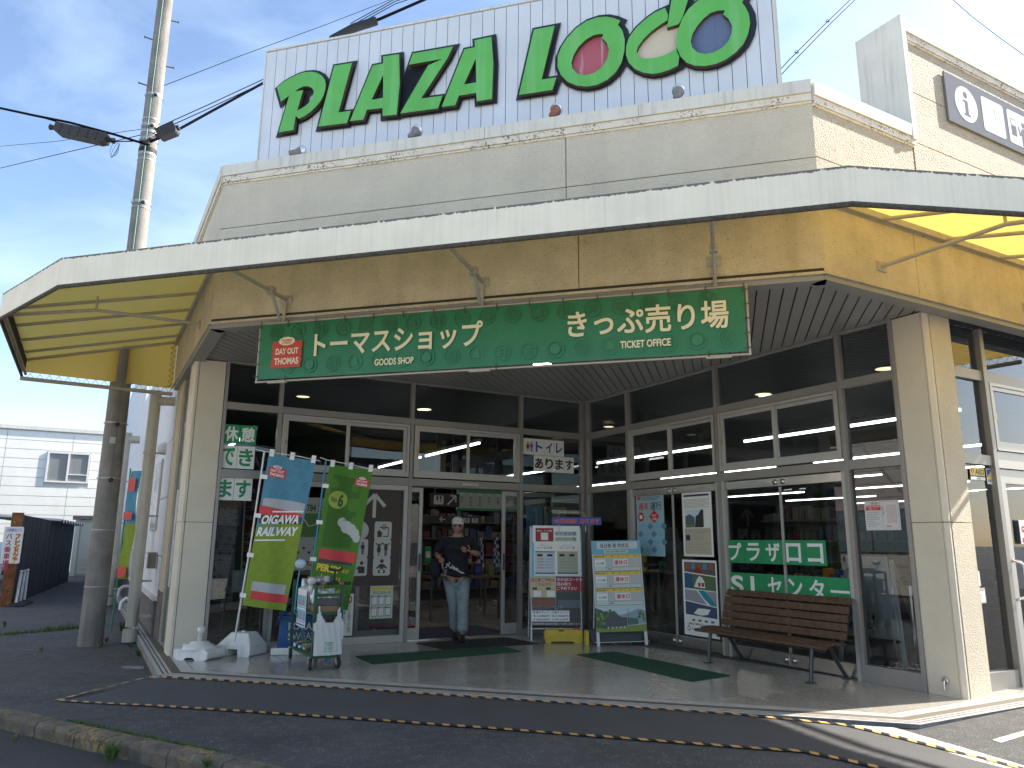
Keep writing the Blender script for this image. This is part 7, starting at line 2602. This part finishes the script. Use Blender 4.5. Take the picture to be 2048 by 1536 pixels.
# ================================================================ UTILITY POLE AND WIRES
PP = at_ground(180, 1291)
PF = Fr(PP, Vector((PP.y, -PP.x, 0)))
polem = M('pole_concrete', (.235, .225, .21), .85, var=.28, vs=3, bump=.8, bs=50, streak=((.07, .065, .06), .8, 7))
t = empty('utility_pole', PP, 'tall tapered concrete utility pole left of the shop with steel bands and step bolts', 'utility pole')
def pr_(w): return .168-.0042*(w)
def pz(u, v): return PF.px(u, v)[1]
m = MB()
m.tube([PF.pt(0, 0, w) for w in (-.3, 0, 2, 4, 6, 8, 10, 12.5)], [pr_(max(0, w)) for w in (-.3, 0, 2, 4, 6, 8, 10, 12.5)], 20)
m.build('shaft', polem, t)
galv = M('galvanised', (.40, .40, .40), .5, .6, var=.2, vs=20)
for v, h in ((409, .05), (190, .05), (253, .06), (266, .05), (281, .05), (303, .07), (311, .04), (240, .03), (420, .02), (957, .022), (846, .022), (1060, .016), (1172, .016), (323, .02)):
    w = pz(PF.pt and 290 if v < 600 else 215, v)
    r = pr_(w)
    MB().tube([PF.pt(0, 0, w-h/2), PF.pt(0, 0, w+h/2)], r+.006, 20, mi=0).build('band', galv if v != 303 else RUBBER, t)
    if v in (409, 190, 253, 281, 846, 957):
        q = MB()
        for k in range(10):
            a = 2*math.pi*k/10
            c = PF.pt((r+.01)*math.cos(a), (r+.01)*math.sin(a), w)
            q.cbox(Fr(c, PF.x*(-math.sin(a))+PF.y*math.cos(a)), 0, 0, 0, .02, .012, .02)
        tag(q.build('band_teeth', galv, t), kind='stuff')
        MB().lathe(PF.pt(.02, r+.006, w-.03), [(.03, 0), (.034, .012), (.02, .03)], 12, axis=PF.y).build('hook', RUBBER, t)
for (u, v), s in (((340, 41), 1), ((303, 79), -1), ((332, 133), 1), ((290, 170), -1)):
    w = pz(u, v)
    MB().tube([PF.pt(s*pr_(w)*.9, 0, w), PF.pt(s*(pr_(w)+.12), .02, w)], .011, 6).tube([PF.pt(s*(pr_(w)+.115), .02, w), PF.pt(s*(pr_(w)+.13), .02, w)], .02, 8).build('step_bolt', M('step_rust', (.12, .09, .08), .7), t)
MB().tube([PF.pt(-.05+.002*k, pr_(1.2*k+4)+.012, 5.6+.8*k) for k in range(9)], .009, 6).build('riser_cable', M('riser_green', (.13, .25, .22), .6), t)
MB().box(PF, -.06, .02, pr_(2.6), pr_(2.6)+.006, 2.95, 3.05).build('number_plate', M('plate_pale', (.45, .48, .52), .5), t)

wirem = M('wire_black', (.012, .012, .014), 1., spec=0.)
def wire(px, r, lab, name='overhead_wire', cat='wire', group='overhead wires', sag=0., n=1):
    """px: (u, v, distance along y)"""
    P = [at_y(u, v, y) for u, v, y in px]
    q = MB()
    for k in range(n):
        off = Vector((0, 0, .06*k))
        pts = []
        for a, b_ in zip(P, P[1:]):
            for i in range(6):
                s = i/6
                pts.append(a.lerp(b_, s)+off-Z*sag*4*s*(1-s))
        pts.append(P[-1]+off)
        q.tube(pts, r, 5)
    return tag(q.build(name, wirem), lab, cat, group)
yp = PP.y
wire([(298, 290, yp-.2), (230, 269, yp-.1), (140, 245, yp), (70, 231, yp+.3), (-60, 203, yp+1)], .022, 'thick black cable running left from the pole above the long splice box', n=1)
wire([(296, 282, yp-.2), (225, 283, yp-.15), (175, 262, yp), (75, 232, yp+.2)], .010, 'thin black cable looping down to the splice box')
wire([(300, 284, yp-.2), (352, 262, yp-.05), (430, 219, yp+.3), (527, 166, yp+.7), (640, 104, yp+1.2)], .024, 'thick black cable bundle rising right from the pole behind the sign')
wire([(300, 262, yp-.1), (420, 208, yp+.2), (530, 157, yp+.7)], .008, 'upper twisted wire between the pole and the sign')
wire([(300, 270, yp-.1), (420, 216, yp+.2), (530, 164, yp+.7)], .008, 'lower twisted wire between the pole and the sign')
wire([(326, 172, yp+.2), (480, 112, yp+1.5), (650, 50, yp+3), (800, -8, yp+4)], .006, 'single thin wire climbing from the pole high over the sign')
wire([(640, 95, yp+1.2), (700, 60, yp+1.4), (760, 38, yp+1.5), (870, -10, yp+1.9)], .030, 'thick cable leaving over the top edge of the sign')
wire([(700, 58, yp+1.4), (790, 8, yp+1.6), (850, -12, yp+1.8)], .008, 'thin loose wire beside the thick cable over the sign', n=3)
q = MB().tube([at_y(664, 80, yp+1.25), at_y(708, 56, yp+1.4), at_y(752, 42, yp+1.5)], .085, 12)
tag(q.build('cable_sleeve', M('sleeve_black', (.02, .02, .022), .5)), 'thick black cable sleeve above the top edge of the sign', 'cable sleeve')
wire([(-40, 296, yp+6), (110, 283, yp+3), (285, 258, yp)], .005, 'upper thin wire coming in from the left edge')
wire([(-40, 346, yp+6), (110, 310, yp+3), (290, 268, yp)], .007, 'lower thin wire coming in from the left edge')
wire([(1530, 172, 15), (1580, 118, 16), (1650, 48, 17.5), (1710, -10, 19)], .011, 'left of the two parallel wires right of the sign')
wire([(1541, 172, 15), (1592, 118, 16), (1662, 46, 17.5), (1722, -12, 19)], .011, 'right of the two parallel wires right of the sign')
for (u, v) in ((1593, 104), (1655, 42)):
    y = 15+(u-1530)/45
    P = at_y(u, v, y)
    q = MB().ring(Fr(P, (1, 0, 0)), 0, 0, .05, .012, 0).tube([P+Vector((-.05, 0, 0)), P+Vector((.05, 0, -.02))], .008, 5)
    tag(q.build('wire_spacer', wirem), '%s ring spacer between the two parallel wires' % ('lower' if v > 80 else 'upper'), 'spacer', 'ring spacers on the parallel wires')
wire([(1895, -10, 22), (1945, 34, 21), (2000, 76, 20), (2070, 126, 19)], .010, 'single wire crossing the top right corner of the sky')
# splice boxes
blk = M('splice_box', (.035, .033, .033), .6, var=.3, vs=20)
def splice(pa, pb, y, r, lab):
    a, b_ = at_y(*pa, y), at_y(*pb, y)
    f = Fr(a, b_-a, Z)
    L = (b_-a).length
    t = empty('splice_box', (a+b_)/2-Z*r, lab, 'splice box', 'black cable splice boxes')
    up = f.x.cross(f.y)
    f.z = -up if up.z < 0 else up
    q = MB()
    q.prism(f, [(L*.1, -r*.6), (L*.18, -r), (L*.82, -r), (L*.9, -r*.6), (L*.9, r*.8), (L*.1, r*.8)], -r*.8, r*.8)
    q.build('case', blk, t, bevel=.02)
    for u0, u1 in ((0, L*.1), (L*.9, L)):
        MB().tube([f.pt(u0, 0, 0), f.pt((u0+u1)/2, 0, 0), f.pt(u1, 0, 0)], [r*.5, r*.35, r*.5], 10).build('gland', RUBBER, t)
    for k in range(5):
        MB().box(f, L*(.2+.14*k), L*(.215+.14*k), r*.8, r*.83, -r*.9, r*.7).build('clip', RUBBER, t)
splice((101, 254), (228, 282), yp-.1, .105, 'long black splice box hanging left of the pole')
splice((312, 272), (358, 254), yp-.3, .10, 'short black splice box clamped to the right of the pole')
q = MB()
lp = []
for k in range(40):
    a = k*.5
    lp.append(at_y(228+9*math.sin(a*.9)+k*.1, 298+14*math.cos(a)+.1*k, yp-.1+.02*math.sin(k)))
q.tube(lp, .003, 4)
tag(q.build('loose_wire', wirem), 'thin loose wire curls under the end of the long splice box', 'wire')

# ================================================================ DRAIN PIPES
pvc = M('pvc_pipe', (.50, .465, .385), .5, var=.10, vs=4, streak=((.25, .22, .17), .3, 10))
def drain(P, r, h, lab, top):
    t = empty('drain_pipe', P, lab, 'drain pipe', 'cream drain pipes on the alley wall')
    MB().tube([P+Z*.02, P+Z*.20], r*1.3, 16).build('shoe', pvc, t)
    MB().tube([P+Z*.24, P+Z*h], r, 16).build('pipe', pvc, t)
    w = .9
    while w < h-.2:
        MB().tube([P+Z*(w-.015), P+Z*(w+.015)], r+.012, 16).build('collar', pvc, t)
        MB().tube([P+Z*w, P+Z*w+dL*.22], .014, 6).build('bracket', galv, t)
        w += .98
    MB().box(Fr(P, dL), -.1, .26, -.03, .03, .36, .40).build('strap', pvc, t)
    if top:
        MB().tube([P+Z*(h-.14), P+Z*(h-.13)+dL*.12, P+Z*(h-.12)+dL*.3], r*.85, 12).build('elbow', pvc, t)
        MB().tube([P+Z*(h-.02), P+Z*(h+.02)], r+.015, 16).build('collar', pvc, t)
p1 = at_ground(259, 1286)
drain(p1, .086, pz(0, 0)*0+3.83, 'near cream drain pipe beside the concrete utility pole', True)
p2 = at_ground(214, 1212)
drain(p2, .11, 4.0, 'far cream drain pipe on the white alley wall', True)
q = MB()
for k, (b0_, z) in enumerate(((-18.6, .28), (-17.2, .12))):
    q = MB().tube([W(1.0, b0_, z+.12), W(.86, b0_, z+.12), W(.80, b0_, z+.06), W(.79, b0_, z-.08)], .04, 9)
    tag(q.build('drain_spout', PLASTW if k else pvc), ('lower' if k else 'upper')+' small bent drain spout low on the alley wall', 'drain spout')
m = MB().box(WW, -13.55, -13.35, .02, .14, .95, 1.2)
tag(m.build('junction_box', M('box_brown', (.25, .21, .16), .6), bevel=.01), 'small brown box on the wall behind the near drain pipe', 'wall box')
# window poster sheets behind the left column
LP = Fr(W(1.115, 0), dR)
t = empty('window_film', LP.pt(-11.4, .02, .1), 'white and green window film on the narrow alley side window', 'sign')
MB().box(LP, -11.93, -11.0, .0, .004, .75, 2.1).build('sheet', M('film_white', (.55, .57, .60), .3), t)
MB().box(LP, -11.93, -11.0, .0, .004, .08, .74).build('sheet', M('film_green', (.03, .12, .08), .3), t)
MB().box(LP, -11.93, -11.0, .0, .004, 2.11, 2.5).build('sheet', M('film_green', (.03, .12, .08), .3), t)
m = MB()
m.rrect(LP, -11.7, -11.2, 2.17, 2.44, .06, .006, 1); m.rrect(LP, -11.67, -11.23, 2.19, 2.42, .05, .007, 2)
fit(m, LP, 'おおい', -11.75, -11.2, 1.45, 1.62, .006, .03, mi=0); m.rect(LP, -11.75, -11.2, 1.40, 1.42, .006, 0)
fit(m, LP, 'ご案内', -11.7, -11.3, 1.22, 1.34, .006, .02, mi=2)
for k in range(7):
    m.ring(LP, -11.75+.09*k, 1.0+.06*(k % 2), .05, .012, .006, 2, 12)
fit(m, LP, 'SHOP', -11.6, -11.3, .5, .58, .006, .03, mi=1)
printed(t, m, [DRED, WHITE, GREY])
# blue flag on the alley wall
q = Fr(W(.62, -14.6, 0), dL*.5+dR*.87)
t = empty('alley_flag', q.pt(0, 0, -.1), 'narrow blue flag on a green pole behind the near drain pipe', 'flag')
MB().tube([q.pt(-.1, 0, -.1), q.pt(-.06, 0, 2.6)], .012, 7).build('pole', GREEN, t)
m = MB()
pts = [q.pt(-.08+.3*i/6+.01*j/8, .02*math.sin(i+j*.7), .75+1.8*j/16) for j in range(17) for i in range(7)]
for j in range(16):
    for i in range(6):
        a = j*7+i
        m.add([pts[a], pts[a+1], pts[a+8], pts[a+7]], [(0, 1, 2, 3)], 1 if j < 8 else 0)
m.build('cloth', [fb, fl], t)
m = MB()
m.rect(q, .0, .2, 2.2, 2.42, .05, 0); m.rect(q, -.04, .2, 1.72, 1.85, .05, 0); m.rect(q, -.04, .2, .78, .95, .05, 0)
printed(t, m, [RED])

# ================================================================ ALLEY: BOARD FENCE, SIGN, POSTS, SHED, HOUSE
gz = -.16
fa, fb_ = W(-1.30, -21.2, gz), W(-.33, -32.3, gz)
FE = Fr(fa, fb_-fa)
if FE.y.dot(-fa) < 0: FE.y = -FE.y
FL_ = (fb_-fa).length
t = empty('board_fence', fa, 'long dark weathered board fence along the alley', 'fence')
boards = [M('fence_board', (.030, .030, .033), .85, var=.3, vs=6, streak=((.09, .09, .10), .5, 16)), M('fence_board_grey', (.042, .042, .046), .85, var=.3, vs=6, streak=((.11, .11, .12), .5, 16))]
n = 58
for k in range(n):
    u0, u1 = FL_*k/n+.004, FL_*(k+1)/n-.004
    d = random.uniform(0, .014)
    MB().box(FE, u0, u1, -.02, d, .02, .78).build('board', boards[k % 2], t)
    MB().box(FE, u0, u1, -.02, d+.004, .79, 2.10-.06*k/n).build('board', boards[(k*7) % 2], t)
MB().box(FE, -.05, FL_, -.06, -.021, .0, 2.02).build('fence_rail', boards[0], t)
MB().box(FE, -.30, -.12, -.16, .05, -.1, 2.14).build('end_post', M('post_rusty', (.22, .085, .03), .85, var=.4, vs=9, speck=((.35, .30, .22), .6, 30)), t)
q = MB()
N = 40
for i in range(N):
    u = FL_*.45+FL_*.6*i/N
    w0 = 2.12+.06*math.sin(i*1.4)
    u2 = FL_*.45+FL_*.6*(i+1)/N
    w1 = 2.12+.06*math.sin((i+1)*1.4)
    q.quad(FE.pt(u, .25, w0-.05), FE.pt(u2, .25, w1-.05), FE.pt(u2, -1.6, w1+.06), FE.pt(u, -1.6, w0+.06))
q.build('corrugated_roof', M('corrugated', (.45, .44, .40), .5), t)
BS = Fr(at_z(10, 1216, gz)-Vector((0, .75, 0)), Vector((1, .12, 0)))
t = empty('bus_sign', BS.pt(.1, 0, 1.1), 'white bus stop sign with red vertical characters on the fence post', 'sign')
(x0, y1), (x1, y0) = BS.px(13, 1052), BS.px(41, 1127)
f = BS.sub(x0, .06, y0)
w_, h_ = .40, (y1-y0)*.98
q = MB(); q.rrect(f, 0, w_, 0, h_, .03, .0, v0=-.015); q.build('enamel_plate', M('sign_enamel', (.66, .70, .74), .4), t)
m = MB()
fit(m, f, '大鉄観光バス', .05, w_-.04, h_-.11, h_-.035, .002, .008, mi=1)
m.vtext(f, 'バス乗車場所', .12, h_-.26, .14, .145, v=.002, bold=.004, mi=0)
m.vtext(f, 'フレンドツア', .30, h_-.25, .12, .105, v=.002, bold=.014, mi=2); m.vtext(f, 'フレンドツア', .30, h_-.25, .12, .105, v=.004, bold=.006, mi=0)
printed(t, m, [M('enamel_red', (.36, .03, .05), .4), BLUE, YELLOW], 'lettering')
GR = 'white plastic posts leaning on the fence'
for k, ((u, v), (a, b_)) in enumerate((((31, 1213), (42, 1147)), ((39, 1210), (49, 1146)), ((47, 1207), (55, 1144)))):
    P = at_ground(u, v)
    T = at_y(a, b_, P.y+.25)
    t = empty('marker_post', P, ('leftmost', 'middle', 'rightmost')[k]+' of three white plastic posts with black feet beside the fence', 'marker post', GR)
    MB().lathe(P, [(.20, 0), (.20, .03), (.14, .06), (.05, .09)], 16).build('foot', RUBBER, t)
    MB().tube([P+Z*.06, T], .034, 10).build('post', PLASTW, t)
    MB().ball(T+Z*.04, .04, 10).build('cap', PLASTW, t)
# shed
SH = Fr(W(-.35, -37.0, gz), dL)
t = empty('garden_shed', SH.pt(.9, -.5, 0), 'cream shed with a louvred door behind the utility pole', 'shed')
shm = M('shed_cream', (.60, .58, .50), .6)
MB().box(SH, .0, 2.2, -1.2, -.05, 0, 2.35).build('wall', shm, t)
MB().box(SH, -.12, 2.3, -1.3, .12, 2.36, 2.5).build('roof', M('shed_roof', (.24, .20, .18), .6), t)
for k in range(20):
    MB().box(SH, .22, 1.9, -.05, .0-.02*(k % 2), .12+.098*k, .20+.098*k).build('louvre', shm, t)
MB().box(SH, .0, .18, -.05, .03, 0, 2.36).build('corner_post', shm, t)
# the white house behind
HO = Fr(W(0, -42, gz), dL)
t = empty('white_house', HO.pt(-4, -3, 0), 'white clad house with one sliding window beyond the alley', 'house')
MB().box(HO, -16, 1.9, -7, -.05, 0, 6.6).build('wall', M('house_wall', (.66, .66, .62), .7), t)
clad = M('house_cladding', (.84, .84, .79), .6, var=.06, vs=1.5)
rows_ = 15
for k in range(rows_):
    z0, z1 = .05+6.5*k/rows_, .05+6.5*(k+1)/rows_-.022
    for a0, a1 in ((-16, -8.1), (-8.08, -3.62), (-3.6, -.92), (-.9, 1.9)):
        if z1 > 4.25 and z0 < 5.55 and a0 == -3.6:
            MB().box(HO, a0, -1.92, -.04, 0, z0, z1).build('cladding_board', clad, t)
        elif z1 > 4.25 and z0 < 5.55 and a0 == -.9:
            MB().box(HO, -.08, a1, -.04, 0, z0, z1).build('cladding_board', clad, t)
        else:
            MB().box(HO, a0, a1, -.04, 0, z0, z1).build('cladding_board', clad, t)
MB().box(HO, -16.1, 2.0, -7.1, .08, 6.6, 6.78).build('roof_trim', copem, t)
wn = MB()
for e in ((-1.9, -.1, 5.55, 5.63), (-1.9, -.1, 4.17, 4.25), (-1.9, -1.82, 4.25, 5.55), (-.18, -.1, 4.25, 5.55), (-1.04, -.96, 4.25, 5.55), (-.96, -.18, 4.55, 4.59)):
    wn.box(HO, e[0], e[1], -.04, .06, e[2], e[3])
wn = wn.build('window', M('window_white', (.72, .72, .72), .4), t)
MB().box(HO, -1.82, -1.04, -.03, .0, 4.25, 5.55).build('pane', M('pane_grey', (.20, .205, .21), .08), wn)
MB().box(HO, -.96, -.18, -.03, .012, 4.25, 5.55).build('pane', M('pane_grey', (.20, .205, .21), .08), wn)
# parked car at the picture's edge
CA = Fr(at_z(-40, 1168, gz), Vector((1, .1, 0)))
t = empty('parked_car', CA.pt(-.6, -.8, 0), 'pale blue car parked beyond the board fence at the picture edge', 'car')
carm = M('car_paint', (.42, .50, .58), .25, .2)
MB().prism(CA, [(-3.2, .3), (.62, .3), (.72, .55), (.66, .85), (.2, .95), (-.3, 1.42), (-2.2, 1.45), (-2.9, .98), (-3.25, .9)], -1.6, 0).build('body', carm, t, bevel=.06)
MB().prism(CA, [(.1, .95), (-.35, 1.36), (-2.15, 1.38), (-2.7, .98)], -1.58, .006).build('side_window', M('car_glass', (.03, .04, .05), .06), t)
for u in (-.15, -2.5):
    wh = MB().lathe(CA.pt(u, -.16, .31), [(.0, 0), (.20, 0), (.30, .02), (.31, .1), (.30, .18), (.2, .19), (0, .19)], 20, axis=CA.y).build('wheel', tyrem, t)
    MB().lathe(CA.pt(u, .025, .31), [(.18, 0), (.17, .012), (0, .015)], 14, axis=CA.y).build('rim', ALU2, wh)
MB().box(CA, .6, .715, -.5, -.1, .62, .75).build('headlight', M('lamp_clear', (.6, .62, .65), .1), t)

# ================================================================ ACROSS THE STREET (seen in the window reflections)
tilem = M('roof_tile', (.055, .058, .065), .45, var=.3, vs=8)
HT = Fr(W(9, 16, -.25), -dL)
t = empty('tiled_house', HT.o, 'dark tiled house across the street behind the photographer', 'house')
MB().box(HT, -6, 6, -7, -.6, 0, 3.7).build('wall', M('plaster_grey', (.42, .40, .36), .8, var=.1, vs=1), t)
q = MB()
for k in range(48):
    u = -6.6+13.2*k/48
    q.tube([HT.pt(u, .35, 3.62), HT.pt(u, -3.8, 5.9)], .14, 5, caps=False)
    q.tube([HT.pt(u, -7.9, 3.62), HT.pt(u, -3.8, 5.9)], .14, 5, caps=False)
tag(q.build('tile_rows', tilem, t), kind='stuff')
MB().box(HT, -6.7, 6.7, -4.0, -3.6, 5.85, 6.2).build('ridge', tilem, t)
for u in (-4, -.5, 3):
    w = MB().box(HT, u-.9, u+.9, -.6, -.54, 1.0, 2.3).build('window', M('frame_dark', (.05, .045, .04), .5), t)
    MB().box(HT, u-.8, u+.8, -.54, -.53, 1.1, 2.2).build('pane', M('pane_grey', (.20, .205, .21), .08), w)
BG = Fr(W(-8.5, -17, -.2), dR)
BG = Fr(W(-8.5, -17, -.2), -dR)
t = empty('beige_house', BG.o, 'beige panelled house left of the photographer across the side street', 'house')
bgm = M('beige_panel', (.36, .335, .31), .75, var=.06, vs=1)
MB().box(BG, -8, 9, -8, -.05, 0, 7.2).build('wall', bgm, t)
for r in range(16):
    for c in range(6):
        z0, u0 = .45*r+.01, -8+2.83*c
        if 2 < r < 6 and 2 <= c <= 3 or 8 <= r < 11 and c == 3: continue
        MB().box(BG, u0+.006, u0+2.82, -.05, 0, z0, z0+.435).build('panel', bgm, t)
for u0, u1, z0, z1 in ((-2.2, 3.2, 1.3, 2.75), (.5, 3.2, 3.65, 4.95)):
    w = MB().box(BG, u0, u1, -.05, .02, z0, z1).build('window', M('frame_dark', (.05, .045, .04), .5), t)
    for k in range(3):
        MB().box(BG, u0+.06+(u1-u0-.1)*k/3, u0+(u1-u0)*(k+1)/3-.04, .02, .03, z0+.06, z1-.06).build('pane', M('pane_blue', (.12, .17, .19), .08), w)

# ================================================================ WEEDS
weedm = M('weed_green', (.075, .14, .025), .7, var=.3, vs=30)
weedy = M('weed_yellow', (.20, .19, .05), .8, var=.3, vs=30)
random.seed(31)
def weed(P, h, n, mat, lab, spread=1.):
    q = MB()
    for k in range(n):
        a = random.uniform(0, 2*math.pi)
        l = h*random.uniform(.5, 1.1)
        le = random.uniform(.15, .9)*spread
        d = Vector((math.cos(a), math.sin(a), 0))
        s = Vector((-d.y, d.x, 0))*h*.055
        p0 = P+d*random.uniform(0, .02)
        p1 = p0+d*l*le*.5+Z*l*.6
        p2 = p0+d*l*le+Z*l*(.95-.5*le)
        q.add([p0-s*.6, p0+s*.6, p1+s, p1-s, p2], [(0, 1, 2, 3), (3, 2, 4)], 0)
    return tag(q.build('weed', mat, o=P), lab, 'weed', 'weeds in the pavement joints')
weed(at_ground(222, 1522, -.11), .17, 46, weedm, 'bushy green weed growing at the face of the kerb')
weed(at_ground(415, 1534, -.03), .09, 26, weedm, 'small light green weed at the kerb near the bottom edge')
weed(at_ground(84, 1303), .10, 14, weedy, 'thin yellowish weed standing alone in the asphalt')
weed(at_ground(8, 1254), .14, 16, weedm, 'small dark weed at the left edge of the pavement')
weed(at_ground(196, 1296), .09, 18, weedy, 'yellow grass tuft at the foot of the utility pole')
weed(at_ground(213, 1284), .10, 16, weedm, 'green tuft between the utility pole and the drain pipe')
weed(at_ground(276, 1312), .13, 26, weedm, 'green weed against the corner of the porch step')
weed(at_ground(262, 1296), .10, 16, weedm, 'weed tuft along the side of the porch step')
weed(at_ground(243, 1262), .22, 26, weedm, 'tall weed at the foot of the near drain pipe')
weed(at_ground(30, 1480, -.12), .06, 14, weedy, 'dry tuft in the road gutter at the left')
q = MB()
for k in range(420):
    s = random.random()
    u = s*160
    v = 1271-15*s+random.gauss(0, 1.0)
    P = at_ground(u, v)
    h = random.uniform(.02, .07)*(1.6 if .55 < s < .95 else 1)
    a = random.uniform(0, 6.28)
    d = Vector((math.cos(a), math.sin(a), 0))
    q.add([P-d*.008, P+d*.008, P+d*.01+Z*h], [(0, 1, 2)], 0)
tag(q.build('joint_grass', weedm, o=at_ground(80, 1265)), 'thin line of grass in the pavement joint', 'grass', kind='stuff')
q = MB()
for k in range(500):
    s = random.random()
    P = kN*(kM0-.005-abs(random.gauss(0, .015)))+kD*(kA.dot(kD)+1.1+2.0*s)
    P.z = ground(P)
    h = random.uniform(.006, .028)
    a = random.uniform(0, 6.28)
    d = Vector((math.cos(a), math.sin(a), 0))
    q.add([P-d*.008, P+d*.008, P+d*.012+Z*h], [(0, 1, 2)], 0)
tag(q.build('kerb_moss', weedm, o=at_ground(480, 1515)), 'thin line of moss and grass behind the kerb', 'moss', kind='stuff')
q = MB()
P = at_ground(283, 1369)
tag(MB().prism(Fr(at_ground(285, 1338), dF, nF), [(-.28, -.03), (-.2, .03), (-.02, .04), (.02, .0), (-.1, -.03)], .0, .025).build('concrete_scrap', concrete), 'broken flat piece of concrete beside the porch step', 'rubble')
